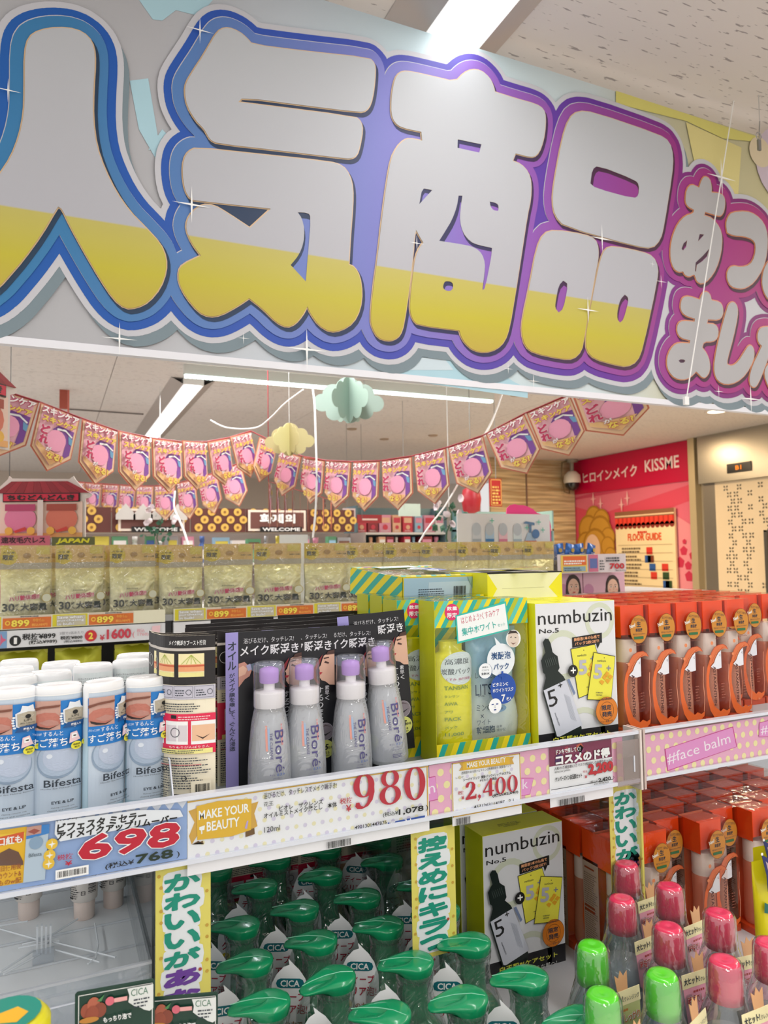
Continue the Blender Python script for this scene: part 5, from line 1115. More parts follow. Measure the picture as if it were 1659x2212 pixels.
pumps = [(.5677, 1.3088), (.4683, 1.3141), (.371, 1.3115), (.2653, 1.3099), (.5486, 1.2188), (.3198, 1.2174), (.4318, 1.213), (.5654, 1.1058), (.4568, 1.1098), (.3562, 1.1163), (.5471, 1.0161), (.2601, 1.1048),
         (.4502, 1.0119), (.3481, 1.0155), (.2518, 1.0041), (.4438, .9072), (.5382, .916), (.3371, .9194), (.2455, .9047), (.5584, .8123), (.4653, .808), (.3677, .8208), (.2700, .812), (.5640, .715), (.4650, .712), (.3650, .718)]
rowname = {1.31: 'back row under the rail', 1.21: 'second row from the back', 1.11: 'third row from the back', 1.01: 'middle row', .91: 'row before the last', .81: 'front row', .715: 'row at the very bottom edge'}
byrow = {}
for x, y in pumps: byrow.setdefault(min(rowname, key=lambda k: abs(k-y)), []).append((x, y))
rj = random.Random(2); k0 = True
for k, L_ in byrow.items():
    for i, (x, y) in enumerate(sorted(L_)):
        lab = 'green pump bottle, %s from the left in the %s' % (ORD[i], rowname[k]); rz = -PSI+rj.uniform(-.12, .22)-(.35 if (i+int(k*10)) % 5 == 0 else 0)*-1
        if k0: PB.location = (x, y, LD); PB.rotation_euler = (0, 0, rz); tag(PB, lab, 'bottle', GP); k0 = False
        else: dup(PB, (x, y, LD), (0, 0, rz), lab)
# serum box on the lower level and the one behind
dup(SB, (.6471, 1.062, LD), (0, 0, 0), 'serum set box, yellow and white with dropper bottle print, standing behind the green pumps')
dup(SB, (.640, 1.124, LD), (0, 0, 0), 'serum set box standing behind the lower one, only its olive shaded edge showing')
# orange serum cartons on the lower level
for j in range(4):
    for k in range(9):
        if j == 3 and k > 6: continue
        jig = (0, .0, .035, -.0, .03, .0, .03, 0, 0)[k]
        put_a(.8401+.0645*k, .972+.084*j+jig, LD, 0, 'orange boxed serum, %s in the %s of the lower level' % (col_w[k], ('front row', 'second row', 'third row', 'deepest row')[j]), 'orange serum boxes on the lower level')
# clear plastic bottles with pink and green caps
def cleanser(capc, liq, tagc, txtc, green=False):
    r = empty('cleansing_bottle')
    MB().lathe([(.0165, .150), (.0205, .150), (.0203, .162), (.0190, .186), (.0180, .192), (.0155, .1955), (.010, .196), (.0, .1945)], capc, 28).build('cap', r)
    body = film('f2f6f8', .5, .05, .35); MB().lathe([(.030, 0), (.033, .004), (.0335, .060), (.0325, .090), (.028, .115), (.020, .133), (.0165, .142), (.016, .150)], body, 28, cap=False).build('bottle_body', r)
    o = r.children[-1]; MB().lathe([(.029, .003), (.0315, .007), (.032, .058), (.031, .088), (.0275, .108), (.002, .109)], liq, 24).build('liquid', o)
    MB().lathe([(.0190, .1945), (.0215, .190), (.0225, .168), (.0228, .152), (.027, .138), (.0355, .110), (.0385, .085), (.0375, .004)], film('fafcfc', .8, .05, .25, .975), 26, cap=False, shear=(.0, 0)).build('clear_wrap', r)
    mb = MB()
    class _L(Cy):
        def __call__(s, x, y, l=0): a = x/.0338+.25; R_ = .0342+l*.00015; return Vector((math.sin(a)*R_, -math.cos(a)*R_, y))
    p = Pr(mb, _L(1, 1)); p.rect(-.018, .012, .014, .082, M('e2e4e6', .4)); p.text('IC', -.006, .064, .012, .009, ink); p.lines(-.014, .03, .024, .022, 5, ink, .3, 2); mb.build('front_label', r)
    mb = MB(); f = Fr((.028, -.026, .084), (1, .25, 0), (-.02, .10, 1), .0002)
    tp_ = M(tagc, .4); cr_ = M('f6ecb8', .4); P = [(-.021, .010), (-.012, -.001), (0, -.006), (.012, -.001), (.021, .010), (.023, .045), (-.023, .045)]
    mb.solid(f, P, -.0006, 0, tp_); mb.solid(f, [(-.024, .044), (.024, .044), (.024, .058), (-.024, .058)], -.0003, .0002, cr_); mb.solid(f, [(-.006, .057), (-.008, .074), (-.003, .070), (0, .077), (.004, .071), (.009, .075), (.008, .057)], -.0006, 0, M('dca878', .4))
    p = Pr(mb, f); p.l = 3; p.text('大ヒット!', -.022, .0475, .022, .007, ink, .03); p.text('クレンジング', .001, .0475, .021, .0045, ink, .01)
    tx = M(txtc, .4); p.text('時短でしっかり', -.020, .0285, .040, .0085, W, .07); p.l += 1; p.text('時短でしっかり', -.020, .0285, .040, .0085, tx, .02); p.text('メイク落とし', -.013, .0165, .028, .0065, tx, .02); p.rect(-.003, .002, .0, .009, M('3050a0', .4)); p.rect(.0025, .002, .0055, .009, RED); p.lines(-.012, .039, .022, .003, 1, tx, .7)
    hc = mb.build('hang_tag', r); k = 1.22; hc.scale = (k, k, k); hc.location = (.028*(1-k), -.026*(1-k)-.004, .115*(1-k))
    return kids(r)
pinkcap = M('e23a5e', .2, 0, 0, .5); greencap = M('58d428', .2, 0, 0, .5)
CP = cleanser(pinkcap, film('e8ecf0', .4, .1, 0, .45), 'f4acc0', 'b84848'); CG = cleanser(greencap, film('8ed0e4', .4, .1, 0, .5), 'c4cc88', 'c87838')
tag(CP, '', 'bottle', 'clear cleansing bottles with pink caps'); tag(CG, '', 'bottle', 'clear cleansing bottles with green caps')
pk = [((.8478, .9508), 'back left one against the orange boxes'), ((.7573, .8613), 'directly in front of the back left one, beside the serum box'), ((.849, .8612), 'right of it in the second row'), ((.7561, .7713), 'middle one above the middle green cap'),
      ((.8482, .7704), 'third row, before the yellow tube'), ((.7559, .6811), 'large one near the lower right corner'), ((.8424, .6858), 'cut off by the right edge of the photo'), ((.8424, .600), 'lowest right one, mostly below the photo')]
for i, ((x, y), t) in enumerate(pk):
    lab = 'pink-capped clear bottle, '+t
    if i == 0: CP.location = (x, y, LD); CP['label'] = lab; CP.rotation_euler = (0, 0, -.15)
    else: dup(CP, (x, y, LD), (0, 0, rj.uniform(-.35, .05)), lab)
gk = [((.634, .7786), 'nearest the serum box'), ((.6652, .6916), 'middle one between pink caps'), ((.5755, .6917), 'lower left one at the bottom edge')]
for i, ((x, y), t) in enumerate(gk):
    lab = 'green-capped blue bottle, '+t
    if i == 0: CG.location = (x, y, LD); CG['label'] = lab; CG.rotation_euler = (0, 0, -.2)
    else: dup(CG, (x, y, LD), (0, 0, rj.uniform(-.3, .1)), lab)
# yellow tubes with navy crown cards
def tube_y():
    r = empty('cream_tube'); mb = MB(); ye = M('e8dc18', .3, 0, 0, .3); N_ = 24; vs = []; lv = [(.020, .020, .028), (.0215, .021, .032), (.024, .0205, .08), (.028, .015, .14), (.031, .008, .185), (.032, .0016, .205), (.032, .0014, .222)]
    for rx, ry, z in lv:
        for i in range(N_): a = 2*math.pi*i/N_; vs.append((rx*math.cos(a), ry*math.sin(a), z))
    mb.add(vs, [(j*N_+i, j*N_+(i+1) % N_, (j+1)*N_+(i+1) % N_, (j+1)*N_+i) for j in range(len(lv)-1) for i in range(N_)], ye, True); mb.build('tube_body', r)
    MB().lathe([(.019, 0), (.0205, .002), (.0205, .027), (.018, .029)], M('e8e8e6', .3), 24).build('cap', r)
    mb = MB(); f = Fr((.004, -.024, .205), (1, 0, 0), (0, .06, 1), .0002); nv = M('1c2868', .35)
    P = [(-.030, -.018), (.018, -.018), (.030, .012), (.036, .040), (.024, .028), (.014, .046), (.004, .028), (-.010, .044), (-.016, .024), (-.036, .036), (-.030, .006)]
    mb.solid(f, P, -.0006, 0, nv); p = Pr(mb, f); p.poly([(-.026, .006), (-.030, .026), (-.018, .016), (-.010, .034), (-.002, .018), (.010, .036), (.014, .02), (.028, .03), (.024, .008)], M('b8a4a8', .35)); p.text('新登場!!', -.022, .004, .042, .013, W, .06, out=nv, ob=.09); p.text('なめらかに', -.012, -.006, .03, .006, W, .01)
    for a, b in ((-.036, .037), (-.010, .045), (.014, .047)): p.disc(a, b, .0022, W, n=8)
    p.l = 2; mb.build('crown_card', r)
    mb = MB(); f = Fr((0, -.0215, .0), (1, 0, 0), (0, .06, 1), .0003); p = Pr(mb, f); p.disc(.004, .165, .014, M('c8d060', .4), ry=.013); p.disc(.016, .160, .010, M('f0e4a0', .4)); p.poly([(-.022, .166), (-.010, .160), (.0, .150), (-.012, .148), (-.024, .152)], M('1c6a5c', .4)); p.text('透明感', .004, .150, .022, .009, ink, .03)
    p.disc(.012, .110, .019, nv, ry=.024); p.lines(.002, .100, .020, .020, 3, M('e8dc18', .4), .4); p.rect(-.004, .135, .026, .147, M('3a58a8', .4)); mb.build('front_print', r)
    return kids(r)
TY = tube_y(); t1, t2 = at(1660, 1856, Z=LD+.222), at(1672, 1830, Z=LD+.222); TY.location = (t1.x, t1.y, LD); TY.rotation_euler = (0, 0, -.15); tag(TY, 'yellow cream tube with navy crown card, front one at the right edge', 'tube', 'yellow cream tubes with crown cards')
dup(TY, (t2.x, t2.y+.01, LD), (0, 0, -.1), 'yellow cream tube with navy crown card, the one behind')
# header cards of the foam packs at the bottom left
def cica_sign(u0, v0, rz, Y, lab):
    r = empty('foam_pack', (at(u0, v0, Y=Y).x, Y, 0)); r.location.z = LD
    zt = at(u0, v0, Y=Y).z-LD; w_ = .074; mb = MB(); f = Fr((0, 0, zt-.055), (1, 0, 0), (0, 0, 1), .0002); dg = M('123a2c', .35)
    mb.solid(f, [(0, 0), (w_, 0), (w_, .053), (w_-.002, .055), (.002, .055), (0, .053)], -.001, 0, dg); p = Pr(mb, f); p.frame(.003, .001, w_-.002, .0515, .0008, M('e4e4e0', .4)); p.l = 3
    for a, b, c_ in ((.011, .036, 'a05038'), (.017, .041, 'b8644a'), (.023, .035, '8c4430'), (.016, .033, '9c4c34')): p.disc(a, b, .0058, M(c_, .35), n=14, ry=.007)
    p.disc(.013, .0275, .009, M('c88838', .4), n=14, ry=.0028); p.poly([(.020, .044), (.027, .049), (.024, .043)], M('4a8a50', .4)); p.disc(.032, .042, .0042, M('d86878', .4), n=14); p.rect(.036, .040, .048, .044, M('e8a8a4', .4))
    p.poly([(.048, .051), (.0725, .051), (.0725, .028), (.069, .026), (.064, .028), (.060, .031), (.055, .033), (.049, .038), (.050, .044)], M('dde0dc', .4)); p.text('CICA', .0515, .043, .016, .0065, M('4a7a60', .4)); p.lines(.054, .031, .015, .010, 3, ink, .4, 2)
    p.text('もっちり泡で', .026, .023, .026, .0055, W, .03); p.text('毛', .006, .004, .016, .014, M('b8dcc0', .4), .04)
    mb.build('header_card', r); MB().lathe([(.025, 0), (.027, .004), (.027, zt-.12), (.022, zt-.10), (.013, zt-.09), (.013, zt-.06)], M('dfe6dc', .3), 24, (w_/2, .036, 0)).build('bottle_body', r); r.rotation_euler = (0, 0, rz); return tag(r, lab, 'cosmetic', 'dark green foam packs')
cica_sign(162, 2144, -.12, .80, 'dark green foam pack with almond header card, left one at the bottom edge')
cica_sign(312, 2156, -.30, .82, 'dark green foam pack with almond header card, right one beside the yellow strip')
mb_r = tag(empty('lidded_jar', (at(15, 2195, Y=.70).x, .70, LD)), 'jar with a yellow and green lid at the bottom left corner', 'jar')
zt = at(15, 2195, Y=.70).z-LD; MB().lathe([(.03, 0), (.032, .004), (.032, zt-.03), (.028, zt-.026)], M('d8e8e4', .3), 28).build('jar_body', mb_r); MB().lathe([(.033, zt-.028), (.033, zt-.006), (.028, zt), (.0, zt+.001)], M('d8d020', .3), 28).build('lid', mb_r)
o = mb_r.children[-1]; mb = MB(); p = Pr(mb, Fr((0, 0, zt+.0012), (1, 0, 0), (0, 1, 0), .0002)); p.disc(0, 0, .026, M('188a78', .4)); p.disc(.004, -.004, .012, M('e8b020', .4), n=5); mb.build('lid_print', o)
# white tubes standing cap down on a clear riser tray
tr_ = tag(empty('riser_tray', (0, 0, 0)), 'clear plastic riser tray in the emptied left part of the lower level', 'tray')
xa, xb = -.38, at(328, 2070, Y=.95).x; zt = .965; cf = film('f8f9fa', .45, .06, .25, .25)
mb = MB(); mb.box((xa, .952, zt-.003), (xb, 1.36, zt), cf); mb.build('tray_floor', tr_)
mb = MB(); mb.box((xa, .950, zt-.012), (xb, .9525, 1.016), film('e6eaee', .4, .06, .2, .85)); mb.box((xa, .949, 1.0145), (xb, .9535, 1.0175), M('b4b8be', .15)); mb.box((xa, .949, zt-.013), (xb, .9535, zt-.010), M('c8ccd2', .15)); mb.box((xa, .949, .99), (xb, .9505, .9915), edge); mb.build('tray_front', tr_)
mb = MB(); mb.box((xb-.003, .952, LD), (xb, 1.36, 1.016), film('e8ecee', .35, .06, .1, .9)); mb.box((xa, 1.357, zt), (xb, 1.36, 1.10), film('e0e4e8', .3, .1, 0, .6)); mb.box((.03, .9525, LD), (.033, 1.35, zt-.003), cf); mb.build('tray_side', tr_)
for k, yy_ in enumerate((1.02, 1.10, 1.18, 1.26, 1.33)): MB().box((xa, yy_, zt+.0003), (xb-.003, yy_+.0025, zt+.0028), M('d4d8dc', .15)).build('floor_rib', tr_)
def wtube():
    r = empty('white_tube'); wt = M('ece4dc', .35, 0, 0, .2)
    MB().lathe([(.0138, 0), (.0146, .001), (.0152, .026), (.0148, .027)], M('e6d4ca', .3, 0, 0, .3), 26).build('cap', r)
    mb = MB(); N_ = 26; vs = []; lv = [(.0155, .0155, .0265), (.0185, .0185, .0285), (.0198, .019, .08), (.023, .012, .13), (.0250, .002, .165)]
    for rx, ry, z in lv:
        for i in range(N_): a = 2*math.pi*i/N_; vs.append((rx*math.cos(a), ry*math.sin(a), z))
    mb.add(vs, [(j*N_+i, j*N_+(i+1) % N_, (j+1)*N_+(i+1) % N_, (j+1)*N_+i) for j in range(4) for i in range(N_)], wt, True); mb.build('tube_body', r)
    class _T(Cy):
        def __call__(s, x, y, l=0): a = x/.019; R_ = .0194+l*.0002; t = max(0, (y-.030)/.08); return Vector((math.sin(a)*(R_+.003*t), -math.cos(a)*(R_-.002*t), y-.013))
    mb = MB(); p = Pr(mb, _T(1, 1)); bk = M('2c2a2a', .4)
    p.lines(-.019, .046, .018, .05, 16, bk, .35, 4); p.frame(.001, .052, .0065, .0575, .0007, bk); p.text('プラ', .0018, .0535, .004, .0025, bk); p.rect(-.018, .046, -.010, .0485, bk)
    for k in range(22): p.l = 6; y = .054+k*.0017; p.rect(.010, y, .021, y+(.0006, .0011, .0004)[k % 3], bk)
    p.lines(-.019, .098, .036, .03, 9, bk, .35, 6); mb.build('back_print', r)
    return kids(r)
TW = wtube(); GT = 'white tubes standing cap down'
for i, ((x, y), t) in enumerate((((-.0263, 1.261), 'leftmost, under the orange part of the price card'), ((.0496, 1.2238), 'middle one, nearest the front'), ((.0922, 1.2436), 'rightmost, in front of the clear side wall'))):
    lab = 'white tube standing on its cap, '+t
    if i == 0: TW.location = (x, y, zt); tag(TW, lab, 'tube', GT); TW.rotation_euler = (0, 0, -.25)
    else: dup(TW, (x, y, zt), (0, 0, -.25-.1*i), lab)
# clear spring-loaded divider lying on the tray
g = M('e2e6ea', .12, 0, 0, .4); mb = MB(); c_ = at(93, 2040, Z=.985)
def onT(u, v): return at(u, v, Z=.978)
for a, b in (((0, 2007), (82, 2030)), ((0, 2000), (60, 1990)), ((108, 2022), (168, 1985)), ((115, 2035), (250, 2068)), ((120, 2052), (215, 2078)), ((75, 2052), (0, 2100)), ((88, 2060), (8, 2104)), ((48, 2040), (130, 2022)), ((40, 2048), (128, 2032))):
    mb.tube([onT(*a), onT(*b)], .0013, g, 6)
for u in (85, 104): p_ = onT(u, 2040); mb.box((p_.x-.004, p_.y-.003, .967), (p_.x-.0015, p_.y+.004, 1.003), g); mb.box((p_.x+.0015, p_.y-.003, .967), (p_.x+.004, p_.y+.004, 1.003), g)
p_ = onT(94, 2060); mb.box((p_.x-.013, p_.y-.006, .967), (p_.x+.013, p_.y, .985), film('e8ecf0', .5, .05, 0, .8))
mb.tube([onT(205, 1995), onT(212, 2040), onT(207, 2070), onT(190, 2082)], .0012, g, 6)
tag(mb.build('clear_divider'), 'clear plastic cross-shaped divider lying on the empty riser tray', 'divider')
# cards seen behind the green pumps
for i, (u, Y) in enumerate(((478, 1.375), (560, 1.378), (640, 1.375), (725, 1.378))): o = dup(BK, (X_(u, Y)+CW/2, Y, LD), (0, 0, 0), 'back-turned blister pack standing behind the green pumps, %s from the left' % ORD[i]); o['group'] = 'blister packs behind the pumps'
mb = MB(); x = X_(838, 1.37); mb.box((x, 1.37, LD), (x+.075, 1.40, LD+.26), M('c8ccc8', .4)); p = Pr(mb, Fr((x, 1.37, LD), (1, 0, 0), (0, 0, 1), .0002)); p.disc(.028, .235, .013, M('a8c828', .4)); p.lines(.012, .10, .05, .1, 20, M('4a4a4c', .4), .4, 7); p.rect(.01, .165, .065, .172, M('a02840', .4))
tag(mb.build('printed_carton'), 'grey printed carton with lime green spot behind the pumps', 'box')
# ------------------------------------------------------------------ second gondola with the gold mask bags
Y2 = 2.6; GD = 1.305
xg0, xg1 = -1.0, at(1205, 1250, Y=2.6).x
gs = tag(empty('gondola', (0, 0, 0)), 'long steel shelf unit carrying the gold mask bags', 'shelf')
MB().box((xg0, Y2+.012, GD-.02), (xg1+.9, 3.15, GD), M('a8a8a6', .4)).build('shelf_board', gs)
MB().box((xg0, Y2+.012, .93), (xg1+.9, 3.15, .96), M('888886', .4)).build('shelf_board', gs)
MB().box((xg0, 3.15, 0), (xg1+.9, 3.18, GD), M('50504e', .5)).build('back_panel', gs)
xm = at(362, 1350, Y=Y2).x
for x in (xg0, xm, xg1): MB().box((x-.015, Y2+.02, 0), (x+.015, Y2+.05, GD-.02), M('2c2c2c', .5)).build('upright', gs)
fw = Fr((0, Y2, 0), (1, 0, 0), (0, 0, 1), .0004)
def rail2(x0, x1, lab, lab2, big):
    mb = MB(); mb.obox(fw, x0, 1.283, x1, 1.325, -.003, 0, M('e8e4c8', .4)); p = Pr(mb, fw); a = x0+.004; k = 0
    yv = M('d8cc2c', .4); orr = M('d8702c', .4)
    while a < x1-.10:
        if k % 2 == 0:
            p.l = 2; p.rect(a, 1.285, a+.104, 1.323, yv); p.rect(a+.012, 1.287, a+.098, 1.319, M('c8c0a8', .4))
            for i, t in enumerate(('Save when', 'purchasing', 'in bulk!')): p.text(t, a+.014, 1.309-i*.0105, (.075, .08, .05)[i], .0095, W, .05, out=ink, ob=.08)
            a += .108
        else:
            p.l = 2; p.rect(a, 1.285, a+.138, 1.318, orr); p.rect(a, 1.3185, a+.138, 1.3235, M('d8c8b4', .4)); p.lines(a+.05, 1.319, .07, .004, 1, ink, .8)
            p.ring(a+.014, 1.303, .0075, .004, M('f0c040', .4)); p.text('899', a+.024, 1.290, .052, .022, M('f4dc50', .4), .05, out=M('a03018', .4), ob=.08); p.text('税込989円', a+.082, 1.290, .045, .009, M('f4b050', .4), .03); p.text('特価', a+.085, 1.304, .035, .010, M('e8a040', .4), .03)
            a += .142
        k += 1
    o = mb.build('price_rail'); tag(o, lab, 'price strip', 'yellow and orange 899 label strips')
    mb = MB(); mb.obox(fw, x0, 1.226, x1, 1.279, -.02, .002, M('dfe0e2', .35)); p = Pr(mb, fw); p.l = 6
    if big:
        q = fw.px; p.rect(x0, 1.2265, q(15, 1380)[0], 1.2785, M('7aa0c8', .4)); p.poly([q(2, 1368), q(6, 1378), q(14, 1382), q(5, 1388), q(0, 1396)], M('d06080', .4))
        c_ = q(33, 1384); p.disc(c_[0], c_[1], .0165, K); p.text('1', c_[0]-.004, c_[1]-.010, .009, .020, W, .04)
        p.ptext('税抜¥899', 48, 1383, 120, 14, K, .03); p.ptext('(税込¥989)', 62, 1393, 123, 10, K, .02); p.ptext('2個で1個あたり', 129, 1371, 180, 6, M('8a8a90', .4)); p.ptext('税抜¥800', 130, 1382, 178, 8, K, .03); p.ptext('(税込¥880)', 138, 1389, 178, 6, K, .01)
        c_ = q(196, 1373); p.disc(c_[0], c_[1], .0185, M('c82c34', .4)); p.text('2', c_[0]-.007, c_[1]-.011, .014, .022, M('f0d850', .4), .05)
        p.ptext('¥', 215, 1383, 226, 12, M('c83c4c', .4), .03); p.ptext('1600', 230, 1381, 283, 22, M('c83c4c', .4), .05); p.ptext('(', 286, 1378, 290, 14, M('d87080', .4)); p.ptext('税込', 295, 1366, 312, 8, M('e08894', .4)); p.ptext('1760)', 297, 1375, 320, 8, M('e08894', .4))
        p.poly([q(328, 1352), q(346, 1350), q(344, 1370), q(326, 1374)], M('f0c8cc', .4))
    o = mb.build('price_strip'); tag(o, lab2, 'price strip', 'white price strips of the gondola')
rail2(xg0, xm-.008, 'yellow and orange 899 label strip, left half of the gondola', 'white price strip reading 899 and 1600 above the olive bags', True)
rail2(xm+.02, xg1, 'yellow and orange 899 label strip running behind the black blister packs', 'white price strip, mostly hidden behind the black blister packs', False)
# gold bags
bagm = ramp_mat('gold_bag', 2, [(0, 'ccc8a4'), (.06, 'dcd8b4'), (.12, 'dcd8a4'), (.16, 'd6cc8c')], .28); bagm.node_tree.nodes['Principled BSDF'].inputs['Metallic'].default_value = .3
n = bagm.node_tree.nodes; L = bagm.node_tree.links; t = n.new('ShaderNodeTexNoise'); t.inputs['Scale'].default_value = 16; t.inputs['Distortion'].default_value = 1.2; bu = n.new('ShaderNodeBump'); bu.inputs['Strength'].default_value = .8; bu.inputs['Distance'].default_value = .02
co = n.new('ShaderNodeTexCoord'); L.new(co.outputs['Object'], t.inputs[0]); L.new(t.outputs[0], bu.inputs['Height']); L.new(bu.outputs[0], n['Principled BSDF'].inputs['Normal'])
def gold_bag():
    r = empty('mask_bag'); w_, h = .150, .242; N_, J = 14, 16; vs = []
    for side in (-1, 1):
        for j in range(J+1):
            for i in range(N_+1):
                a, b = i/N_, j/J; bul = (math.sin(math.pi*a)**.55)*(min(1, (1-b)*3.2)**.7 if b > .6 else min(1, .55+b*1.5)); cr = .0022*math.sin(i*1.9+j*.9)*math.sin(j*1.3+side)
                vs.append(((a-.5)*w_*(1-.035*math.sin(math.pi*b)), side*(.003+.022*max(0, bul)+cr*(1 if 0 < i < N_ else 0)), b*.165))
    n = (N_+1)*(J+1); fs = []
    for s_ in (0, 1):
        for j in range(J):
            for i in range(N_): q = (s_*n+j*(N_+1)+i, s_*n+j*(N_+1)+i+1, s_*n+(j+1)*(N_+1)+i+1, s_*n+(j+1)*(N_+1)+i); fs.append(q if s_ == 0 else q[::-1])
    mb = MB(); mb.add(vs, fs, bagm, True); mb.build('pouch', r)
    f = Fr((0, -.027, 0), (1, 0, 0), (0, 0, 1), .0004); mb = MB(); p = Pr(mb, f)
    dk = M('2c3430', .5); p.text('30', -.066, .031, .036, .026, dk, .04); p.text('枚', -.029, .044, .012, .011, dk, .02); p.text('入', -.029, .031, .012, .011, dk, .02); p.text('大容量', -.014, .032, .078, .024, dk, .035)
    p.text('ハリ艶体感!!', -.046, .062, .088, .0165, M('b84860', .5), .04, .09, out=M('e8d8d4', .5), ob=.09); p.lines(-.024, .090, .05, .005, 1, M('9a9878', .5), .8); p.ring(.062, .072, .015, .013, M('a89448', .4)); p.disc(.062, .072, .0128, M('c8c8b0', .4))
    mb.build('front_print', r)
    mb = MB(); f = Fr((0, -.006, 0), (1, 0, 0), (0, 0, 1), .0005); mb.obox(f, -w_/2, .165, w_/2, h, -.001, 0, M('d0ac64', .4)); p = Pr(mb, f)
    p.rect(-w_/2, .165, w_/2, .185, M('a8a08c', .35)); p.disc(-.050, .205, .026, M('ccb428', .4)); p.rect(-.074, .185, -.05, h, M('c4ac30', .4)); p.text('大容量', -.068, .216, .036, .006, dk); p.text('限定', -.067, .194, .032, .018, dk, .03); p.disc(.003, .208, .012, M('a07c40', .4), ry=.009)
    p.rect(.030, .212, .070, h-.004, M('cbb850', .4)); p.text('30枚×10個', .036, .198, .034, .006, dk, .01); mb.build('header', r)
    mb = MB(); vs = []
    for j in range(J+1):
        for i in range(N_+1):
            a, b = i/N_, j/J; vs.append(((a-.5)*(w_+.006), -.030+.010*b-.004*math.sin(math.pi*a)+.0035*math.sin(i*2.1+j*1.1)*math.cos(j*.8+i), b*h))
    mb.add(vs, [(j*(N_+1)+i, j*(N_+1)+i+1, (j+1)*(N_+1)+i+1, (j+1)*(N_+1)+i) for j in range(J) for i in range(N_)], film('fdfcf6', .45, .07, 1.0), True); mb.build('clear_wrap', r)
    return kids(r)
GB = gold_bag(); GG = 'gold mask bags along the gondola'; tag(GB, '', 'bag', GG)
us = [55, 172, 286, 391, 494, 601, 705]; front = [(at(u, 1300, Y=2.66).x, 2.665) for u in us]; front += [(front[-1][0]+.165*k, 2.675) for k in range(1, 7)]
rb = random.Random(6)
for i, (x, y) in enumerate(front):
    lab = 'gold mask bag with clear wrinkled wrap, %s from the left in the front row' % ORD[i]; z = GD+(.0, .003, 0, -.0, .002)[i % 5]; s_ = .97 if i in (3,) else 1
    if i == 0: GB.location = (x, y, GD); GB['label'] = lab
    else: dup(GB, (x, y, GD), (0, 0, rb.uniform(-.12, .12)), lab, (1.0 if i < 4 else 1.17, 1, s_))
for i in range(9): dup(GB, (front[0][0]+.08+.2*i, 2.79, GD), (0, 0, rb.uniform(-.1, .1)), 'gold mask bag, %s from the left in the row behind' % ORD[i])
# olive bags on the shelf beneath
def olive():
    r = empty('olive_bag'); mb = MB(); N_, J = 10, 12; vs = []; w_, h = .145, .245
    for j in range(J+1):
        for i in range(N_+1):
            a, b = i/N_, j/J; vs.append(((a-.5)*w_*(1-.05*math.sin(math.pi*b)), -.022*math.sin(math.pi*a)**.6*min(1, (1-b)*5)+.002*math.sin(i*2+j), b*h))
    mb.add(vs, [(j*(N_+1)+i, j*(N_+1)+i+1, (j+1)*(N_+1)+i+1, (j+1)*(N_+1)+i) for j in range(J) for i in range(N_)], M('a8a818', .3, .3), True)
    mb.box((-w_/2, .0005, 0), (w_/2, .03, h-.02), M('8a8814', .4)); mb.build('pouch', r); MB().box((-w_/2, -.002, h-.012), (w_/2, .0, h), M('b8b430', .3)).build('seal', r); return kids(r)
OB = olive(); n_ = 0
for u in (50, 169, 295, 400):
    x = at(u, 1450, Y=2.70).x; lab = 'olive green bag under the white price strip, %s from the left' % ORD[n_]; n_ += 1
    if n_ == 1: OB.location = (x, 2.70, .96); tag(OB, lab, 'bag', 'olive bags under the price strip')
    else: dup(OB, (x, 2.70, .96), (0, 0, 0), lab)
# white display board with printed bottles
fB = Fr((0, 2.92, 0), (1, 0, 0), (0, 0, 1), .0006); q = fB.px
mb = MB(); x0, x1 = q(988, 1150)[0], q(1188, 1150)[0]; z1 = q(1080, 1110)[1]
mb.obox(fB, x0, GD+.002, x1, z1, -.006, 0, M('dfe0e2', .4)); p = Pr(mb, fB); p.l = 2
for u, c_, d_ in ((1030, 'a0aab4', 'c8ccd2'), (1058, '3c78b0', 'a8c4dc'), (1087, 'd07c98', 'e8c0cc'), (1118, 'a0b4c0', 'd0dce0')):
    a, b = q(u, 1178); p.l = 2; p.rect(a-.024, b-.1, a+.024, b+.075, M(d_, .4)); p.disc(a, b+.075, .024, M('b8c0c8', .4), ry=.03); p.rect(a-.023, b-.02, a+.023, b+.03, M(c_, .4)); p.lines(a-.018, b-.01, .036, .03, 4, W, .3, int(u))
a, b = q(1147, 1178); p.poly([(a-.055, b-.12), (a+.045, b-.12), (a+.035, b+.0), (a+.01, b+.06), (a-.02, b+.06), (a-.045, b)], M('a4bcd0', .4)); p.poly([(a-.042, b+.006), (a+.032, b+.006), (a+.03, b+.022), (a-.038, b+.022)], RED); p.rect(a-.012, b+.06, a+.002, b+.10, M('5a7ca0', .4)); p.poly([(a-.045, b+.105), (a+.02, b+.095), (a+.02, b+.108), (a-.03, b+.115)], M('5a7ca0', .4)); p.disc(a+.025, b+.055, .022, M('5078a8', .4))
for u, v in ((1162, 1128), (1136, 1140), (1170, 1145), (1060, 1125)): a, b = q(u, v); p.rect(a-.012, b-.002, a+.012, b+.002, M('50b8a0', .4)); p.rect(a-.002, b-.012, a+.002, b+.012, M('50b8a0', .4))
mb.build('display_board'); tag(COL.objects['display_board'], 'white board printed with a row of hair care bottles, above the gold bags', 'board')
mb = MB(); fP = Fr((0, 2.94, 0), (1, 0, 0), (0, 0, 1), .0006); x0 = fP.px(1092, 1100)[0]; q = fP.px; pts = [q(1094, 1112), q(1095, 1098), q(1102, 1091), q(1112, 1089), q(1120, 1091), q(1130, 1091), q(1140, 1094), q(1152, 1100), q(1160, 1108), q(1185, 1115), q(1190, 1135), q(1192, 1200), q(1100, 1200)]
mb.solid(fP, pts, -.004, 0, M('ec3c8c', .4)); tag(mb.build('pink_card'), 'hot pink scalloped card sticking out behind the white bottle board', 'card')
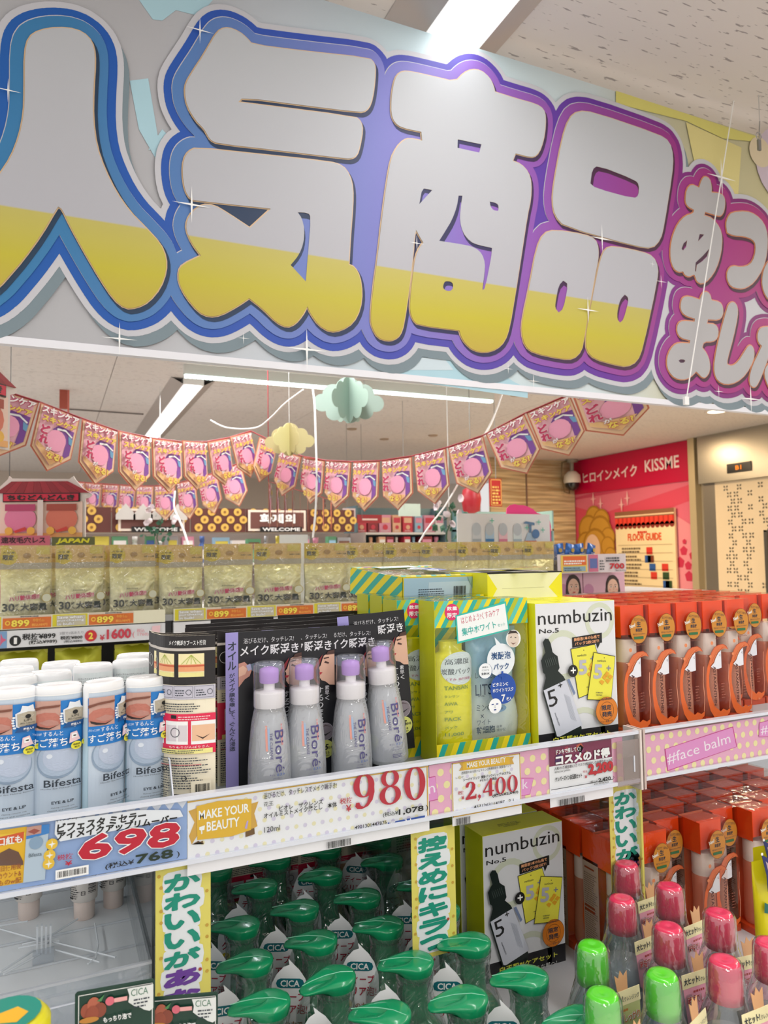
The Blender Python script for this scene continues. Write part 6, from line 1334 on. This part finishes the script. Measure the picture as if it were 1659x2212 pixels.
# taller stand on the right: blue pouches, 700 label, boxes with faces
st = tag(empty('counter_stand', (0, 0, 0)), 'small stand holding blue pouches above two pink face boxes', 'stand')
xa, xb = at(1205, 1215, Y=2.7).x, at(1352, 1215, Y=2.7).x; zt = at(1280, 1208, Y=2.8).z
MB().box((xa, 2.71, zt-.02), (xb, 2.95, zt), M('404040', .4)).build('shelf_board', st); MB().box((xa, 2.95, GD), (xb, 2.97, zt+.05), M('606060', .5)).build('back_panel', st)
mb = MB(); f = Fr((0, 2.70, 0), (1, 0, 0), (0, 0, 1), .0005); q = f.px; z0, z1 = q(1280, 1237)[1], q(1280, 1197)[1]; mb.obox(f, xa, z0, xb, z1, -.004, 0, M('d8ccd0', .4)); p = Pr(mb, f)
xs_ = lambda u: q(u, 1215)[0]
p.rect(xs_(1211), z0+.004, xs_(1268), z1-.003, M('e8c85c', .4)); p.rect(xs_(1216), z0+.036, xs_(1266), z1-.008, M('e0682c', .4)); p.lines(xs_(1218), z0+.038, xs_(1264)-xs_(1218), .022, 2, W, .6, 2); p.rect(xs_(1216), z0+.008, xs_(1264), z0+.03, M('88a8b8', .4)); p.lines(xs_(1218), z0+.01, xs_(1262)-xs_(1218), .018, 2, ink, .4, 3)
p.rect(xs_(1271), z0+.004, xs_(1291), z1-.003, M('c86c88', .4)); p.rect(xs_(1273), z0+.02, xs_(1289), z1-.02, M('5c6ca8', .4)); p.lines(xs_(1294), z0+.01, .03, .05, 4, ink, .4, 3)
p.lines(xs_(1308), z1-.038, xs_(1346)-xs_(1308), .024, 2, ink, .6, 4); p.text('700', xs_(1315), z0+.014, xs_(1347)-xs_(1315), .027, RED, .05)
p.text('税込770', xs_(1328), z0+.003, xs_(1350)-xs_(1328), .007, K)
tag(mb.build('price_card'), 'white and yellow price card reading 700 under the blue pouches', 'price card')
for i, u in enumerate((1203, 1228, 1256, 1282)):
    r = empty('blue_pouch', (at(u, 1195, Y=2.82).x, 2.80+.015*i, zt)); mb = MB(); vs = []
    for j in range(7):
        for k in range(7): a, b = k/6, j/6; vs.append(((a-.5)*.062, -.014*math.sin(math.pi*a)*math.sin(math.pi*b)+.001*math.sin(k*3+j), b*.075))
    fs = [(j*7+k, j*7+k+1, (j+1)*7+k+1, (j+1)*7+k) for j in range(6) for k in range(6)]; mb.add(vs, fs, M('2060b0', .25, .2), True); mb.box((-.031, .001, 0), (.031, .004, .075), M('1c50a0', .3)); mb.build('pouch', r)
    mb = MB(); p = Pr(mb, Fr((0, -.0155, 0), (1, 0, 0), (0, 0, 1), .0004)); p.disc(0, .045, .010, M('c8a850', .4)); p.lines(-.02, .012, .04, .02, 3, W, .3, i); mb.build('front_print', r)
    r.rotation_euler = (0, (-.15, .2, -.1, .25)[i], .1*i); tag(r, 'small royal blue pouch with gold spot, %s of four above the 700 card' % ORD[i], 'pouch', 'blue pouches above the 700 card')
def face(p, cx, cy, s, m=0):
    """printed portrait: oval face, dark parted hair, eyes, nose and lips"""
    E = lambda x, y, rx, ry, c, n=18: p.disc(cx+x*s, cy+y*s, rx*s, M(c, .5), n=n, ry=ry*s)
    E(0, .05, .62, .80, '3c2c28', 26); E(-.5, -.35, .16, .5, '3c2c28'); E(.5, -.35, .16, .5, '3c2c28'); E(0, -.85, .26, .35, 'd8a48c'); E(0, -.05, .47, .62, 'e4b8a0', 26)
    p.poly([(cx+a*s, cy+b*s) for a, b in ((-.48, .1), (-.40, .42), (-.05, .60), (.02, .62), (.42, .42), (.49, .1), (.52, .5), (.2, .8), (-.3, .8), (-.54, .45))], M('3c2c28', .5))
    for sx in (-1, 1): E(sx*.19, .03, .10, .045, 'f0e4dc', 12); p.l += 0; E(sx*.19, .03, .05, .05, '3a2820', 10); p.line([(cx+(sx*.19-.11)*s, cy+.14*s), (cx+(sx*.19)*s, cy+.18*s), (cx+(sx*.19+.11)*s, cy+.14*s)], .028*s, M('5c4034', .5)); E(sx*.3, -.18, .1, .06, 'e09c8c', 10)
    p.line([(cx, cy+.05*s), (cx+.03*s, cy-.17*s), (cx-.03*s, cy-.19*s)], .025*s, M('c08a74', .5)); p.poly([(cx+a*s, cy+b*s) for a, b in ((-.13, -.34), (-.04, -.31), (0, -.325), (.04, -.31), (.13, -.34), (.05, -.40), (-.05, -.40))], M('c03c48', .5))
for i, (u0, u1) in enumerate(((1205, 1258), (1260, 1349))):
    mb = MB(); f = Fr((0, 2.76, 0), (1, 0, 0), (0, 0, 1), .0004); q = f.px; x0, x1 = q(u0, 1260)[0], q(u1, 1260)[0]; zt2 = q(u0, 1238)[1]
    mb.box((x0, 2.76, GD), (x1, 2.86, zt2), M('d8a0b4', .45)); p = Pr(mb, f); p.l = 1; p.rect(x0, GD, x1, zt2, M('e0b0c0', .45)); p.disc(x0+.03, zt2-.08, .03, M('c888a8', .45), n=12)
    a, b = q((1238, 1323)[i], 1268); face(p, a, b, .068)
    tag(mb.build('face_box'), ('pink box printed with a woman\'s face, left of the two under the 700 card', 'pink box printed with a woman\'s face, wider right one under the 700 card')[i], 'box', 'pink boxes with printed faces')
# ------------------------------------------------------------------ bunting, paper clouds, hanging signs and cords
def pat(u, v, z):
    """point at view depth z behind a pixel"""
    return EYE+raydir(u, v)*z
tan_, pkf, pur, mag, yl2, dpk = M('e8c4a0', .5), M('f0b8c4', .5), M('7c4898', .5), M('c0305c', .5), M('ecd060', .5), M('d84878', .5)
def pennant(tl, tr, h, lab, group):
    X = (tr-tl); w_ = X.length; X.normalize(); Z = Vector((0, 0, 1)); Yv = (Z-X*Z.dot(X)).normalized(); f = Fr(tl, X, Yv, .0012)
    P = [(0, 0), (0, -h*.70), (w_*.5, -h), (w_, -h*.70), (w_, 0)]
    mb = MB(); mb.solid(f, P, -.001, 0, M('c87058', .5)); p = Pr(mb, f); g = lambda a, b: (w_*a, -h*b); L_ = lambda *q: [g(*i) for i in q]
    p.poly(L_((.03, .02), (.03, .69), (.5, .975), (.97, .69), (.97, .02)), tan_); p.poly(L_((.08, .04), (.08, .66), (.5, .90), (.92, .66), (.92, .04)), pkf)
    p.poly(L_((.40, .34), (.52, .25), (.92, .27), (.92, .66), (.76, .76), (.78, .50), (.70, .38), (.50, .36)), pur); p.poly(L_((.80, .36), (.92, .40), (.92, .50), (.84, .48)), M('6c9cc0', .5)); p.poly(L_((.50, .30), (.70, .28), (.90, .36), (.88, .38), (.70, .31), (.50, .33)), W); p.disc(*g(.53, .50), w_*.24, M('eca0bc', .5), n=16, ry=h*.17)
    p.poly(L_((.08, .58), (.30, .66), (.60, .70), (.80, .72), (.5, .90), (.08, .66)), M('ecc088', .5))
    a, b = g(.05, .14); p.text('スキンケア', a, b, w_*.90, h*.115, M('f8f0ec', .5), .06, out=mag, ob=.14); a, b = g(.08, .27); p.l += 1; p.text('スキンケア', a, b, w_*.84, h*.10, yl2, .07, out=mag, ob=.13)
    a, b = g(.09, .47); p.text('ど', a, b, w_*.22, h*.15, mag, .07, out=M('f4d8dc', .5), ob=.13); a, b = g(.09, .62); p.text('れ', a, b, w_*.22, h*.14, mag, .07, out=M('f4d8dc', .5), ob=.13)
    a, b = g(.28, .71); p.text('が', a, b, w_*.14, h*.07, W, .04, out=mag, ob=.10); a, b = g(.32, .83); p.text('なる?', a, b, w_*.40, h*.12, yl2, .06, out=mag, ob=.12)
    return tag(mb.build('pennant'), lab, 'pennant', group)
PN = [((-20, 835), (85, 869), 2.7), ((87, 869), (173, 903), 2.79), ((177, 905), (253, 931), 2.96), ((255, 930), (324, 946), 3.13), ((327, 946), (391, 955), 3.4), ((393, 951), (445, 955), 3.63), ((448, 955), (494, 946), 3.9), ((496, 944), (541, 932), 4.0),
      ((560, 944), (600, 960), 4.15), ((605, 973), (652, 986), 4.15), ((656, 987), (702, 995), 3.95), ((706, 994), (759, 998), 3.74), ((764, 998), (820, 996), 3.58), ((825, 995), (890, 986), 3.47), ((894, 982), (963, 968), 3.36), ((967, 966), (1044, 941), 3.3), ((1048, 936), (1133, 894), 3.22), ((1137, 892), (1231, 852), 3.18), ((1235, 851), (1372, 800), 3.12)]
zs = [2.66]+[(PN[i][2]+PN[i+1][2])/2 for i in range(len(PN)-1)]+[3.1]
GN = 'front string of pink sale pennants'
for i, (a, b, z) in enumerate(PN):
    tl, tr = pat(*a, zs[i]), pat(*b, zs[i+1]); pennant(tl, tr, .245, 'pink and purple paper pennant, %s from the left on the front string' % (ORD+['nineteenth'])[i], GN)
pts = [pat(PN[0][0][0], PN[0][0][1], zs[0])]+[pat(b[0], b[1]-1, zs[i+1]) for i, (a, b, z) in enumerate(PN)]
tag(MB().tube(pts, .003, M('a02838', .5), 6).build('bunting_string'), 'dark red string that carries the front row of pennants', 'string')
P2 = [((144, 1040), (184, 1043), 6.6), ((186, 1043), (220, 1046), 6.6), ((222, 1046), (258, 1048), 6.6), ((260, 1048), (294, 1050), 6.5), ((296, 1050), (332, 1051), 6.4), ((334, 1050), (378, 1046), 5.6), ((382, 1044), (422, 1036), 5.2), ((426, 1034), (468, 1020), 5.0), ((472, 1018), (520, 1000), 4.8)]
for i, (a, b, z) in enumerate(P2): pennant(pat(*a, z), pat(*b, z-.05), .27, 'dimmer pink pennant, %s from the left on the string farther back' % ORD[i], 'rear string of pink sale pennants')
tag(MB().tube([pat(a[0], a[1]-1, z) for a, b, z in P2]+[pat(P2[-1][1][0], P2[-1][1][1]-1, 4.75)], .003, M('a02838', .5), 6).build('bunting_string'), 'dark red string that carries the dimmer pennants farther back', 'string')
P3 = [((580+i*17, 1040+i*5), (590+i*17, 1042+i*5), 4.6+i*.22) for i in range(9)]
for i, (a, b, z) in enumerate(P3):
    p0 = pat(*a, z); pennant(p0, p0+Vector((.055, .17, 0)), .29, 'pink pennant seen almost edge on, %s of the cluster below the yellow cloud' % ORD[i], 'edge-on string of pink sale pennants')
p0 = pat(*P3[0][0], P3[0][2]); tag(MB().tube([(p0.x, p0.y, CEIL)]+[pat(a[0], a[1], z) for a, b, z in P3]+[pat(745, 1085, 6.6)], .003, M('a02838', .5), 6).build('bunting_string'), 'red string of the pennants seen edge on', 'string')
# paper clouds
def cloud(u, v, z, w_, m1, m2, lab, rz):
    c = pat(u, v, z); r = empty('paper_cloud', c, rz); n = [(-.5, .02, .17), (-.3, .17, .20), (-.02, .27, .24), (.28, .17, .20), (.5, .0, .16), (.3, -.14, .16), (.02, -.2, .17), (-.28, -.16, .16), (0, .02, .3), (.2, 0, .25), (-.2, 0, .25)]
    for k in range(3):
        f = Fr((0, 0, 0), (math.cos(k*math.pi/3+.1), math.sin(k*math.pi/3+.1), 0), (0, 0, 1), .001); mb = MB(); p = Pr(mb, f)
        p.union([[(x*w_+rr*w_*math.cos(i*math.pi/9), y*w_+rr*w_*math.sin(i*math.pi/9)) for i in range(18)] for x, y, rr in n], (m1, m2, m2)[k]); o = mb.build('paper_leaf', r)
        md = o.modifiers.new('thick', 'SOLIDIFY'); md.thickness = .0015
    MB().tube([(0, 0, .25*w_), (0, 0, CEIL-c.z)], .0012, M('e8e8e8', .4), 5).build('thread', r)
    return tag(r, lab, 'decoration', 'folded paper clouds')
cloud(754, 872, 3.6, .26, M('a4b8ae', .6), M('94aa9e', .6), 'blue-green folded paper cloud hanging under the LED battens', -.45)
cloud(625, 955, 3.9, .20, M('d4cc94', .6), M('b8ac7c', .6), 'pale yellow folded paper cloud hanging left of the white cord', .5)
# cords
def cord(pts, r_, lab, m='e8e6e4'):
    P = [pat(*a) for a in pts]; Q = []
    for i in range(len(P)-1):
        for k in range(4):
            t = k/4; p0, p1, p2, p3 = P[max(i-1, 0)], P[i], P[i+1], P[min(i+2, len(P)-1)]
            Q.append(.5*((2*p1)+(p2-p0)*t+(2*p0-5*p1+4*p2-p3)*t*t+(3*p1-p0-3*p2+p3)*t**3))
    Q.append(P[-1]); return tag(MB().tube(Q, r_, M(m, .45), 7).build('cord'), lab, 'cord', 'white cords')
cord([(455, 908, 4.6), (490, 924, 4.4), (550, 925, 4.2), (582, 905, 4.1), (615, 872, 4.0), (655, 842, 3.9)], .0045, 'white cord sagging from the ceiling left of the yellow cloud')
cord([(676, 842, 3.5), (680, 880, 3.3), (682, 950, 3.1), (684, 1020, 3.0), (682, 1100, 2.95), (676, 1162, 2.9)], .0045, 'long white cord hanging straight down past the paper clouds')
cord([(1084, 853, 4.8), (1065, 905, 4.3), (1046, 942, 3.4)], .006, 'short white cord from the end of the LED batten to the pennants')
cord([(988, 1048, 3.4), (960, 1095, 3.2), (925, 1140, 3.0), (905, 1172, 2.95)], .004, 'slanting white cord below the right hand pennants')
cord([(378, 1062, 4.0), (376, 1095, 3.6), (388, 1125, 3.2), (400, 1155, 2.9), (410, 1192, 2.72)], .005, 'kinked white cord hanging down to the gold bags')
a, b = at(148, 884, Z=CEIL-.01), at(310, 895, Z=CEIL-.01); tag(MB().tube([a, b], .006, M('6a6260', .5), 6).build('ceiling_rail'), 'thin grey rail under the ceiling left of the lamp', 'rail')
c = pat(137, 852, 6.1); mb = MB(); mb.box((c.x-.03, c.y-.02, c.z-.12), (c.x+.03, c.y+.02, CEIL), M('a85040', .5)); mb.box((c.x+.031, c.y-.02, c.z-.15), (c.x+.045, c.y+.02, CEIL), M('c86858', .5)); tag(mb.build('hanging_tag'), 'small red-brown hanging tag beyond the first pennants', 'tag')
# house-shaped shop signs
def house(o, X, lab, cut=1):
    f = Fr(o, X, (0, 0, 1), .0015); r = empty('hanging_sign', (0, 0, 0)); mb = MB(); w_ = .30
    out = [(-.02, 0), (-.02, .15), (-.035, .155), (-.03, .18), (.015, .225), (.02, .238), (.03, .228), (.24, .225), (.255, .236), (.262, .222), (.29, .19), (.325, .165), (.315, .155), (.30, .15), (.30, 0)]
    mb.solid(f, out, -.006, 0, M('d8ccc4', .5)); p = Pr(mb, f); p.l = 1
    p.rect(-.01, .005, .29, .14, M('e8c8b8', .5)); p.rect(-.01, .005, .29, .022, M('e4a868', .5))
    for a, c1_, c2_ in ((.005, 'd8789a', 'b03c64'), (.155, 'd0705a', 'a04434')): p.l = 4; p.disc(a+.06, .075, .058, M(c1_, .5), n=16, ry=.05); p.rect(a+.005, .105, a+.115, .130, M(c2_, .5)); p.disc(a+.02, .03, .015, M('e4b048', .5), n=10); p.disc(a+.10, .03, .015, M('e4b048', .5), n=10); p.poly([(a+.04, .03), (a+.08, .045), (a+.085, .035), (a+.045, .022)], M('c83830', .5))
    p.rect(.130, .012, .150, .145, M('d8c8c0', .5))
    mb.build('panel', r)
    mb = MB(); mb.solid(f, [(.0, .138), (.28, .138), (.28, .172), (0, .172)], .0, .006, M('30100f', .5)); p = Pr(mb, f); p.l = 5; p.rect(.004, .142, .276, .168, M('c8203c', .5)); p.text('ちむどんどんき', .018, .1445, .244, .021, K, .06); mb.build('name_board', r)
    for k in range(10):
        a = -.028+k*.0345; tp0, tp1 = .03+k*.0205, .03+(k+1)*.0205; mb = MB(); mb.solid(f, [(a, .172), (a+.0337, .172), (tp1, .216), (tp0+.0003, .216)], 0, .005, M('98222c' if k % 2 else '8a1c26', .5)); mb.build('roof_tile', r)
    MB().tube([f(.02, .235)+f.N*(-.002), (f(.02, .235).x, f(.02, .235).y, CEIL)], .0015, M('505050', .5), 5).build('thread', r)
    return tag(r, lab, 'sign', 'house-shaped hanging signs')
o = pat(6, 1165, 2.75); house(o, (math.cos(PSI), -math.sin(PSI)*.8, 0), 'house-shaped hanging sign with red roof and black lettering, above the gold bags at the left')
dh = Vector((.8, .9, 0)).normalized(); o = pat(36, 975, 2.0)-dh*.325; house(o, dh, 'house-shaped hanging sign turned away, cut by the left edge above the pennants')
# boards stuck behind the gold bags
mb = MB(); f = Fr((0, 2.98, 0), (1, 0, 0), (0, 0, 1), .001); q = f.px; x0, x1 = q(-80, 1168)[0], q(108, 1168)[0]; mb.obox(f, x0, GD, x1, q(50, 1157)[1], -.004, 0, M('c86478', .5)); p = Pr(mb, f); p.ptext('速攻毛穴レス', 2, 1174, 98, 14, M('3c1c24', .5), .03); tag(mb.build('shop_board'), 'rose coloured board with dark kanji right above the leftmost gold bags', 'board')
mb = MB(); x0, x1 = q(112, 1168)[0], q(205, 1168)[0]; mb.obox(f, x0, GD, x1, q(150, 1160)[1], -.004, 0, M('5c6038', .5)); p = Pr(mb, f); p.ptext('JAPAN', 120, 1176, 190, 13, M('d8d430', .5), .07, slant=.3); tag(mb.build('shop_board'), 'dark board with slanted yellow JAPAN lettering', 'board')
mb = MB(); x0, x1 = q(604, 1165)[0], q(665, 1165)[0]; mb.obox(f, x0, GD, x1, q(630, 1155)[1], -.004, 0, M('d8dde2', .5)); tag(mb.build('white_box'), 'plain white box top behind the gold bags near the long cord', 'box')

# ------------------------------------------------------------------ far shelves
def far_unit(x0, x1, Y, ztop, levels, lab, seed, pal, bodyc='b8b4b0'):
    r = tag(empty('shop_shelf', (x0, Y, 0)), lab, 'shelf', 'far shelf units'); L_ = x1-x0; MB().box((0, .35, 0), (L_, .38, ztop), M(bodyc, .6)).build('back_panel', r); rnd = random.Random(seed); out = []
    for z in levels: MB().box((0, 0, z-.025), (L_, .35, z), M('d4d2d0', .5)).build('shelf_board', r)
    for k in (0, L_-.02): MB().box((k, .0, 0), (k+.02, .35, ztop), M(bodyc, .5)).build('side_panel', r)
    return rnd
GC = {}
def far_goods(x0, x1, Y, z, hmax, rnd, pal, where, kinds=('box', 'bag', 'bottle')):
    x = x0+.02; n = 0
    while x < x1-.12:
        w_ = rnd.uniform(.07, .15); h = min(hmax, rnd.uniform(.19, .29)); c = rnd.choice(pal); c2 = rnd.choice(pal); k = rnd.choice(kinds); mb = MB()
        if k == 'bottle': mb.lathe([(w_*.32, 0), (w_*.36, .01), (w_*.36, h*.6), (w_*.16, h*.75), (w_*.16, h*.8), (w_*.2, h*.81), (w_*.2, h), (0, h)], M(c, .35), 14, (w_/2, .12, 0)); p = Pr(mb, Fr((0, .12-w_*.37, 0), (1, 0, 0), (0, 0, 1), .002)); p.rect(w_*.32, h*.15, w_*.68, h*.5, M(c2, .5))
        else:
            d_ = .16 if k == 'box' else .08; mb.box((0, .04, 0), (w_, .04+d_, h), M(c, .4)); p = Pr(mb, Fr((0, .04, 0), (1, 0, 0), (0, 0, 1), .002)); p.rect(w_*.1, h*.55, w_*.9, h*.85, M(c2, .5)); p.disc(w_*.5, h*.3, w_*.22, M(rnd.choice(pal), .5), n=12); p.lines(w_*.15, h*.05, w_*.7, h*.1, 2, W, .4, n)
        o = mb.build('product_'+k, loc=(x, Y, z)); n += 1
        GC[where] = GC.get(where, 0)+1; i = GC[where]
        colname = CN.get(c, 'coloured'); c2n = CN.get(c2, 'coloured')
        tag(o, '%s %s with %s print, %s from left %s' % (colname, k, c2n, ORD[i-1], where), k, 'goods '+where); x += w_+rnd.uniform(.01, .035)
CN = {'c83c50': 'red', 'e8e4e0': 'white', 'd890a8': 'pink', '8c2c38': 'dark red', '90b8d0': 'pale blue', 'c8b848': 'yellow', '5c9870': 'green', '704838': 'brown', 'a8a8ac': 'grey', '4868a8': 'blue', 'e0b090': 'peach'}
palA = ['c83c50', 'e8e4e0', 'd890a8', '90b8d0', 'c8b848', '5c9870', 'e8e4e0', '704838', '4868a8', 'a8a8ac']; palB = ['c83c50', 'e8e4e0', 'd890a8', '8c2c38', '90b8d0', 'e8e4e0', 'e0b090']
YF = 6.3
xl, xr_ = at(60, 1150, Y=YF).x, at(790, 1150, Y=YF).x
zh0, zh1 = at(400, 1150, Y=YF).z, at(400, 1098, Y=YF).z
rn = far_unit(xl-1.2, xr_, YF, zh0, (1.45, 1.12), 'long far shelf unit under the brown dotted header', 3, palA, '8c7c74')
far_goods(xl-1.1, xr_, YF, 1.45, zh0-1.45-.03, rn, palA, 'under the brown header')
# brown dotted header signs, one per bay
def header(u0, u1, i, text):
    f = Fr((0, YF-.03, 0), (1, 0, 0), (0, 0, 1), .003); q = f.px; x0, x1 = q(u0, 1120)[0], q(u1, 1120)[0]; mb = MB(); mb.obox(f, x0, zh0, x1, zh1, -.02, 0, M('5c2c24', .6)); p = Pr(mb, f); n = int((x1-x0)/.11)
    for a in range(n):
        for b in range(3): p.l = 1; cx = x0+.06+a*.11+(.05 if b % 2 else 0); cy = zh0+.04+b*(zh1-zh0-.07)/2; p.disc(cx, cy, .034, M('d8ac50', .6), n=12); p.l = 3; p.disc(cx, cy, .012, M('8c5c28', .6), n=6)
    if text:
        m = (x0+x1)/2; ww = .52; p.l = 5; p.rect(m-ww/2, zh0+.01, m+ww/2, zh1-.01, M('e8d8c8', .6)); p.rect(m-ww/2+.02, zh0+.03, m+ww/2-.02, zh1-.03, M('6a4038', .6)); (p.text(text, m-.16, zh0+.075, .32, .085, W, .07) if text.strip() else None); p.l += 2; p.rect(m-.16, zh0-.0, m+.22, zh0+.045, K); p.text('WELCOME', m-.14, zh0+.008, .34, .03, W, .05)
    tag(mb.build('header_sign'), 'brown header sign with gold dots'+(' and WELCOME' if text else '')+', %s from the left' % ORD[i], 'sign', 'brown dotted header signs')
for i, (a, b, t) in enumerate(((-60, 240, ''), (242, 410, ' '), (413, 530, ''), (532, 662, '화제의'), (664, 765, ''))): header(a, b, i, t)
x0 = at(245, 1100, Y=YF-.08).x
for k in range(4): f = Fr((at(250+k*38, 1125, Y=YF-.10).x, YF-.10, at(250, 1122, Y=YF-.1).z), (1, 0, 0), (0, 0, 1)); MB_ = MB(); MB_.solid(f, [(0, 0), (.15, 0), (.15, .04), (.075, .13), (0, .04)], -.01, 0, M('c4beb8', .6)); tag(MB_.build('white_gable'), 'small white gable shape on the brown header, %s of four' % ORD[k], 'decoration', 'white gable shapes')
# green and white hanging garland, two places
def garland(u, v0, v1, z, lab, seed):
    rnd = random.Random(seed); r = empty('garland', (0, 0, 0)); P = [pat(u+6*math.sin(i), v0+(v1-v0)*i/6, z) for i in range(7)]; MB().tube(P, .005, M('3c5c40', .6), 5).build('stem', r)
    gm = M('2c5c44', .6); wm = M('e4d8dc', .6); me = None
    for i in range(26):
        t = rnd.random(); b = P[min(5, int(t*6))].lerp(P[min(6, int(t*6)+1)], rnd.random())+Vector((rnd.uniform(-.11, .11), rnd.uniform(-.06, .06), rnd.uniform(-.04, .04))); s_ = rnd.uniform(.03, .055)
        if me is None:
            o = MB().add([(0, 0, 0), (.6, .1, .5), (1, 0, 0), (.6, -.1, -.5), (.5, .15, 0)], [(0, 1, 4), (1, 2, 4), (2, 3, 4), (3, 0, 4)], gm).build('leaf', r); me = o
        else: o = me.copy(); COL.objects.link(o)
        o.location = b; o.scale = (s_, s_, s_); o.rotation_euler = (rnd.uniform(0, 6), rnd.uniform(0, 6), rnd.uniform(0, 6))
    fl = None
    for i in range(8):
        b = P[rnd.randrange(4)]+Vector((rnd.uniform(-.12, .12), -.05, rnd.uniform(-.02, .06)))
        if fl is None: fl = MB().lathe([(.0, 0), (.022, .008), (.028, .02)], wm, 6, cap=False).build('blossom', r); o = fl
        else: o = fl.copy(); COL.objects.link(o)
        o.location = b; o.rotation_euler = (rnd.uniform(.5, 2.2), 0, rnd.uniform(0, 6))
    MB().tube([P[0], (P[0].x, P[0].y, CEIL)], .003, M('d8d8d4', .5), 5).build('thread', r)
    return tag(r, lab, 'plant', 'artificial leaf garlands')
garland(345, 1098, 1176, 5.95, 'artificial green garland hanging before the far WELCOME sign', 1)
garland(970, 1095, 1176, 4.6, 'artificial garland with pale blossoms left of the white bottle board', 2)
# mid-distance bays to the right of the brown header
Y3 = 7.6; xa = at(770, 1150, Y=Y3).x; xb = at(1150, 1150, Y=Y3).x
rn = far_unit(xa, xa+1.15, Y3, 2.05, (1.75, 1.5, 1.15), 'blue-grey shelf bay behind the pennants, left part', 5, palB, '5c7880')
far_goods(xa, xa+1.15, Y3, 1.5, .2, rn, palB, 'in the blue-grey bay'); far_goods(xa, xa+1.15, Y3, 1.75, .2, rn, palB, 'on top of the blue-grey bay')
rn = far_unit(xa+1.25, xb+.1, Y3-.3, 2.0, (1.78, 1.52, 1.15), 'pale blue shelf bay behind the pennants, right part', 6, palB, '8cb4bc')
far_goods(xa+1.25, xb, Y3-.3, 1.52, .22, rn, palB, 'in the pale blue bay')
mb = MB(); f = Fr((0, Y3-.36, 0), (1, 0, 0), (0, 0, 1), .003); q = f.px; x0, x1 = q(772, 1120)[0], q(825, 1120)[0]; mb.obox(f, x0, q(800, 1130)[1], x1, q(800, 1112)[1], -.02, 0, M('a02c34', .5)); p = Pr(mb, f); p.prect(782, 1124, 815, 4, M('e8c8c0', .5)); mb.box((x0+.05, Y3-.37, q(800, 1120)[1]), (x0+.053, Y3-.365, CEIL), M('808080', .5)); tag(mb.build('red_sign'), 'dark red header board under the pennants', 'sign')
mb = MB(); x0, x1 = q(742, 1120)[0], q(768, 1120)[0]; mb.obox(f, x0, q(755, 1132)[1], x1, q(755, 1098)[1], -.02, 0, M('e0c8c8', .5)); p = Pr(mb, f); p.l = 2; p.poly([q(746, 1106), q(763, 1102), q(763, 1128), q(746, 1128)], M('c04858', .5)); mb.box((x0+.05, Y3-.345, CEIL-.9), (x0+.053, Y3-.34, CEIL), M('808080', .5)); tag(mb.build('poster'), 'small red and white poster right of the brown header', 'poster')
mb = MB(); f = Fr((0, 6.0, 0), (1, 0, 0), (0, 0, 1), .003); q = f.px; x0, x1 = q(862, 1090)[0], q(908, 1090)[0]; mb.obox(f, x0, q(880, 1115)[1], x1, q(880, 1088)[1], -.02, 0, M('b8c4b8', .5)); mb.box((x0+.05, 6.0, q(880, 1100)[1]), (x0+.053, 6.004, CEIL), M('808080', .5)); tag(mb.build('pale_board'), 'pale grey-green board between the middle pennants', 'board')
f = Fr((0, 5.6, 0), (1, 0, 0), (0, 0, 1), .003); q = f.px; mb = MB(); x0, x1 = q(1058, 1065)[0], q(1084, 1065)[0]; mb.obox(f, x0, q(1070, 1094)[1], x1, q(1070, 1034)[1], -.01, 0, M('b81c20', .5)); p = Pr(mb, f); m = M('e8b860', .5)
p.frame(x0+.008, q(1070, 1092)[1], x1-.008, q(1070, 1036)[1], .006, m); p.l += 1; p.lines(x0+.02, q(1070, 1090)[1], (x1-x0)-.04, .17, 6, m, .6, 3)
tag(mb.build('red_banner'), 'narrow red vertical sign with gold characters below the right pennants', 'sign'); o = COL.objects['red_banner']; a = q(1071, 1034); MB().tube([(a[0], 5.6, a[1]), (a[0], 5.6, CEIL)], .003, M('909090', .5), 5).build('thread', o)
mb = MB(); c = pat(1018, 1078, 6.2); mb.lathe([(.03, -.12), (.07, -.10), (.085, 0), (.07, .08), (.03, .1)], M('b02430', .4), 14, c); mb.tube([(c.x, c.y, c.z+.09), (c.x, c.y, CEIL)], .003, M('808080', .5), 5); tag(mb.build('paper_lantern'), 'dark red paper lantern left of the narrow red sign', 'lantern')
